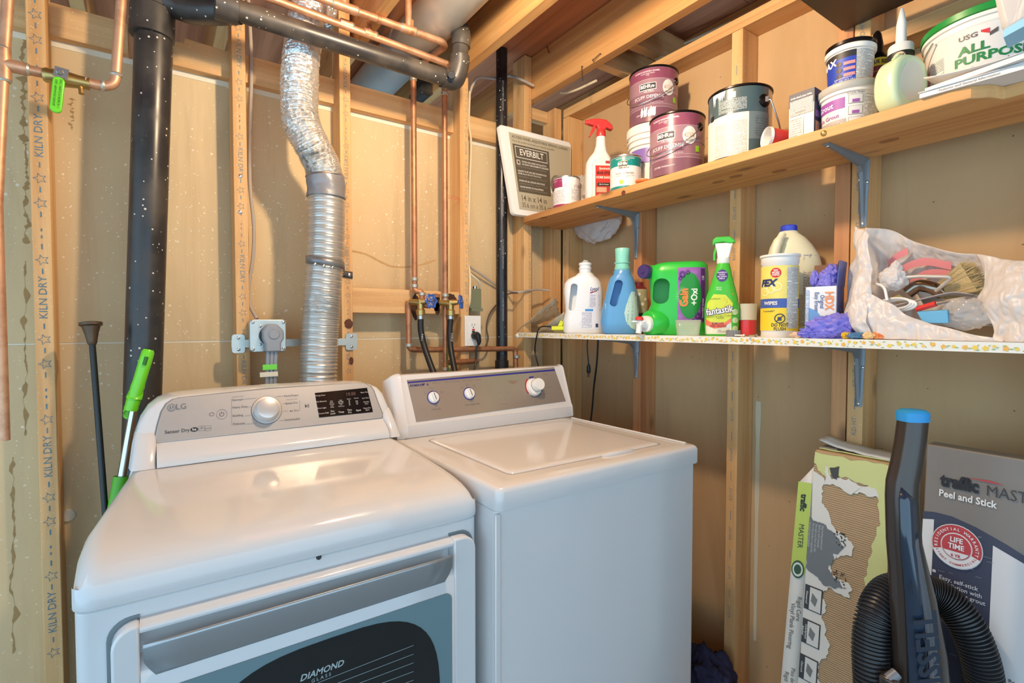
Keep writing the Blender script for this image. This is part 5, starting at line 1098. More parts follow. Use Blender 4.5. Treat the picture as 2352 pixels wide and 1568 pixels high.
# dark spray texture bottle, caulk tube, pale green dispenser
p = at(2014, 120, x=1.455); t = thing('texture_bottle', 'black bottle with yellow and maroon label behind the tubs', 'bottle', (1.455, p.y, SZ), face(1.455, p.y, 0)); Rb = .026
part('body', G().lathe([(Rb-.002, 0), (Rb, .003), (Rb, .185), (Rb-.003, .192), (.014, .205), (.013, .225), (.009, .250), (.004, .258)], 30), M_RIMB, t, w=False); band(t, Rb, -80, 80, .165, .184, ink((226, 190, 40))); band(t, Rb, -80, 80, .140, .165, ink((130, 40, 30))); band(t, Rb, -80, 80, .128, .140, ink((214, 150, 50)))
ctx(t, Rb, 'VALUE SIZE', .0115, 5, .174, (24, 22, 22), .03, sx_=.8); ctx(t, Rb, 'ORANGE PEEL', .0060, 5, .152, (220, 120, 60), .02, sx_=.9); ctx(t, Rb, 'KNOCKDOWN', .0066, 5, .134, (30, 26, 24), .02, sx_=.85); ctx(t, Rb, 'HOMAX', .0160, 8, .114, (236, 234, 230), .03, sx_=.9)
p = at(2073, 150, x=1.408); t = thing('caulk_tube', 'caulk cartridge with black label and long white nozzle', 'caulk tube', (1.408, p.y+.004, SZ), face(1.405, p.y, -4)); Rk = .0250
part('cartridge', G().lathe([(Rk-.001, 0), (Rk, .002), (Rk, .176), (Rk-.002, .180), (.001, .180)], 30), mat('white_tube', (226, 222, 218), .35, var=.02), t, w=False); part('nozzle', G().lathe([(.0115, .179), (.0105, .190), (.0095, .230), (.0065, .246), (.0035, .262), (.0025, .264)], 20), M_WHITEP, t, w=False)
band(t, Rk, -100, 100, .132, .160, ink((26, 24, 22))); band(t, Rk, -100, 100, .122, .132, ink((190, 160, 130))); band(t, Rk, -100, 100, .080, .122, ink((196, 62, 46))); g = ellg(0, .147, .0105, .0105, cylmap(Rk, .0012)); part('logo_disc', g, ink((200, 184, 150)), t, w=False, smooth=0); ctx(t, Rk, 'GE', .0135, 0, .147, (90, 76, 56), .01, .0018, shear=.3); ctx(t, Rk, 'SUPREME', .0085, 4, .114, (236, 230, 220), .03, sx_=.9); ctx(t, Rk, 'silicone', .006, -50, .140, (230, 224, 214))
p = at(2068, 210, x=1.338); t = thing('tape_dispenser', 'pale green rounded plastic dispenser at the shelf edge', 'dispenser', (1.338, p.y, SZ), face(1.338, p.y, -42)); M_MINT = mat('pale_green_plastic', (200, 218, 178), .3, var=.02, coat=.2)
rg = []
for q, ins in ((-.026, .012), (-.024, .004), (-.018, 0), (.018, 0), (.024, .004), (.026, .012)): rg.append([(q, (.047-ins)*math.copysign(abs(math.cos(a))**.85, math.cos(a)), .0605+(.0600-ins)*math.copysign(abs(math.sin(a))**.8, math.sin(a))) for a in [2*PI*i/36 for i in range(36)]])
part('shell', G().loft(rg), M_MINT, t, w=False, smooth=60); part('window', G().loft([[(x, .030*math.cos(a), .062+.042*math.sin(a)) for a in [2*PI*i/28 for i in range(28)]] for x in (.0255, .0268)]), mat('misty_plastic', (206, 204, 188), .2, var=.06), t, w=False); part('lever', G().tube([(0, -.02, .116), (0, -.012, .124), (0, 0, .126)], [.004, .006, .003], 10), M_MINT, t, w=False)
# joint compound bucket
a = at(2268, 150, x=1.448); xj, yj = 1.448, a.y; t = thing('compound_bucket', 'large white joint compound bucket with green lid', 'bucket', (xj, yj, SZ), face(xj, yj, 0)); Rj = .106
part('body', G().lathe([(Rj-.014, 0), (Rj-.011, .004), (Rj-.003, .160), (Rj, .164), (Rj, .176), (Rj+.004, .178), (Rj+.004, .186), (Rj+.001, .188)], 56), M_TUB, t, w=False); part('lid', G().lathe([(Rj+.002, .187), (Rj+.006, .189), (Rj+.006, .204), (Rj+.002, .207), (Rj-.004, .207), (Rj-.008, .200), (.001, .200)], 56), mat('green_lid', (22, 138, 58), .35, var=.04), t, w=False)
mj = cylmap(Rj-.012, .0006, .054); mj2 = cylmap(Rj-.012, .0014, .054); Rq = Rj-.012
lt(t, 'USG', .0150, -.028, .142, (90, 80, 76), mj2, .02); g = polyg([(-.010, .148), (.002, .148), (.002, .136), (-.010, .144)], mj2); part('logo_mark', g, ink((206, 54, 60)), t, w=False, smooth=0); g = polyg([(.002, .138), (.013, .146), (.013, .136), (.002, .130)], mj2); part('logo_mark', g, ink((90, 80, 78)), t, w=False, smooth=0)
part('red_banner', quadg(.018, .075, .138, .148, mj2, None, 8, 1), ink((206, 54, 60)), t, w=False, smooth=60); lt(t, 'SHEETROCK', .0098, .046, .143, (240, 232, 226), cylmap(Rj-.012, .002, .054), .03); lt(t, 'ALL', .0270, -.020, .112, (20, 122, 60), mj2, .035); lt(t, 'PURPOSE', .0270, .006, .088, (20, 122, 60), mj2, .035); lt(t, 'Todo Proposito', .0100, -.016, .0665, (90, 140, 100), mj2); lt(t, 'Joint Compound', .0078, .054, .0735, (60, 60, 60), mj2, .02)
part('fine_print', quadg(R(-62)*Rq, R(-42)*Rq, .010, .120, mj, None, 8, 1), fineprint('bucket_fine', (232, 226, 218), (90, 84, 82), .0055, .38), t, w=False, smooth=60); part('pink_panel', quadg(R(-88)*Rq, R(-66)*Rq, .006, .110, mj, None, 8, 1), fineprint('bucket_fine2', (226, 190, 196), (200, 120, 140), .0055, .38), t, w=False, smooth=60)
bail(t, Rj, -50, .165, .120, M_TIN, False, .0022)
for ch in t.children: ch.data.transform(Matrix.Diagonal((1, 1, .84, 1)))
# booklets on the shelf edge, dark panel above, wrapped pack hanging at the far right
for k, (px, py, rz, lab) in enumerate(((2215, 190, 3, 'folded white instruction booklet lying on the shelf edge'), (2230, 178, -9, 'open white leaflet resting on the instruction booklet'))):
    q = at(px, py, x=1.29); t = thing('booklet', lab, 'booklet', (1.306, q.y-.008, SZ+.0135*k), R(rz), 'booklets'); m_ = mat('booklet_paper', (232, 228, 224), .6, var=.03)
    part('pages', G().bb(-.030, .030, -.075, .075, 0, .009), m_, t, w=False); part('cover', G().grid(lambda u, v: Vector((-.033+.066*u, -.077+.154*v, .0105+(.020*k)*v*v*(1-u*.3))), 6, 8), m_, t, w=False, solid=.001)
    if k == 0: part('spine_print', textg('Features and General Information', .0065, 0, .0045, lambda x, z: Vector((-.0308, -x, z))), ink((110, 106, 110)), t, w=False, smooth=0)
c = at(1935, 72, x=XS-.004); zb_ = c.z
g = G().bb(.98, XS-.004, -.25, c.y, zb_, zb_+.022); one('storage_board', g, mat('dark_brown_board', (74, 62, 48), .45, var=.25, vs=14), 'dark brown board wedged above the joint compound bucket', 'board', (1.25, .2, zb_), bevel=.002)
hp = thing('wrapped_pack', 'white plastic wrapped pack with blue stripe hanging at top right', 'pack', (1.22, .20, 1.93)); xq = 1.16
o_ = [at(2274, -60, x=xq), at(2288, 12, x=xq), at(2298, 52, x=xq), at(2310, 72, x=xq), at(2400, 20, x=xq), at(2420, -60, x=xq)]
g = G(); g.loft([[p_+Vector((-.0, 0, 0)) for p_ in o_], [p_+Vector((.05, 0.005, .0)) for p_ in o_]]); part('pack', g, M_FILMW, hp, bevel=.008)
o_ = [at(2306, 68, x=xq-.002), at(2305, 86, x=xq-.002), at(2400, 34, x=xq-.002), at(2400, 14, x=xq-.002)]; g = G(); g.loft([o_, [p_+Vector((.052, .005, 0)) for p_ in o_]]); part('blue_edge', g, mat('light_blue_film', (150, 206, 232), .4, var=.04), hp)
# ------------------------------------------------------------------ things on the lower shelf
def cut(o, g):
    """cut a hole (a handle) through a part's mesh"""
    me = mesh_of(g, 'cut', 0); c = bpy.data.objects.new('cut', me); COL.objects.link(c)
    q = o.modifiers.new('b', 'BOOLEAN'); q.operation = 'DIFFERENCE'; q.object = c; q.solver = 'EXACT'
    c.parent = o.parent
    bpy.context.view_layer.update()
    new = bpy.data.meshes.new_from_object(o.evaluated_get(bpy.context.evaluated_depsgraph_get()))
    o.modifiers.clear(); old = o.data; ms = list(old.materials); o.data = new; new.materials.clear()
    for m in ms: new.materials.append(m)
    new.shade_smooth(); new.set_sharp_from_angle(angle=R(50)); bpy.data.objects.remove(c)
def handle_hole(cx, cz, w_, h_, tilt, d=.2, n=8):
    M = Matrix.Translation((cx, 0, cz)) @ Matrix.Rotation(R(tilt), 4, 'Y') @ FRONT
    return G().prism(rrect(w_, h_, min(w_, h_)*.46, n), -.020, d/2, M)
def body(t, rings, m, name='bottle', n=7, hole=None, label=None):
    o = part(name, G().loft([srect(w_, d_, r_, z, n, cx, 0) for z, w_, d_, r_, cx in rings]), m, t, label, w=False, smooth=60); RING['last'] = rings
    if hole: cut(o, handle_hole(*hole))
    return o
RING = {}
def neck(t, cx, z0, r, h, m, name='neck'):
    return part(name, G().lathe([(r, z0), (r, z0+h*.35), (r+.002, z0+h*.4), (r+.002, z0+h*.5), (r-.001, z0+h*.55), (r-.001, z0+h*.72), (r+.0015, z0+h*.78), (r+.0015, z0+h*.95), (r-.001, z0+h)], 28, Matrix.Translation((cx, 0, 0))), m, t, w=False)
# white disinfectant bottle
p = at(1340, 750, x=1.375); t = thing('cleaner_bottle', 'white handled laundry sanitizer bottle without cap', 'bottle', (1.375, p.y, LZ), face(1.375, p.y, 0)); M_WB = mat('white_bottle', (234, 236, 238), .3, var=.01, sss=.1)
body(t, [(0, .142, .072, .03, 0), (.006, .156, .082, .036, 0), (.05, .158, .084, .036, 0), (.085, .146, .082, .034, .002), (.11, .146, .080, .034, .001), (.16, .152, .078, .034, -.001), (.195, .142, .072, .032, -.003), (.212, .118, .064, .03, -.002), (.224, .076, .058, .028, .004), (.232, .062, .056, .0275, .006), (.236, .052, .052, .0258, .006)], M_WB, hole=(-.040, .140, .026, .105, 6))
neck(t, .006, .235, .0235, .040, M_WB); part('pour_spout', G().tube([(.006, 0, .27), (.010, 0, .284)], [.017, .010], 16), mat('clear_spout', (222, 224, 222), .2, trans=.4), t, w=False)
fl = ringmap(RING['last'], .0006); f2l = ringmap(RING['last'], .0012); pts = [(.026, .178), (.060, .178), (.062, .12), (.066, .03), (.056, .014), (-.012, .020), (-.018, .034), (.004, .075), (.018, .110)]
part('label', subpoly(pts, fl), ink((222, 226, 236)), t, w=False, smooth=0); lt(t, 'Lysol', .019, .040, .170, (44, 46, 110), f2l, .02, sx_=.8, sh=.35); part('red_swoosh', subpoly([(.024, .158), (.050, .164), (.050, .161), (.026, .153)], f2l), ink((150, 40, 60)), t, w=False, smooth=0)
lq(t, .024, .060, .100, .150, fineprint('lysol_fine', (222, 226, 236), (104, 108, 150), .0052, .42), f2l, 'fine_print'); lq(t, .006, .063, .086, .094, (58, 142, 214), f2l, 'blue_bar'); lq(t, -.006, .063, .022, .083, fineprint('lysol_fine2', (222, 226, 236), (120, 122, 156), .0048, .42), f2l, 'fine_print')
lq(t, .046, .056, .024, .038, (60, 62, 110), ringmap(RING['last'], .0018), 'recycle_mark')
# blue softener bottle with mint cap
p = at(1423, 750, x=1.37); t = thing('softener_bottle', 'blue handled fabric softener bottle with mint green cap', 'bottle', (1.37, p.y, LZ), face(1.37, p.y, 0)); M_BB = mat('blue_bottle', (94, 160, 214), .3, var=.02, sss=.1)
body(t, [(0, .112, .066, .03, .004), (.006, .128, .078, .036, .002), (.045, .136, .082, .038, .0), (.085, .130, .080, .037, .002), (.125, .116, .074, .034, .004), (.155, .106, .070, .033, .006), (.185, .094, .064, .030, .006), (.205, .078, .060, .029, .006), (.213, .062, .056, .0275, .008), (.226, .060, .056, .0275, .008), (.230, .050, .050, .0248, .008)], M_BB, hole=(-.012, .145, .028, .095, 14))
M_MC = mat('mint_cap', (142, 216, 198), .3, var=.02, sss=.1); part('cap', G().lathe([(.0255, .228), (.0275, .234), (.0275, .237), (.0250, .240), (.0252, .250), (.0285, .253), (.0285, .256), (.0240, .258), (.0245, .280), (.0262, .304), (.0250, .306), (.022, .300)], 30, Matrix.Translation((.008, 0, 0))), M_MC, t, w=False)
f4 = ringmap(RING['last'], .0006); f5l = ringmap(RING['last'], .0012); pts = [(.040, .150), (.060, .150), (.064, .090), (.064, .03), (.056, .016), (.040, .022), (.022, .045), (.016, .075), (.022, .100), (.030, .125)]
part('label', subpoly(pts, f4), ink((190, 220, 214)), t, w=False, smooth=0); part('label_stripe', quadg(.029, .061, .121, .1225, f5l), ink((50, 70, 90)), t, w=False, smooth=0); lq(t, .026, .060, .034, .072, fineprint('soft_fine', (170, 212, 220), (110, 150, 170), .005), f5l, 'fine_print'); lq(t, .028, .060, .080, .116, fineprint('soft_fine2', (190, 220, 214), (90, 120, 130), .012, .5), f5l, 'fine_print'); part('seam_line', G().tube([(-.045, -.0335, .03), (-.050, -.028, .11)], .0016, 6), mat('pale_blue_edge', (170, 200, 226), .4), t, w=False)
# small bottle seen between the two
p = at(1466, 720, x=1.485); t = thing('spray_can', 'flower printed can with maroon base between blue and green bottles', 'can', (1.485, p.y, LZ), face(1.485, p.y, 0)); part('body', G().lathe([(.030, 0), (.033, .003), (.033, .165), (.028, .172), (.020, .178), (.020, .192), (.001, .193)], 30), mat('maroon_can', (120, 40, 52), .3, var=.1), t, w=False); band(t, .033, -170, 170, .075, .165, mat('leafy_label', (178, 176, 140), .4, var=.35, vs=60), 'label_band'); band(t, .033, -170, 170, .068, .078, ink((30, 60, 30)), 'label_band')
g = G(); [ellg(R(-40+22*k)*.033, .11+.018*(k % 3), .006, .006, cylmap(.033, .0012), g, 12) for k in range(5)]; part('flower_print', g, M_WHT, t, w=False, smooth=0)
# green detergent dispenser lying on its side
p = at(1548, 740, x=1.385); t = thing('detergent_jug', 'large green detergent dispenser lying on its side with white spout', 'jug', (1.385, p.y, LZ), face(1.385, p.y, 0)); M_GN = mat('green_jug', (46, 190, 66), .3, var=.02, sss=.1)
o = body(t, [(0, .172, .104, .04, .014), (.006, .186, .116, .046, .010), (.040, .190, .122, .05, .008), (.075, .186, .124, .05, .010), (.100, .176, .124, .05, .016), (.16, .180, .124, .05, .014), (.20, .186, .122, .05, .010), (.222, .176, .112, .046, .012), (.232, .140, .094, .04, .020)], M_GN, hole=(-.040, .140, .050, .080, 4))
part('filler_neck', G().tube([(-.07, -.0, .205), (-.098, -.018, .205)], [.024, .020], 20), M_GN, t, w=False); part('filler_cap', G().tube([(-.086, -.03, .204), (-.094, -.048, .204), (-.097, -.053, .204)], [.0225, .0235, .021], 26), mat('purple_cap', (66, 48, 104), .35, var=.04), t, w=False); part('cap_boss', G().tube([(-.0965, -.0525, .204), (-.0985, -.056, .204)], [.007, .005], 12), MATS['purple_cap'], t, w=False)
part('spout_base', G().tube([(-.05, -.03, .040), (-.076, -.060, .038), (-.080, -.064, .038)], [.048, .040, .034], 28), M_GN, t, w=False); part('spout_ring', G().tube([(-.078, -.062, .036), (-.088, -.075, .036)], [.026, .026], 26), M_WHITEP, t, w=False)
sp_ = part('tap', G().tube([(-.084, -.072, .036), (-.106, -.094, .036), (-.108, -.096, .036)], [.015, .014, .010], 20).tube([(-.103, -.091, .034), (-.106, -.095, .006)], [.010, .009], 14).box((-.106, -.094, .044), (.040, .010, .004), Matrix.Identity(4)), M_WHITEP, t, 'white push-button tap', w=False); part('push_button', G().tube([(-.104, -.092, .048), (-.104, -.092, .056), (-.104, -.092, .059)], [.013, .012, .008], 18), M_REDP, sp_, w=False)
GR = RING['last']
cm_ = lambda x, z, e=0.: ringmap(GR, e)(x, z)
q1 = lambda x, z: cm_(x, z, .0006); q2 = lambda x, z: cm_(x, z, .0014); q3 = lambda x, z: cm_(x, z, .002)
part('label', quadg(.010, .094, .040, .212, q1, None, 16, 12), mat('purple_label_gain', (150, 96, 170), .35, var=.45, vs=55), t, w=False, smooth=60)
part('label_oval', subpoly([(.046+.034*math.cos(2*PI*i/36), .124+.072*math.sin(2*PI*i/36)) for i in range(36)], q2), ink((22, 140, 50)), t, w=False, smooth=0); part('label_edge', quadg(.078, .090, .044, .208, q2, None, 4, 10), ink((84, 40, 112)), t, w=False, smooth=0)
g = G()
for k in range(26):
    a = 2*PI*k/26; polyg([(.024+.010*math.cos(a-.05), .122+.018*math.sin(a-.05)), (.024+.010*math.cos(a+.05), .122+.018*math.sin(a+.05)), (.024+.022*math.cos(a), .122+.036*math.sin(a))], q3, g)
part('label_rays', g, ink((196, 232, 180)), t, w=False, smooth=0)
lt(t, 'Gain', .034, .030, .118, (240, 130, 50), lambda x, z: cm_(x, z, .0028), .04, rot=PI/2, sx_=.9); lt(t, '+Oxi', .026, .060, .120, (240, 246, 236), q3, .03, rot=PI/2, sx_=.95); lt(t, 'moonlight breeze', .0085, .085, .085, (226, 210, 236), q3, .015, rot=PI/2); lt(t, '150', .010, .085, .178, (226, 210, 236), q3, .02, rot=PI/2)
for k, (x, z, r) in enumerate(((.024, .190, .010), (.040, .196, .007), (.070, .060, .010), (.058, .046, .006), (.018, .178, .006))): part('label_flourish', ellg(x, z, r, r*1.2, q2, None, 16, .3), ink((92, 44, 124)), t, w=False, smooth=0)
g = G(); [g.ball((-.052+.007*i, -.0535, .214+.004*(i % 2)), .0016, 4) for i in range(6)]; part('embossed_dots', g, M_GN, t, w=False)
# clear measuring cup
p = at(1580, 766, x=1.305); t = thing('measuring_cup', 'small clear plastic measuring cup in front of green jug', 'cup', (1.305, p.y, LZ), face(1.305, p.y, 0)); M_CC = mat('clear_cup', (216, 222, 204), .12, var=.02, trans=.2, alpha=.32)
part('cup', G().loft([srect(.062, .052, .012, .0005, 5), srect(.072, .060, .013, .046, 5)], cap=(True, False)), M_CC, t, w=False, solid=.0018); part('rim', G().tube([(x, y, .046) for x, y in rrect(.072, .060, .013, 5)]+[(.036, .017, .046)], .0016, 6), M_CC, t, w=False)
# green trigger cleaner
p = at(1657, 750, x=1.37); t = thing('spray_bottle', 'bright green cleaner spray bottle with green and white trigger', 'spray bottle', (1.37, p.y, LZ), face(1.37, p.y, 0)); M_FG = mat('spray_green', (70, 190, 60), .3, var=.03)
body(t, [(0, .084, .050, .020, 0), (.005, .092, .056, .024, 0), (.04, .095, .058, .025, 0), (.085, .095, .058, .025, 0), (.115, .086, .054, .024, 0), (.150, .066, .048, .022, .001), (.180, .050, .042, .020, .002), (.205, .038, .036, .0175, .003), (.215, .032, .032, .0158, .003)], M_FG)
part('neck_collar', G().lathe([(.0165, .212), (.0180, .215), (.0180, .228), (.015, .232)], 24, Matrix.Translation((.003, 0, 0))), M_WHITEP, t, w=False); M4 = Matrix.Translation((.003, 0, .228))
part('pump_body', G().prism([(-.016, .0), (.016, .0), (.022, .030), (.026, .044), (-.024, .044), (-.018, .020)], -.012, .012, M4 @ FRONT), M_WHITEP, t, w=False, bevel=.003); part('trigger_hood', G().prism([(-.030, .036), (-.030, .054), (-.020, .062), (.016, .062), (.030, .050), (.032, .044), (.018, .040), (.0, .046), (-.022, .044)], -.0135, .0135, M4 @ FRONT), M_FG, t, w=False, bevel=.003)
part('trigger', G().prism([(-.022, .036), (-.016, .034), (-.022, .012), (-.022, -.006), (-.028, -.006), (-.028, .016)], -.006, .006, M4 @ FRONT), M_FG, t, w=False, bevel=.001)
k1 = ringmap(RING['last'], .0006); k2 = ringmap(RING['last'], .0014); k3 = ringmap(RING['last'], .0034)
part('label', subpoly([(-.042, .030), (.024, .030), (.026, .060), (.030, .095), (.010, .120), (-.022, .122), (-.040, .095)], k1), ink((206, 220, 70)), t, w=False, smooth=0); part('label', subpoly([(-.043, .006), (.028, .006), (.026, .040), (-.043, .040)], k1), ink((226, 228, 206)), t, w=False, smooth=0)
part('red_swoosh', subpoly([(-.044, .050), (-.020, .036), (.010, .040), (.024, .052), (.026, .042), (.008, .026), (-.020, .022), (-.044, .034)], k2), ink((232, 120, 90)), t, w=False, smooth=0); lt(t, 'REMOVES\n100% GREASE', .0085, -.010, .033, (150, 40, 40), k3, .02, sx_=.9, lh=.9)
lt(t, 'fantastik', .0265, -.006, .074, (60, 40, 110), k2, .075, sx_=.82, rot=.16); lt(t, 'fantastik', .0265, -.006, .074, (240, 240, 240), k3, .02, sx_=.82, rot=.16); lt(t, 'DISINFECTANT MULTI-PURPOSE\nCLEANER', .0050, -.004, .055, (90, 110, 40), k3, .01, rot=.06); lt(t, 'scjohnson', .007, -.018, .109, (90, 130, 60), k2, 0., sh=.2)
g = subpoly([(.0+.0155*math.cos(a), .176+.018*math.sin(a)) for a in [2*PI*i/22 for i in range(22)]], k1); part('purple_badge', g, ink((70, 50, 130)), t, w=False, smooth=0); lt(t, 'POWERFUL\nCLEAN\nNO HARSH\nSMELLS', .0058, 0, .176, (226, 220, 240), k2, .02, sx_=.85); lt(t, 'KILLS\n99.9%', .006, -.008, .138, (220, 240, 200), k1, .01)
g = G(); rn = random.Random(4)
for k in range(40): x = .016+rn.uniform(-.010, .016); z = .055+rn.uniform(0, .08); ellg(x, z, .0012, .0012, k2, g, 6)
part('speckle_print', g, ink((226, 150, 60)), t, w=False, smooth=0)
for k in range(3): part('round_icon', ellg(.036, .070-.024*k, .0075, .0085, k2), ink((196, 220, 170)), t, w=False, smooth=0)
lq(t, -.010, .022, .010, .020, fineprint('fan_fine', (226, 228, 206), (60, 60, 60), .003, .4), k2, 'barcode'); part('drop_mark', ellg(.018, .030, .005, .007, k2), ink((200, 220, 232)), t, w=False, smooth=0)
# grey ribbed cap, red-topped cup behind, screws
p = at(1684, 768, x=1.298); g = G(); n_ = 36; g.loft([[((.0175+(.0012 if j % 2 else 0))*math.cos(2*PI*j/n_), (.0175+(.0012 if j % 2 else 0))*math.sin(2*PI*j/n_), z) for j in range(n_)] for z in (0, .018)]); g.v = [v+Vector((1.298, p.y, LZ)) for v in g.v]; one('ribbed_cap', g, mat('grey_cap', (128, 128, 124), .45), 'grey ribbed screw cap at the foot of green sprayer', 'cap', (1.298, p.y, LZ), smooth=20)
p = at(1716, 740, x=1.42); t = thing('plastic_cup', 'frosted cup with red lower half between sprayer and wipes', 'cup', (1.42, p.y, LZ), face(1.42, p.y, 0)); part('red_base', G().lathe([(.022, 0), (.024, .002), (.025, .046), (.001, .046)], 26), mat('red_cup_base', (206, 54, 60), .3), t, w=False); part('frosted_top', G().lathe([(.025, .047), (.0265, .094), (.0255, .094), (.0245, .048)], 26, cap=(False, False)), mat('frosted', (222, 214, 190), .4, alpha=.8), t, w=False)
for k, (px, py, rz, L_) in enumerate(((1708, 772, 20, .022), (1735, 773, 80, .026))):
    p = at(px, py, x=1.288); t = thing('loose_screw', ('short bright machine screw lying beside the grey cap', 'longer bright screw lying beside the wipes canister')[k], 'screw', (1.288, p.y, LZ+.0045), R(rz), 'loose screws'); part('shank', G().tube([(0, 0, 0), (0, L_, 0)], .0022, 8), M_STEEL, t, w=False); part('head', G().tube([(0, 0, 0), (0, -.0025, 0), (0, -.004, 0)], [.0045, .0045, .002], 12), M_STEEL, t, w=False)
# wipes canister
p = at(1789, 760, x=1.345); Rw = .0440; t = thing('wipes_canister', 'open yellow and white cleaning wipes canister', 'canister', (1.345, p.y, LZ), face(1.345, p.y, 0)); part('body', G().lathe([(Rw-.003, 0), (Rw-.001, .003), (Rw-.001, .190), (Rw+.001, .193), (Rw+.001, .206), (Rw+.004, .209), (Rw+.004, .214), (Rw-.002, .215), (Rw-.003, .200), (.001, .200)], 44), M_TUB, t, w=False)
band(t, Rw, -110, 100, .018, .076, ink((244, 208, 50))); band(t, Rw, -110, 100, .076, .100, ink((66, 92, 166))); band(t, Rw, -110, 100, .100, .184, mat('lemon_print', (240, 218, 110), .4, var=.16, vs=45)); band(t, Rw, 22, 68, .024, .180, fineprint('wipes_fine', (222, 218, 206), (96, 94, 110), .0052, .4), 'fine_print', .0012)
part('red_badge', ellg(R(-12)*Rw, .166, .0125, .0125, cylmap(Rw, .0014)), ink((210, 50, 50)), t, w=False, smooth=0); ctx(t, Rw, '25%\nMORE\nWIPES', .0068, -12, .166, (246, 230, 220), .03, .002, sx_=.9, lh=.85); ctx(t, Rw, 'FEX', .024, -40, .140, (40, 50, 110), .05, .002, shear=.3); ctx(t, Rw, 'WIPES', .0125, -28, .088, (240, 236, 226), .03); ctx(t, Rw, '5 seconds!*', .0068, -34, .068, (70, 70, 90), .01)
g = ellg(R(2)*Rw, .049, .0125, .0125, cylmap(Rw, .0014), None, 26, .82); part('no_flush_ring', g, ink((50, 50, 70)), t, w=False, smooth=0); g = polyg([(R(2)*Rw+x, .049+z) for x, z in ((-.0085, -.007), (-.007, -.0085), (.0085, .007), (.007, .0085))], cylmap(Rw, .0018)); part('no_flush_bar', g, ink((50, 50, 70)), t, w=False, smooth=0); part('tank_icon', quadg(R(2)*Rw-.005, R(2)*Rw+.004, .043, .053, cylmap(Rw, .0012)), ink((70, 70, 90)), t, w=False, smooth=0); ctx(t, Rw, 'DO NOT\nFLUSH', .0120, 2, .027, (60, 56, 50), .02, sx_=.8, lh=.85)
for k in range(3): part('lemon_slice', ellg(R(-48+20*k)*Rw, .118+.006*k, .012, .011, cylmap(Rw, .0013), None, 20, .8), ink((250, 240, 190)), t, w=False, smooth=0)
# bleach jug
p = at(1820, 700, x=1.49); t = thing('bleach_jug', 'translucent cream jug with blue cap behind the wipes', 'jug', (1.49, p.y, LZ), face(1.49, p.y, 4)); M_BJ = mat('translucent_hdpe', (226, 222, 192), .35, var=.03, sss=.25)
rr_ = [(0, .126, .126, .04, 0), (.006, .138, .138, .046, 0)]
for k in range(6): rr_ += [(.010+.016*k, .140, .140, .048, 0), (.018+.016*k, .136, .136, .046, 0)]
rr_ += [(.115, .140, .140, .05, 0), (.190, .140, .138, .05, 0), (.225, .130, .126, .05, -.002), (.255, .108, .104, .05, -.006), (.278, .080, .078, .038, -.010), (.292, .050, .050, .0245, -.012), (.300, .040, .040, .0195, -.012)]
body(t, rr_, M_BJ); part('handle_ridge', G().tube(catmull([(-.030, -.045, .285), (-.044, -.062, .255), (-.050, -.070, .215), (-.046, -.069, .165)], 6), [.010]*4+[.012]*15, 12), M_BJ, t, w=False); part('cap', G().lathe([(.0205, .297), (.0215, .299), (.0215, .312), (.019, .315), (.001, .315)], 26, Matrix.Translation((-.012, 0, 0))), mat('blue_cap', (50, 66, 190), .35), t, w=False)
fj = ringmap(RING['last'], .0012); lq(t, .020, .052, .115, .225, fineprint('bleach_fine', (222, 216, 190), (90, 84, 110), .006, .42), fj, 'fine_print'); lq(t, .010, .056, .030, .115, fineprint('bleach_fine2', (216, 208, 176), (100, 92, 90), .0048, .4), fj, 'fine_print'); lq(t, .010, .056, .004, .030, ink((232, 204, 50)), fj); lq(t, .030, .046, .040, .048, (40, 44, 110), ringmap(RING['last'], .002), 'logo_panel')
# carton of erasers with gloves in it
p = at(1893, 750, x=1.39); t = thing('eraser_carton', 'open white and blue cleaning eraser carton', 'box', (1.39, p.y, LZ), face(1.39, p.y, -14)); M_CARD = mat('white_card', (232, 234, 238), .45, var=.02); M_BCARD = mat('blue_card', (70, 88, 156), .4, var=.08); hw, hd_, hh = .0345, .034, .128
for nm, a in (('carton_front', (-hw, hw, -hd_, -hd_+.002, 0, hh)), ('carton_back', (-hw, hw, hd_-.002, hd_, 0, hh)), ('carton_side', (-hw, -hw+.002, -hd_, hd_, 0, hh)), ('carton_base', (-hw, hw, -hd_, hd_, 0, .002))): part(nm, G().bb(*a), M_CARD, t, w=False)
part('carton_side', G().bb(hw-.002, hw, -hd_, hd_, 0, hh), M_BCARD, t, w=False); part('carton_flap', G().bb(-hw, hw, -.001, .001, 0, .060, Matrix.Translation((0, hd_, hh)) @ Matrix.Rotation(R(-4), 4, 'X')), mat('brown_card', (132, 92, 66), .7), t, w=False); part('carton_flap', G().bb(-.001, .001, -hd_, hd_, 0, .062, Matrix.Translation((hw, 0, hh)) @ Matrix.Rotation(R(4), 4, 'Y')), M_BCARD, t, w=False)
fh = facemap(-hd_); fh2 = facemap(-hd_-.0008); part('blue_fade', polyg([(-hw, 0), (-hw, .080), (-.010, .068), (.020, .030), (.016, .0)], fh), ink((106, 158, 220)), t, w=False, smooth=0); part('orange_corner', polyg([(-hw, .004), (-hw, .022), (-.022, .008)], fh2), ink((236, 130, 40)), t, w=False, smooth=0)
lt(t, 'HDX', .026, .018, .092, (238, 150, 90), fh2, .03, rot=-PI/2, sx_=.8); lt(t, 'Original\nEasy Eraser', .0135, -.003, .090, (60, 80, 140), fh2, .01, rot=-PI/2, sx_=.78, lh=.9); lq(t, -.033, -.026, .02, .12, fineprint('hdx_fine', (200, 216, 236), (90, 110, 160), .0035), fh2, 'fine_print'); part('eraser_picture', polyg([(-.012, .020), (.004, .044), (.020, .030), (.014, .010), (-.010, .006)], fh2), ink((244, 244, 244)), t, w=False, smooth=0)
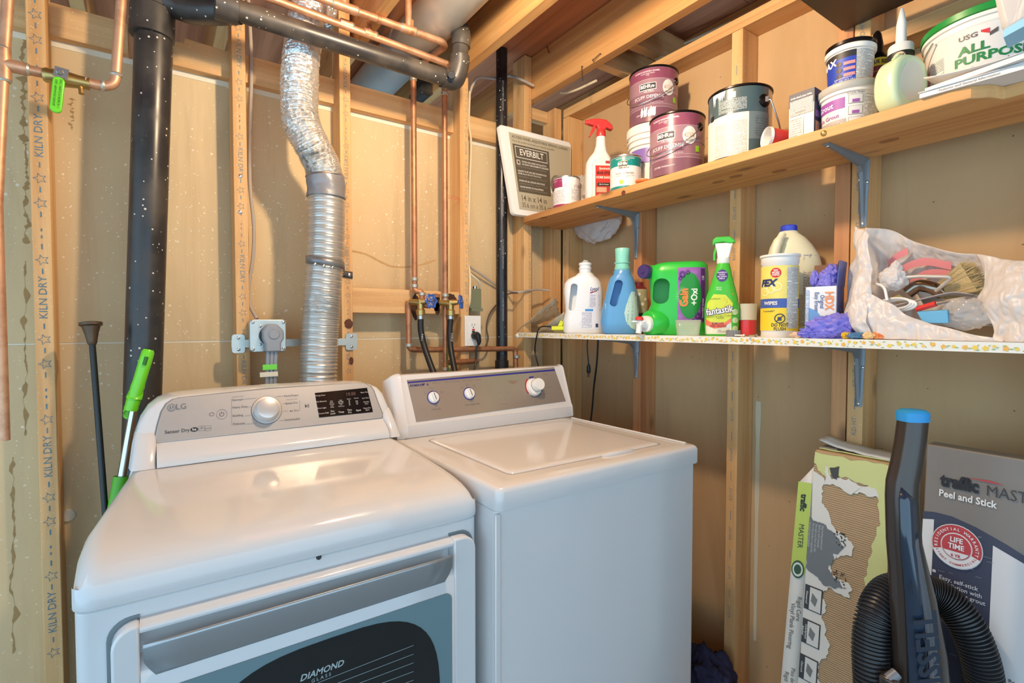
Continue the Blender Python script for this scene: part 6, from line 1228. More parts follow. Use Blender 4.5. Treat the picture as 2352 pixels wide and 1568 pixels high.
sf = lambda y_, z: Vector((hw+.0008, y_, z)); part('side_print', textg('DISPOSE OF', .009, 0, .05, sf, rot=-PI/2), ink((210, 214, 232)), t, w=False, smooth=0); sfl = lambda y_, z: Vector((hw+.0012+(z-hh)*.07, y_, z)); part('eraser_picture', polyg([(-.004, .145), (.014, .142), (.008, .178), (-.012, .172)], lambda a, b: sfl(a, b)+Vector((-.004, 0, 0))), ink((226, 218, 196)), t, w=False, smooth=0); part('orange_tag', quadg(-.032, -.014, .172, .187, lambda a, b: sfl(a, b)+Vector((-.004, 0, 0))), ink((232, 150, 60)), t, w=False, smooth=0)
M_GLV = mat('purple_nitrile', (126, 120, 214), .5, var=.08, vs=30, bump=.3, bs=120)
def glove(label, parts_, loc, rz): 
    t = thing('rubber_glove', label, 'glove', loc, rz, 'purple rubber gloves')
    for nm, c, r, s_, a, f_ in parts_: part(nm, crumple(c, r, s_, a, 22, f_), M_GLV, t, w=False, smooth=50)
    return t
q = Vector((1.39, p.y, LZ)); glove('purple rubber glove balled up in the open carton', (('palm', (.006, .0, .020), (.024, .022, .032), 2.2, .34, 2.2), ('finger', (-.022, -.004, .030), (.010, .010, .022), 4.2, .3, 2.), ('cuff', (.016, -.006, .046), (.015, .013, .020), 6.2, .34, 2.2)), (1.39, p.y, LZ+.118), face(1.39, p.y, -14))
p = at(1908, 760, x=1.315); glove('crumpled purple rubber glove lying before the eraser carton', (('palm', (0, 0, .026), (.048, .022, .028), 1.3, .36, 2.4), ('cuff', (.034, .0, .036), (.026, .020, .024), 7.3, .36, 2.4), ('finger', (-.042, -.006, .014), (.024, .013, .013), 9.1, .4, 2.4), ('finger', (-.020, -.012, .012), (.030, .012, .012), 3.4, .4, 2.4)), (1.315, p.y, LZ), face(1.315, p.y, 8))
# sweets and scraps at the shelf edge
def sweet(label, px, c, x, ln=.016, name='wrapped_sweet', cat='candy'):
    q = at(px, 772, x=x); t = thing(name, label, cat, (x, q.y, LZ), face(x, q.y, random.Random(px).uniform(-20, 20)), 'scraps and sweets on the shelf edge'); m = mat('wrap_%d' % px, c, .25, var=.2, vs=60, coat=.4)
    part('wrapper', crumple((0, 0, .008), (ln, .010, .008), px*.1, .3, 14, 3), m, t, w=False); part('twist', crumple((ln*1.2, 0, .006), (.007, .006, .005), px*.2, .4, 10, 3), m, t, w=False)
sweet('blue wrapped sweet beside the purple glove', 1968, (70, 120, 160), 1.298, .018); sweet('small yellow wrapped sweet beside the purple glove', 1944, (226, 190, 50), 1.310, .010); sweet('small peach coloured scrap before the plastic bag', 1995, (236, 200, 140), 1.300, .012); sweet('flat orange scrap under the plastic bag edge', 2022, (226, 130, 70), 1.312, .024); sweet('pale torn paper scrap by the wipes canister', 1838, (228, 200, 170), 1.30, .024)
# plastic sheet and yellow tool at the left end
t = thing('plastic_sheet', 'folded clear plastic sheeting at left end of floral shelf', 'plastic sheet', (1.40, 1.68, LZ)); g = G()
def shf(u, v): 
    a = at(1192+90*u, 762-78*u*(1-v*.55)-2, x=1.32+.12*v); return Vector((1.31+.14*v, a.y+.012*mnoise.noise((u*5, v*5, 0)), max(LZ+.002, a.z+.012*mnoise.noise((u*6, v*9, 2)))))
g.grid(shf, 22, 16); part('sheet', g, film('dusty_film', (226, 220, 204), .85, .25), t, smooth=60, solid=.001); g = G()
def shf2(u, v): a = at(1235+60*u, 762-46*u*(1-v), x=1.30+.05*v); return Vector((1.30+.05*v, a.y, max(LZ+.001, a.z+.006*mnoise.noise((u*9, v*9, 7)))))
g.grid(shf2, 14, 8); part('fold', g, MATS['dusty_film'], t, smooth=60, solid=.001)
p = at(1284, 748, x=1.315); t = thing('yellow_tool', 'neon yellow plastic tool beside the white bottle', 'tool', (1.315, p.y, LZ), face(1.315, p.y, 0)); M_NY = mat('neon_yellow', (216, 224, 30), .4); part('blade', G().bb(-.030, .022, -.012, .012, .012, .028), M_NY, t, w=False, bevel=.003); part('grip', G().prism([(-.006, .028), (.014, .028), (.022, .066), (.014, .066)], -.006, .006, FRONT), M_NY, t, w=False, bevel=.002); part('brush_base', G().bb(-.020, .024, -.010, .010, 0, .012), mat('dark_bristle', (120, 110, 70), .8), t, w=False)
# cords: over the washer, and two hanging below the shelf
cable('extension_cord', 'thin black cord looping over the floral shelf end to the washer', [at(1280, 756, x=1.33), at(1262, 750, x=1.31), at(1240, 752, x=1.262), at(1232, 775, x=1.262), at(1229, 810, x=1.30), at(1239, 850, y=1.64), at(1241, 880, y=1.60)], .0028, M_BLKRUB)
t = thing('hanging_cord', 'black lamp cord with two-prong plug dangling under floral shelf', 'cord', at(1353, 860, x=1.45)); P = [at(1350, 768, x=1.45), at(1349, 800, x=1.45), at(1352, 838, x=1.45)]; part('cord', G().tube(catmull(P, 6), .0026, 8), M_BLKRUB, t); a = P[-1]; part('plug', G().tube([a+Vector((0, 0, .004)), a-Vector((0, 0, .008)), a-Vector((0, 0, .026)), a-Vector((0, 0, .034))], [.004, .008, .0085, .006], 12), M_BLKRUB, t)
for s_ in (-1, 1): part('prong', G().box(a+Vector((0, s_*.004, -.042)), (.005, .0012, .016)), M_TIN, t)
cable('hanging_cord', 'long black cord hanging from floral shelf behind the washer', [at(1374, 776, x=1.46), at(1371, 830, x=1.47), at(1364, 890, x=1.48), at(1360, 940, x=1.48), at(1352, 1000, x=1.48)], .0038, M_BLKRUB)
# ------------------------------------------------------------------ grocery bag with odds and ends
gb = thing('shopping_bag', 'open white plastic shopping bag slumped on the floral shelf', 'bag', (1.40, .40, LZ)); M_BAG = film('bag_film', (244, 240, 238), .94, .38); M_BAGT = film('bag_film_thin', (238, 232, 228), .82, .38)
def sheetq(rows, ku=5, kv=6, amp=.006, fr=16., seed=0., fine=0.):
    """smooth crumpled sheet through rows of points"""
    ku, kv = (ku*3, kv*3) if fine else (ku, kv); R2 = [catmull(r, ku) for r in rows]; n = len(R2[0]); cols = [catmull([r[i] for r in R2], kv) for i in range(n)]; g = G(); m_ = len(cols[0])
    for i in range(n):
        for j in range(m_):
            v = cols[i][j]; g.v.append(v+Vector((mnoise.noise(v*fr+Vector((seed, 0, 0))), mnoise.noise(v*fr+Vector((0, seed, 0))), .7*mnoise.noise(v*fr+Vector((0, 0, seed)))))*amp+Vector((1, 0, 0))*(amp*.8*abs(mnoise.noise((v.y*60, v.z*18+seed, v.x*30)))+fine*(1-2.2*abs(mnoise.noise((v.y*42+v.z*16, v.z*26-v.y*10+seed, v.x*26)))+.5-1.3*abs(mnoise.noise((v.y*90-v.z*30, v.z*70+seed, v.x*60))))))
    for i in range(n-1):
        for j in range(m_-1): g.f.append((i*m_+j, (i+1)*m_+j, (i+1)*m_+j+1, i*m_+j+1))
    for v in g.v: v.z = max(v.z, LZ+.0015)
    return g
def A(px, py, x): return at(px, py, x=x)
# left gathered side, front apron, back wall, right side
part('left_side', sheetq([[A(1968, 520, 1.44), A(1985, 528, 1.41), A(2000, 540, 1.40)], [A(1958, 590, 1.43), A(1972, 600, 1.38), A(1995, 610, 1.38)], [A(1945, 660, 1.42), A(1960, 668, 1.34), A(2000, 676, 1.335)], [A(1936, 720, 1.42), A(1950, 730, 1.315), A(1990, 722, 1.31)], [A(1952, 772, 1.42), A(1975, 776, 1.31), A(2000, 778, 1.30)]], 6, 6, .010, 20., 1., 0.0033), M_BAG, gb, smooth=70, solid=.0008)
part('front_apron', sheetq([[A(1985, 672, 1.335), A(2030, 690, 1.325), A(2110, 735, 1.31), A(2180, 752, 1.30), A(2255, 772, 1.29), A(2300, 780, 1.285)], [A(1960, 705, 1.32), A(2020, 722, 1.308), A(2100, 750, 1.30), A(2180, 765, 1.292), A(2250, 778, 1.286), A(2300, 784, 1.284)], [A(1975, 772, 1.31), A(2030, 778, 1.30), A(2100, 781, 1.294), A(2180, 783, 1.289), A(2250, 785, 1.286), A(2300, 787, 1.284)]], 6, 6, .007, 22., 4., 0.0027), M_BAG, gb, smooth=70, solid=.0008)
part('back_side', sheetq([[A(1985, 524, 1.47), A(2045, 528, 1.50), A(2110, 556, 1.50), A(2190, 580, 1.49), A(2260, 584, 1.48), A(2345, 600, 1.46)], [A(1990, 600, 1.50), A(2060, 610, 1.515), A(2130, 620, 1.515), A(2200, 628, 1.51), A(2270, 640, 1.50), A(2350, 650, 1.48)], [A(1990, 740, 1.50), A(2060, 745, 1.515), A(2130, 750, 1.515), A(2200, 750, 1.51), A(2270, 752, 1.50), A(2350, 756, 1.49)]], 6, 6, .008, 14., 2., 0.0027), M_BAGT, gb, smooth=70, solid=.0008)
part('right_side', sheetq([[A(2245, 584, 1.42), A(2290, 590, 1.38), A(2330, 596, 1.35), A(2380, 600, 1.34)], [A(2262, 640, 1.40), A(2285, 648, 1.34), A(2330, 640, 1.31), A(2380, 640, 1.30)], [A(2255, 690, 1.36), A(2275, 700, 1.315), A(2320, 690, 1.29), A(2380, 690, 1.285)], [A(2272, 740, 1.32), A(2285, 745, 1.30), A(2330, 745, 1.285), A(2380, 745, 1.28)], [A(2262, 784, 1.30), A(2285, 786, 1.29), A(2330, 788, 1.28), A(2380, 788, 1.28)]], 6, 6, .012, 18., 6., 0.0036), M_BAG, gb, smooth=70, solid=.0008)
M_RST = ink((216, 128, 132)); g = G()
for rows in ([A(2040, 605, 1.496), A(2060, 588, 1.499), A(2085, 575, 1.500)], [A(2048, 632, 1.500), A(2090, 608, 1.502), A(2130, 600, 1.502), A(2185, 610, 1.498)], [A(2090, 650, 1.502), A(2120, 630, 1.503), A(2160, 626, 1.500), A(2200, 634, 1.496)]):
    c_ = catmull(rows, 6); part('red_print_stripe', (lambda G_: ([G_.v.extend([q+Vector((0, 0, .008)), q-Vector((0, 0, .010))]) for q in c_], [G_.f.append((2*i, 2*i+1, 2*i+3, 2*i+2)) for i in range(len(c_)-1)], G_)[2])(G()), M_RST, gb, smooth=0)
# what sticks out of the bag, each a thing
def lean_thing(name, label, cat, px, py, x): q = A(px, py, x); return thing(name, label, cat, q)
t = lean_thing('masonry_brush', 'wide tan bristle brush lying in the shopping bag', 'brush', 2210, 650, 1.46); M_BRI = mat('tan_bristle', (190, 168, 120), .8, var=.25, vs=90, bump=.6, bs=200)
a, b = A(2160, 672, 1.45), A(2250, 632, 1.44); d = (b-a).normalized(); sd = Vector((1, 0, 0)); up_ = d.cross(sd).normalized(); up_ = up_ if up_.z > 0 else -up_
part('ferrule', G().loft([[a+d*s_+up_*u_*.016+sd*v_*.02 for u_, v_ in ((-1, -1), (1, -1), (1, 1), (-1, 1))] for s_ in (-.035, .0)]), M_TIN, t); g = G(); rn = random.Random(8)
for k in range(700):
    u_, v_ = rn.uniform(-1, 1), rn.uniform(-1, 1); r0 = a+up_*u_*.016+sd*v_*.02; r1 = b+up_*(u_*.036+rn.uniform(-.004, .004))+sd*(v_*.032+rn.uniform(-.003, .003))+d*rn.uniform(-.012, .004); w_ = up_*.0008; g.v += [r0-w_, r0+w_, r1+w_*.6, r1-w_*.6]; n_ = len(g.v); g.f.append((n_-4, n_-3, n_-2, n_-1))
part('bristles', g, M_BRI, t, 'dense tan bristles', smooth=0, kind='stuff'); g = G().loft([[a+d*.002+up_*u_*.015+sd*v_*.019 for u_, v_ in ((-1, -1), (1, -1), (1, 1), (-1, 1))], [b-d*.012+up_*u_*.034+sd*v_*.030 for u_, v_ in ((-1, -1), (1, -1), (1, 1), (-1, 1))]]); part('bristle_core', g, M_BRI, t)
t = lean_thing('paint_roller', 'paint roller frame with bag-wrapped end in the shopping bag', 'roller', 2100, 660, 1.40); M_WIRE = mat('painted_wire', (206, 200, 192), .4, .3, .15, 40)
part('wire_frame', G().tube(bend([A(2052, 640, 1.40), A(2110, 634, 1.40), A(2188, 636, 1.40), A(2150, 668, 1.42)], .012), .0040, 10), M_WIRE, t); part('wrapped_end', crumple(A(2050, 642, 1.40), (.020, .028, .026), 4.4, .26, 20, 2.2), M_BAG, t); part('wrap_tail', crumple(A(2058, 620, 1.40), (.012, .012, .020), 8.4, .26, 16, 2.2), M_BAG, t)
t = lean_thing('steel_pipe_fitting', 'shiny bent metal fitting half buried in the shopping bag', 'fitting', 2120, 668, 1.43); part('elbow', G().tube(catmull([A(2085, 672, 1.43), A(2110, 656, 1.43), A(2145, 662, 1.43), A(2165, 676, 1.44)], 6), .014, 16), mat('dark_chrome', (150, 136, 122), .15, 1., .1), t); part('brass_nut', G().tube([A(2058, 684, 1.40), A(2062, 686, 1.385)], .010, 6), M_BRASS, t)
t = lean_thing('folded_papers', 'grey printed papers slanting across the shopping bag', 'papers', 2130, 690, 1.37); g = sheetq([[A(2030, 706, 1.35), A(2100, 690, 1.35), A(2180, 672, 1.36), A(2235, 676, 1.37)], [A(2045, 700, 1.44), A(2110, 690, 1.44), A(2180, 678, 1.44), A(2240, 680, 1.44)]], 5, 5, .004, 14., 3.); part('sheet', g, mat('grey_papers', (176, 166, 164), .5, var=.2, vs=30), t, smooth=60, solid=.002)
t = lean_thing('blue_packet', 'light blue flat packet inside the shopping bag', 'packet', 2145, 730, 1.34); part('packet', G().loft([[A(2105, 716, 1.333), A(2176, 712, 1.325), A(2178, 742, 1.318), A(2120, 742, 1.328)], [q+Vector((.010, 0, .002)) for q in (A(2105, 716, 1.333), A(2176, 712, 1.325), A(2178, 742, 1.318), A(2120, 742, 1.328))]]), mat('sky_blue_card', (96, 172, 216), .4, var=.06), t, bevel=.001)
t = lean_thing('white_cable_coil', 'coil of thin white cable in the shopping bag', 'cable', 2060, 700, 1.36); 
for k in range(3): c_ = A(2055+6*k, 697+6*k, 1.355); part('loop', G().tube([c_+Vector((.016*math.cos(a_), .034*math.cos(a_), .012*math.sin(a_)+.004*k)) for a_ in [2*PI*i/26 for i in range(27)]], .0028, 7), M_WHITEP, t)
part('tail', G().tube(catmull([A(2008, 650, 1.38), A(2030, 660, 1.36), A(2038, 690, 1.345)], 6), .003, 7), M_WHITEP, t)
t = lean_thing('clear_pouch', 'clear zip pouch crumpled at front of the shopping bag', 'pouch', 2225, 720, 1.33); part('pouch', crumple(A(2225, 722, 1.345), (.022, .044, .030), 6.6, .3, 24, 1.8), film('pouch_film', (226, 222, 218), .4, .12), t)
t = lean_thing('red_tool', 'red handled tool under papers in the shopping bag', 'tool', 2140, 706, 1.35); part('handle', G().tube([A(2105, 710, 1.345), A(2150, 697, 1.34)], .006, 10), M_REDP, t); part('blade', G().tube([A(2150, 697, 1.34), A(2190, 690, 1.345)], [.004, .002], 8), M_STEEL, t)
# ------------------------------------------------------------------ cartons and carpet cleaner standing on the floor
M_KRAFT = mat('kraft_card', (186, 152, 112), .8, var=.06)
def corrug():
    t = NT('corrugated_kraft'); u = t.sep(t.mapping((1, 1, 1)))
    wv = t.math('SINE', t.math('MULTIPLY', u[2], 1150.)); n = t.noise(t.mapping((3, 3, 30)), 6., 4)
    c = t.mix(t.math('MULTIPLY', t.math('ADD', wv, 1.), .22), rgb((196, 166, 128)), rgb((158, 122, 84))); c = t.mix(t.math('MULTIPLY', n, .25), c, rgb((140, 108, 76))); t.bump(wv, .5, .002); return t.out(c, .8)
M_COR = corrug()
# torn flooring carton: stands on the floor, leans on the double stud
fc = thing('flooring_carton', 'torn vinyl plank carton showing bare corrugated cardboard', 'carton', (1.46, .60, 0)); M_LIMEC = mat('lime_card', (204, 208, 138), .5, var=.06); M_WCARD = mat('offwhite_card', (220, 216, 206), .55, var=.04); M_GCARD = mat('grey_card', (112, 116, 118), .5, var=.08)
# front face plane: leaning, y from yl (left) to yr (right)
ZT = .935; XT, XB = 1.452, 1.375
yl, yr = at(1872, 1092, x=XT).y, at(2046, 1080, x=XT).y
ylb, yrb = at(1829, 1545, x=1.39).y, at(2034, 1500, x=1.40).y   # where the edges stand lower down (z about .30)
def F(u, z, e=0.):
    """front face: u 0 left edge to 1 right edge, z height"""
    k = z/ZT; x = XB+(XT-XB)*k; j = (ZT-z)/(ZT-.30); y0 = yl+(ylb-yl)*j; y1 = yr+(yrb-yr)*j; return Vector((x-e, y0+(y1-y0)*u, z))
dep = Vector((.070, 0, 0))
part('carton_body', G().loft([[F(0, z), F(1, z), F(1, z)+dep, F(0, z)+dep] for z in (.0, .45, ZT-.02, ZT)]), M_KRAFT, fc, bevel=.002)
rn = random.Random(11)
def ragged(pts, k=7, amp=.006, seed=0):
    out = []
    for i in range(len(pts)):
        a, b = Vector(pts[i]).to_2d(), Vector(pts[(i+1) % len(pts)]).to_2d()
        for j in range(k):
            q = a.lerp(b, j/k); nz = mnoise.noise((q.x*40+seed, q.y*40, 1))+.7*mnoise.noise((q.x*110, q.y*110+seed, 3)); nn = Vector((-(b-a).y, (b-a).x)); nn = nn.normalized() if nn.length else nn
            out.append((q.x+nn.x*nz*amp, q.y+nn.y*nz*amp))
    return out
def patch(pts, m, e, name, rag=0., th=.0012, seed=0):
    """card layer lying on the front face; pts in (across metres, height)"""
    w_ = yl-yr; q = ragged(pts, 10, rag, seed) if rag else pts
    a = [F(min(1, max(0, x/w_)), z, e) for x, z in q]; b = [F(min(1, max(0, x/w_)), z, e+th) for x, z in q]
    g = G(); g.add(b, [tuple(range(len(b)))]); n = len(b); g.add(a+b, [(i, (i+1) % n, n+(i+1) % n, n+i) for i in range(n)]); return part(name, g, m, fc, smooth=0)
W_ = yl-yr
part('bare_corrugation', G().grid(lambda u, v: F(.0+1.0*u, .05+(ZT-.06)*v, .0012), 2, 2), M_COR, fc, 'bare corrugated cardboard', smooth=0)
patch([(0, .93), (W_, .93), (W_, .06), (W_-.030, .06), (W_-.034, .30), (W_-.020, .38), (W_-.028, .52), (W_-.045, .62), (W_-.030, .74), (W_-.016, .80), (W_-.030, .865), (.060, .885), (.030, .87), (.0, .90)], M_LIMEC, .0018, 'lime_layer', .010)
patch([(.030, .905), (.045, .87), (.085, .880), (.105, .865), (W_-.030, .868), (W_-.022, .85), (.110, .848), (.090, .835), (.06, .855), (.03, .850)], M_WCARD, .0030, 'torn_edge', .007, seed=3)
patch([(0, .88), (.028, .86), (.026, .80), (.055, .755), (.075, .735), (.105, .715), (.100, .690), (.062, .676), (.054, .655), (.060, .628), (.100, .612), (.098, .585), (.055, .590), (.040, .570), (.050, .53), (.046, .49), (.062, .455), (.060, .42), (.040, .38), (.046, .34), (.030, .30), (.034, .26), (.015, .22), (.010, .05), (0, .05)], M_WCARD, .0026, 'white_layer', .009, seed=5)
patch([(0, .755), (.024, .752), (.050, .735), (.088, .705), (.060, .676), (.054, .640), (.085, .600), (.045, .592), (.0, .620)], M_GCARD, .0040, 'grey_layer', .008, seed=7)
patch([(.040, .895), (.062, .905), (.058, .868), (.048, .872)], ink((70, 70, 66)), .0040, 'grey_scrap', .003, seed=9)
for i, (x, z) in enumerate(((.072, .720), (.078, .620))):
    g = G(); q = random.Random(i)
    for k in range(26): a = (x+q.uniform(-.016, .016), z+q.uniform(-.018, .018)); c0 = F(a[0]/W_, a[1], .0056); dy = q.uniform(.001, .004); g.add([c0, c0+Vector((0, -dy, .0005)), c0+Vector((0, -dy, .004)), c0+Vector((0, 0, .0035))], [(0, 1, 2, 3)])
    part('black_flecks', g, ink((30, 32, 34)), fc, smooth=0, kind='stuff')
def ftext(s, size, x, z, c, e=.0045, bold=0., sx_=1., rot=-PI/2, al='LEFT'): return part('lettering', textg(s, size, x, z, lambda a, b: F(a/W_, b, e), None, bold, al, sx_, rot=rot), ink(c), fc, smooth=0)
ftext('Easy locking system and\nBuilt to resist everyday\nthis rigid core floor can hide\nFor most surface irregularities\nno sound board required', .0075, .018, .742, (196, 198, 196), .0058, sx_=.85)
for k, (s_, z) in enumerate((('Waterproof', .545), ('Underlayment\nAttached', .455), ('Click-Lock', .360))):
    patch([(.002, z+.032), (.042, z+.032), (.042, z-.032), (.002, z-.032)], ink((60, 62, 64)), .0040, 'icon_frame'); patch([(.014, z+.029), (.040, z+.029), (.040, z-.029), (.014, z-.029)], ink((214, 212, 204)), .0054, 'icon_panel'); ftext(s_, .0068, .008, z, (226, 226, 220), .0070, .01, al='CENTER'); patch([(.020, z+.016), (.032, z+.004), (.028, z-.016), (.018, z-.006)], ink((120, 122, 120)), .0068, 'icon_picture')
for z, a_, b_ in ((.268, '4.4mm', 'Thickness'), (.170, '6 mil', 'Wear Layer')): patch([(.0, z+.036), (.034, z+.036), (.030, z-.036), (.0, z-.036)], ink((186, 200, 120)), .0040, 'green_tag', .002); ftext(a_, .018, .019, z, (40, 44, 36), .0056, .02, .8, al='CENTER'); ftext(b_, .0075, .004, z, (70, 76, 50), .0056, al='CENTER')
# left side panel of the carton: lime, then white with print
sl = lambda u, z: F(0, z)+Vector((.002+.066*u, .0012, 0)) if False else F(0, z)+Vector((.066*u, .0012, 0))
def fl_(u, z, e=0.):   # flap folded out to the left of the front face
    k = z/ZT; b0 = F(0, z, .001); return b0+Vector((-.012*u-e, (.030+.012*(1-k))*u, 0))
def flq(u0, u1, z0, z1, c, e, n='side_print'): return part(n, quadg(u0, u1, z0, z1, lambda u, z: fl_(u, z, e), None, 1, 6), c if isinstance(c, bpy.types.Material) else ink(c), fc, smooth=0)
g = G().grid(lambda u, v: fl_(u, .16+.68*v+.05*(1-u)*(1 if v > .5 else -1)*abs(v-.5)*2), 2, 10); part('side_flap', g, M_WCARD, fc, solid=.003); flq(.02, .98, .60, .845, (184, 198, 84), .0030); 
def fltext(s, size, u, z, c, bold=0., sx_=1.): return part('lettering', textg(s, size, 0, 0, lambda a, b: fl_(u-a/.038, z+b, .0042), None, bold, 'CENTER', sx_, rot=-PI/2), ink(c), fc, smooth=0)
fltext('traffic', .022, .5, .790, (34, 36, 28), .04, .9); fltext('MASTER', .019, .5, .700, (60, 62, 40), 0., .95); fltext('Rigid Core', .015, .25, .505, (80, 78, 74)); fltext('Vinyl Plank Flooring', .0155, .62, .455, (80, 78, 74)); fltext('Piso de tablones', .0135, .30, .300, (96, 94, 90)); fltext('Rigid Core', .0135, .66, .300, (96, 94, 90))
part('round_seal', ellg(.5, .61, .42, .024, lambda u, z: fl_(u, z, .0046)), ink((52, 80, 52)), fc, smooth=0); part('seal_ring', ellg(.5, .61, .34, .019, lambda u, z: fl_(u, z, .0056), None, 24, .7), ink((206, 214, 196)), fc, smooth=0)
for k, (dz, ry, c) in enumerate(((.010, .008, M_WCARD), (.004, -.01, M_LIMEC))): part('torn_flap', G().grid(lambda u, v: F(.02+.96*u, ZT, 0)+Vector((.012+.05*v, 0, dz+ry*v+.012*u*(1-u)*mnoise.noise((u*7, k, 0))+(-.004*u+.016*(1-u)**3 if k == 0 else 0))), 12, 3), c, fc, smooth=40, solid=.003)
part('plank_ends', G().bb(F(0, ZT).x+.02, F(0, ZT).x+.062, yl-.045, yl-.005, ZT-.03, ZT+.008), mat('plank_grey', (150, 140, 128), .6, var=.2, vs=40), fc)
# peel and stick tile carton at the right, leaning on the wall
pc = thing('tile_carton', 'grey and white peel and stick tile carton at the right edge', 'carton', (1.45, .30, 0)); ztp = 1.003; xt, xb_ = 1.42, 1.36
y0p = at(2128, 1030, x=xt).y
def Pf(s, z, e=0.): k = z/ztp; return Vector((xb_+(xt-xb_)*k-e, y0p-s-.0*(1-k), z-.012*s))
part('carton', G().loft([[Pf(0, z), Pf(.46, z), Pf(.46, z)+Vector((.045, 0, 0)), Pf(0, z)+Vector((.045, 0, 0))] for z in (.006, .5, ztp)]), mat('taupe_card', (128, 120, 112), .45, var=.06, vs=20), pc, bevel=.003)
def pq(pts, c, e, n='printed_patch'): return part(n, polyg(pts, lambda s, z: Pf(s, z, e)), c if isinstance(c, bpy.types.Material) else ink(c), pc, smooth=0)
def psd(px, py): q = at(px, py, x=1.405); return (y0p-q.y, q.z+.012*(y0p-q.y))
M_NVY = mat('slate_blue_card', (62, 64, 82), .45, var=.06, vs=30)
arc = [(0, .852), (.02, .856), (.05, .856), (.09, .846), (.14, .826), (.20, .796), (.30, .742), (.46, .64)]
pq(arc+[(.46, .01), (0, .01)], M_NVY, .0008); pq([(0, .835), (.020, .840), (.020, .02), (0, .02)], ink((222, 218, 214)), .0016)
pq([(.118, .818), (.19, .788), (.30, .732), (.45, .636), (.45, .02), (.118, .02)], ink((216, 212, 210)), .0016); pq([(.175, .52), (.40, .50), (.40, .02), (.175, .02)], ink((226, 223, 221)), .0022)
def ptext(s, size, px, py, c, bold=0., al='LEFT', sx_=1., e=.0030, lh=1.): a, b = psd(px, py); return part('lettering', textg(s, size, a, b, lambda s_, z: Pf(s_, z, e), None, bold, al, sx_, lh=lh), ink(c), pc, smooth=0)
ptext('traffic', .0370, 2158, 1103, (38, 36, 40), .05, sx_=.74); ptext('MASTER', .0320, 2262, 1128, (58, 54, 56), -.005, sx_=.78); ptext('Peel and Stick', .0205, 2154, 1132, (232, 228, 224), .025, sx_=.82)
a, b = psd(2215, 1098); pq([(a, b), (a+.04, b+.003), (a+.062, b-.001), (a+.04, b-.001)], (190, 60, 60), .0030, 'red_swoosh')
a, b = psd(2197, 1255); rs = .047
for r_, c, e, n in ((rs, (216, 212, 210), .0026, 'seal_disc'), (rs*.96, (190, 66, 70), .0034, 'seal_disc'), (rs*.62, (222, 218, 216), .0042, 'seal_disc'), (rs*.57, (190, 66, 70), .0050, 'seal_disc')): part(n, ellg(a, b, r_*.92, r_, lambda s_, z: Pf(s_, z, e)), ink(c), pc, smooth=0)
part('seal_band', polyg([(a+rs*.90*math.cos(t_), b+rs*.94*math.sin(t_)) for t_ in [R(200+140*i/16) for i in range(17)]]+[(a+rs*.56*math.cos(t_), b+rs*.60*math.sin(t_)) for t_ in [R(340-140*i/16) for i in range(17)]], lambda s_, z: Pf(s_, z, .0056)), ink((222, 218, 216)), pc, smooth=0)
part('lettering', textg('LIFE\nTIME', .0150, a, b+.007, lambda s_, z: Pf(s_, z, .0062), None, .03, 'CENTER', .85, lh=.95), ink((232, 228, 226)), pc, smooth=0); part('seal_base', polyg([(a+rs*.50*math.cos(t_), b+rs*.53*math.sin(t_)) for t_ in [R(205+130*i/12) for i in range(13)]], lambda s_, z: Pf(s_, z, .0058)), ink((222, 218, 216)), pc, smooth=0); part('lettering', textg('6 YR', .0095, a, b-.019, lambda s_, z: Pf(s_, z, .0064), None, .03, 'CENTER', .85), ink((190, 66, 70)), pc, smooth=0)
def arct(s, r_, a0, a1, c, size, flip=False):
    for i, ch in enumerate(s):
        if ch == ' ': continue
        t_ = R(a0+(a1-a0)*i/(len(s)-1)); part('lettering', textg(ch, size, a+r_*.92*math.cos(t_), b+r_*math.sin(t_), lambda s_, z: Pf(s_, z, .0064), None, .02, rot=t_-PI/2 if not flip else t_+PI/2), ink(c), pc, smooth=0)
arct('RESIDENTIAL WARRANTY', rs*.79, 190, -10, (232, 226, 224), .0082); arct('LIGHT COMMERCIAL', rs*.79, 204, 336, (190, 66, 70), .0062, True)
ptext('Easy, self-stick\ninstallation with\nor without grout', .0125, 2158, 1335, (206, 206, 212), .01, sx_=.9); a2, b2_ = psd(2147, 1309); pq([(a2-.003, b2_-.003), (a2+.003, b2_-.003), (a2+.003, b2_+.003), (a2-.003, b2_+.003)], (206, 206, 212), .0030, 'bullet'); ptext('Remove', .010, 2320, 1556, (70, 66, 66), .01)
g = G(); rn = random.Random(6)
for k in range(60): s_, z = rn.uniform(.022, .112), rn.uniform(.3, .84); q = rn.uniform(.004, .014); g.add([Pf(s_, z, .0024), Pf(s_+q, z, .0024), Pf(s_+q, z+.0007, .0024), Pf(s_, z+.0007, .0024)], [(0, 1, 2, 3)])
part('scuff_marks', g, ink((150, 148, 152)), pc, smooth=0, kind='stuff')
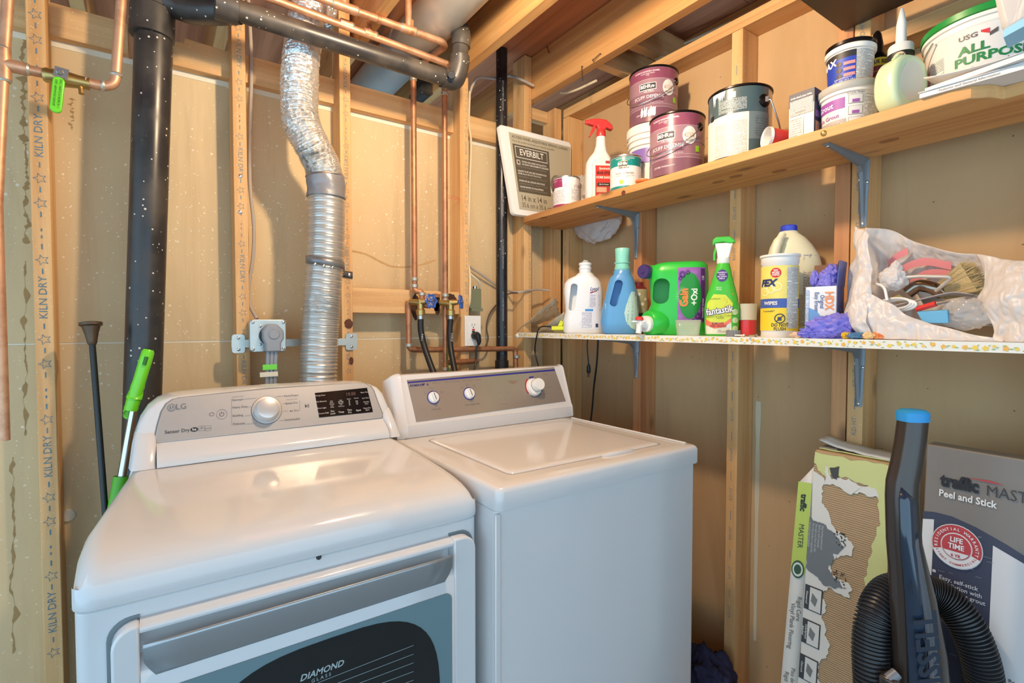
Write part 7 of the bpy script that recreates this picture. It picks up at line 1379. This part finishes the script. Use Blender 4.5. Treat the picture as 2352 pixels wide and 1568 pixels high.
# upright carpet cleaner
vc = thing('carpet_cleaner', 'upright carpet cleaner with blue-topped handle and grey ribbed hose', 'vacuum', (1.10, .33, 0)); D = 1.0
def V(px, py, d): return CAM+(_f+_r*((px-1176)/FPX)-_u*((py-784)/FPX))*d
M_GUN = mat('gunmetal_plastic', (70, 60, 54), .28, .45, .06, coat=.3); M_SMOKE = mat('smoky_blue_panel', (36, 50, 68), .10, var=.1, coat=.5); M_DKP = mat('dark_hose', (46, 46, 48), .4, var=.05); M_CYAN = mat('cyan_cap', (40, 150, 214), .35, var=.03)
H = [(2096, 966, .0240, .021), (2091, 1010, .0245, .021), (2083, 1060, .0255, .0215), (2073, 1105, .0262, .022), (2071, 1140, .0262, .022), (2076, 1241, .0285, .0225), (2087, 1310, .0335, .023), (2096, 1369, .0390, .024), (2104, 1440, .0440, .025), (2110, 1496, .0486, .026), (2114, 1570, .0515, .027), (2120, 1720, .055, .03)]
rg = []
for px, py, wx, wy in H:
    c = V(px, py, D); rg.append([c+_r*(wx*math.copysign(abs(math.cos(a))**.7, math.cos(a)))+_f.cross(_r).normalized()*0+Vector((_f.x, _f.y, 0)).normalized()*(wy*math.copysign(abs(math.sin(a))**.7, math.sin(a))) for a in [2*PI*i/28 for i in range(28)]])
part('handle', G().loft(rg), M_GUN, vc, 'long gunmetal handle bent near the top', smooth=50)
rc_ = [[p_+Vector((0, 0, dz)) for p_ in rg[0]] for dz in (0, .016)]; c0 = sum(rg[0], Vector())/28
part('handle_cap', G().loft([[c0+(p_-c0)*1.07 for p_ in rc_[0]], [c0+(p_-c0)*1.07 for p_ in rc_[1]], [c0+Vector((0, 0, .022))+(p_-c0)*.82 for p_ in rg[0]]]), M_CYAN, vc, 'bright blue end cap', smooth=40)
# smoky front panel on the lower handle
g = G(); L_ = []; fwd = -Vector((_f.x, _f.y, 0)).normalized()
for px, py, wx, wy in H[4:]:
    c = V(px, py, D)+fwd*(wy*.98+.002); L_.append((c-_r*wx*.86, c+fwd*.004-_r*wx*.3, c+_r*wx*.30))
for i, (a_, b_, c_) in enumerate(L_):
    g.v += [a_, b_, c_]
    if i: n_ = 3*i; g.f += [(n_-3, n_-2, n_+1, n_), (n_-2, n_-1, n_+2, n_+1)]
top_ = V(2052, 1112, D)+fwd*.020; g.v.append(top_); g.f += [(0, 1, len(g.v)-1), (1, 2, len(g.v)-1)]
part('smoked_panel', g, M_SMOKE, vc, 'glossy smoked blue panel', smooth=60, solid=.004)
def vmap(cx, cy, e=.006):
    o_ = V(cx, cy, D)+fwd*(.026+e+.008); ax_ = (V(2124, 1560, D)-V(2104, 1360, D)).normalized(); rt = ax_.cross(fwd).normalized(); rt = rt if rt.dot(_r) > 0 else -rt
    return lambda x, y: o_+rt*x-ax_*y
part('brand_lettering', textg('BISSELL', .060, 0, 0, vmap(2098, 1475), None, .03, 'CENTER', .86, rot=PI/2), ink((24, 34, 52)), vc, smooth=0)
mv = vmap(2062, 1330); part('vent_slits', (lambda G_: [quadg(.004*k-.006, .004*k-.0045, -.014, .012, mv, G_) for k in range(3)] and G_)(G()), ink((28, 30, 36)), vc, smooth=0)
# the hose: an arch in front and behind the handle
hp_ = [V(2010, 1640, 1.02), V(2003, 1560, 1.02), V(2000, 1480, 1.03), V(2010, 1410, 1.04), V(2038, 1362, 1.06), V(2080, 1352, 1.075), V(2130, 1356, 1.075), V(2180, 1385, 1.06), V(2222, 1440, 1.04), V(2250, 1510, 1.03), V(2262, 1580, 1.03), V(2266, 1660, 1.03)]
Pq = catmull(hp_, 34); rr = [.0305+.0028*(1 if (i % 4) < 2 else -1) for i in range(len(Pq))]; part('hose', G().tube(Pq, rr, 24), M_DKP, vc, 'ribbed dark grey hose', smooth=50)
part('hose_inner', G().tube(catmull([V(2062, 1660, 1.10), V(2070, 1540, 1.10), V(2150, 1480, 1.12), V(2190, 1540, 1.12), V(2200, 1660, 1.12)], 10), .016, 14), M_BLKRUB, vc)
c = V(2045, 1566, .98); part('hose_clip', G().box(c, (.035, .03, .03)), M_GUN, vc, bevel=.006); a_, b_ = V(2040, 1560, .975), V(2060, 1545, .975); part('clip_pin', G().tube([a_, b_], .010, 12), mat('clip_grey', (120, 122, 126), .4), vc)
gB = V(2126, 1730, 1.02); base_ = Vector((gB.x, gB.y, 0)); part('tank_body', G().loft([srect(.26, .24, .06, z, 5, 0, 0) for z in (.03, .10)]+[srect(.22, .20, .06, .36, 5, 0, 0), srect(.12, .10, .04, .46, 5, 0, 0)], Matrix.Translation(base_+Vector((-.06, -.03, 0))) @ Matrix.Rotation(-YAW-R(20), 4, 'Z')), M_DKP, vc, smooth=40); part('foot', G().loft([srect(.28, .30, .05, z, 5) for z in (.0, .06)]+[srect(.22, .2, .05, .10, 5)], Matrix.Translation(base_+Vector((-.06, -.03, 0))) @ Matrix.Rotation(-YAW-R(20), 4, 'Z')), M_GUN, vc, smooth=40)
# brown card and a dark sack on the floor behind
g = G().bb(1.30, 1.34, .355, .45, 0, .60); one('parts_carton', g, mat('orange_card', (206, 150, 84), .7, var=.05), 'small tan carton marked with an arrow behind the hose', 'carton', (1.32, .40, 0), bevel=.002)
q = at(1625, 1545, x=1.44); g = crumple((1.44, q.y, .11), (.075, .10, .115), 8.8, .3, 22); 
for v in g.v: v.z = max(v.z, .002)
one('fabric_sack', g, mat('navy_fabric', (40, 38, 66), .85, var=.3, vs=40, bump=.4), 'dark navy cloth heap on the floor beside the washer', 'cloth', (1.44, q.y, 0))
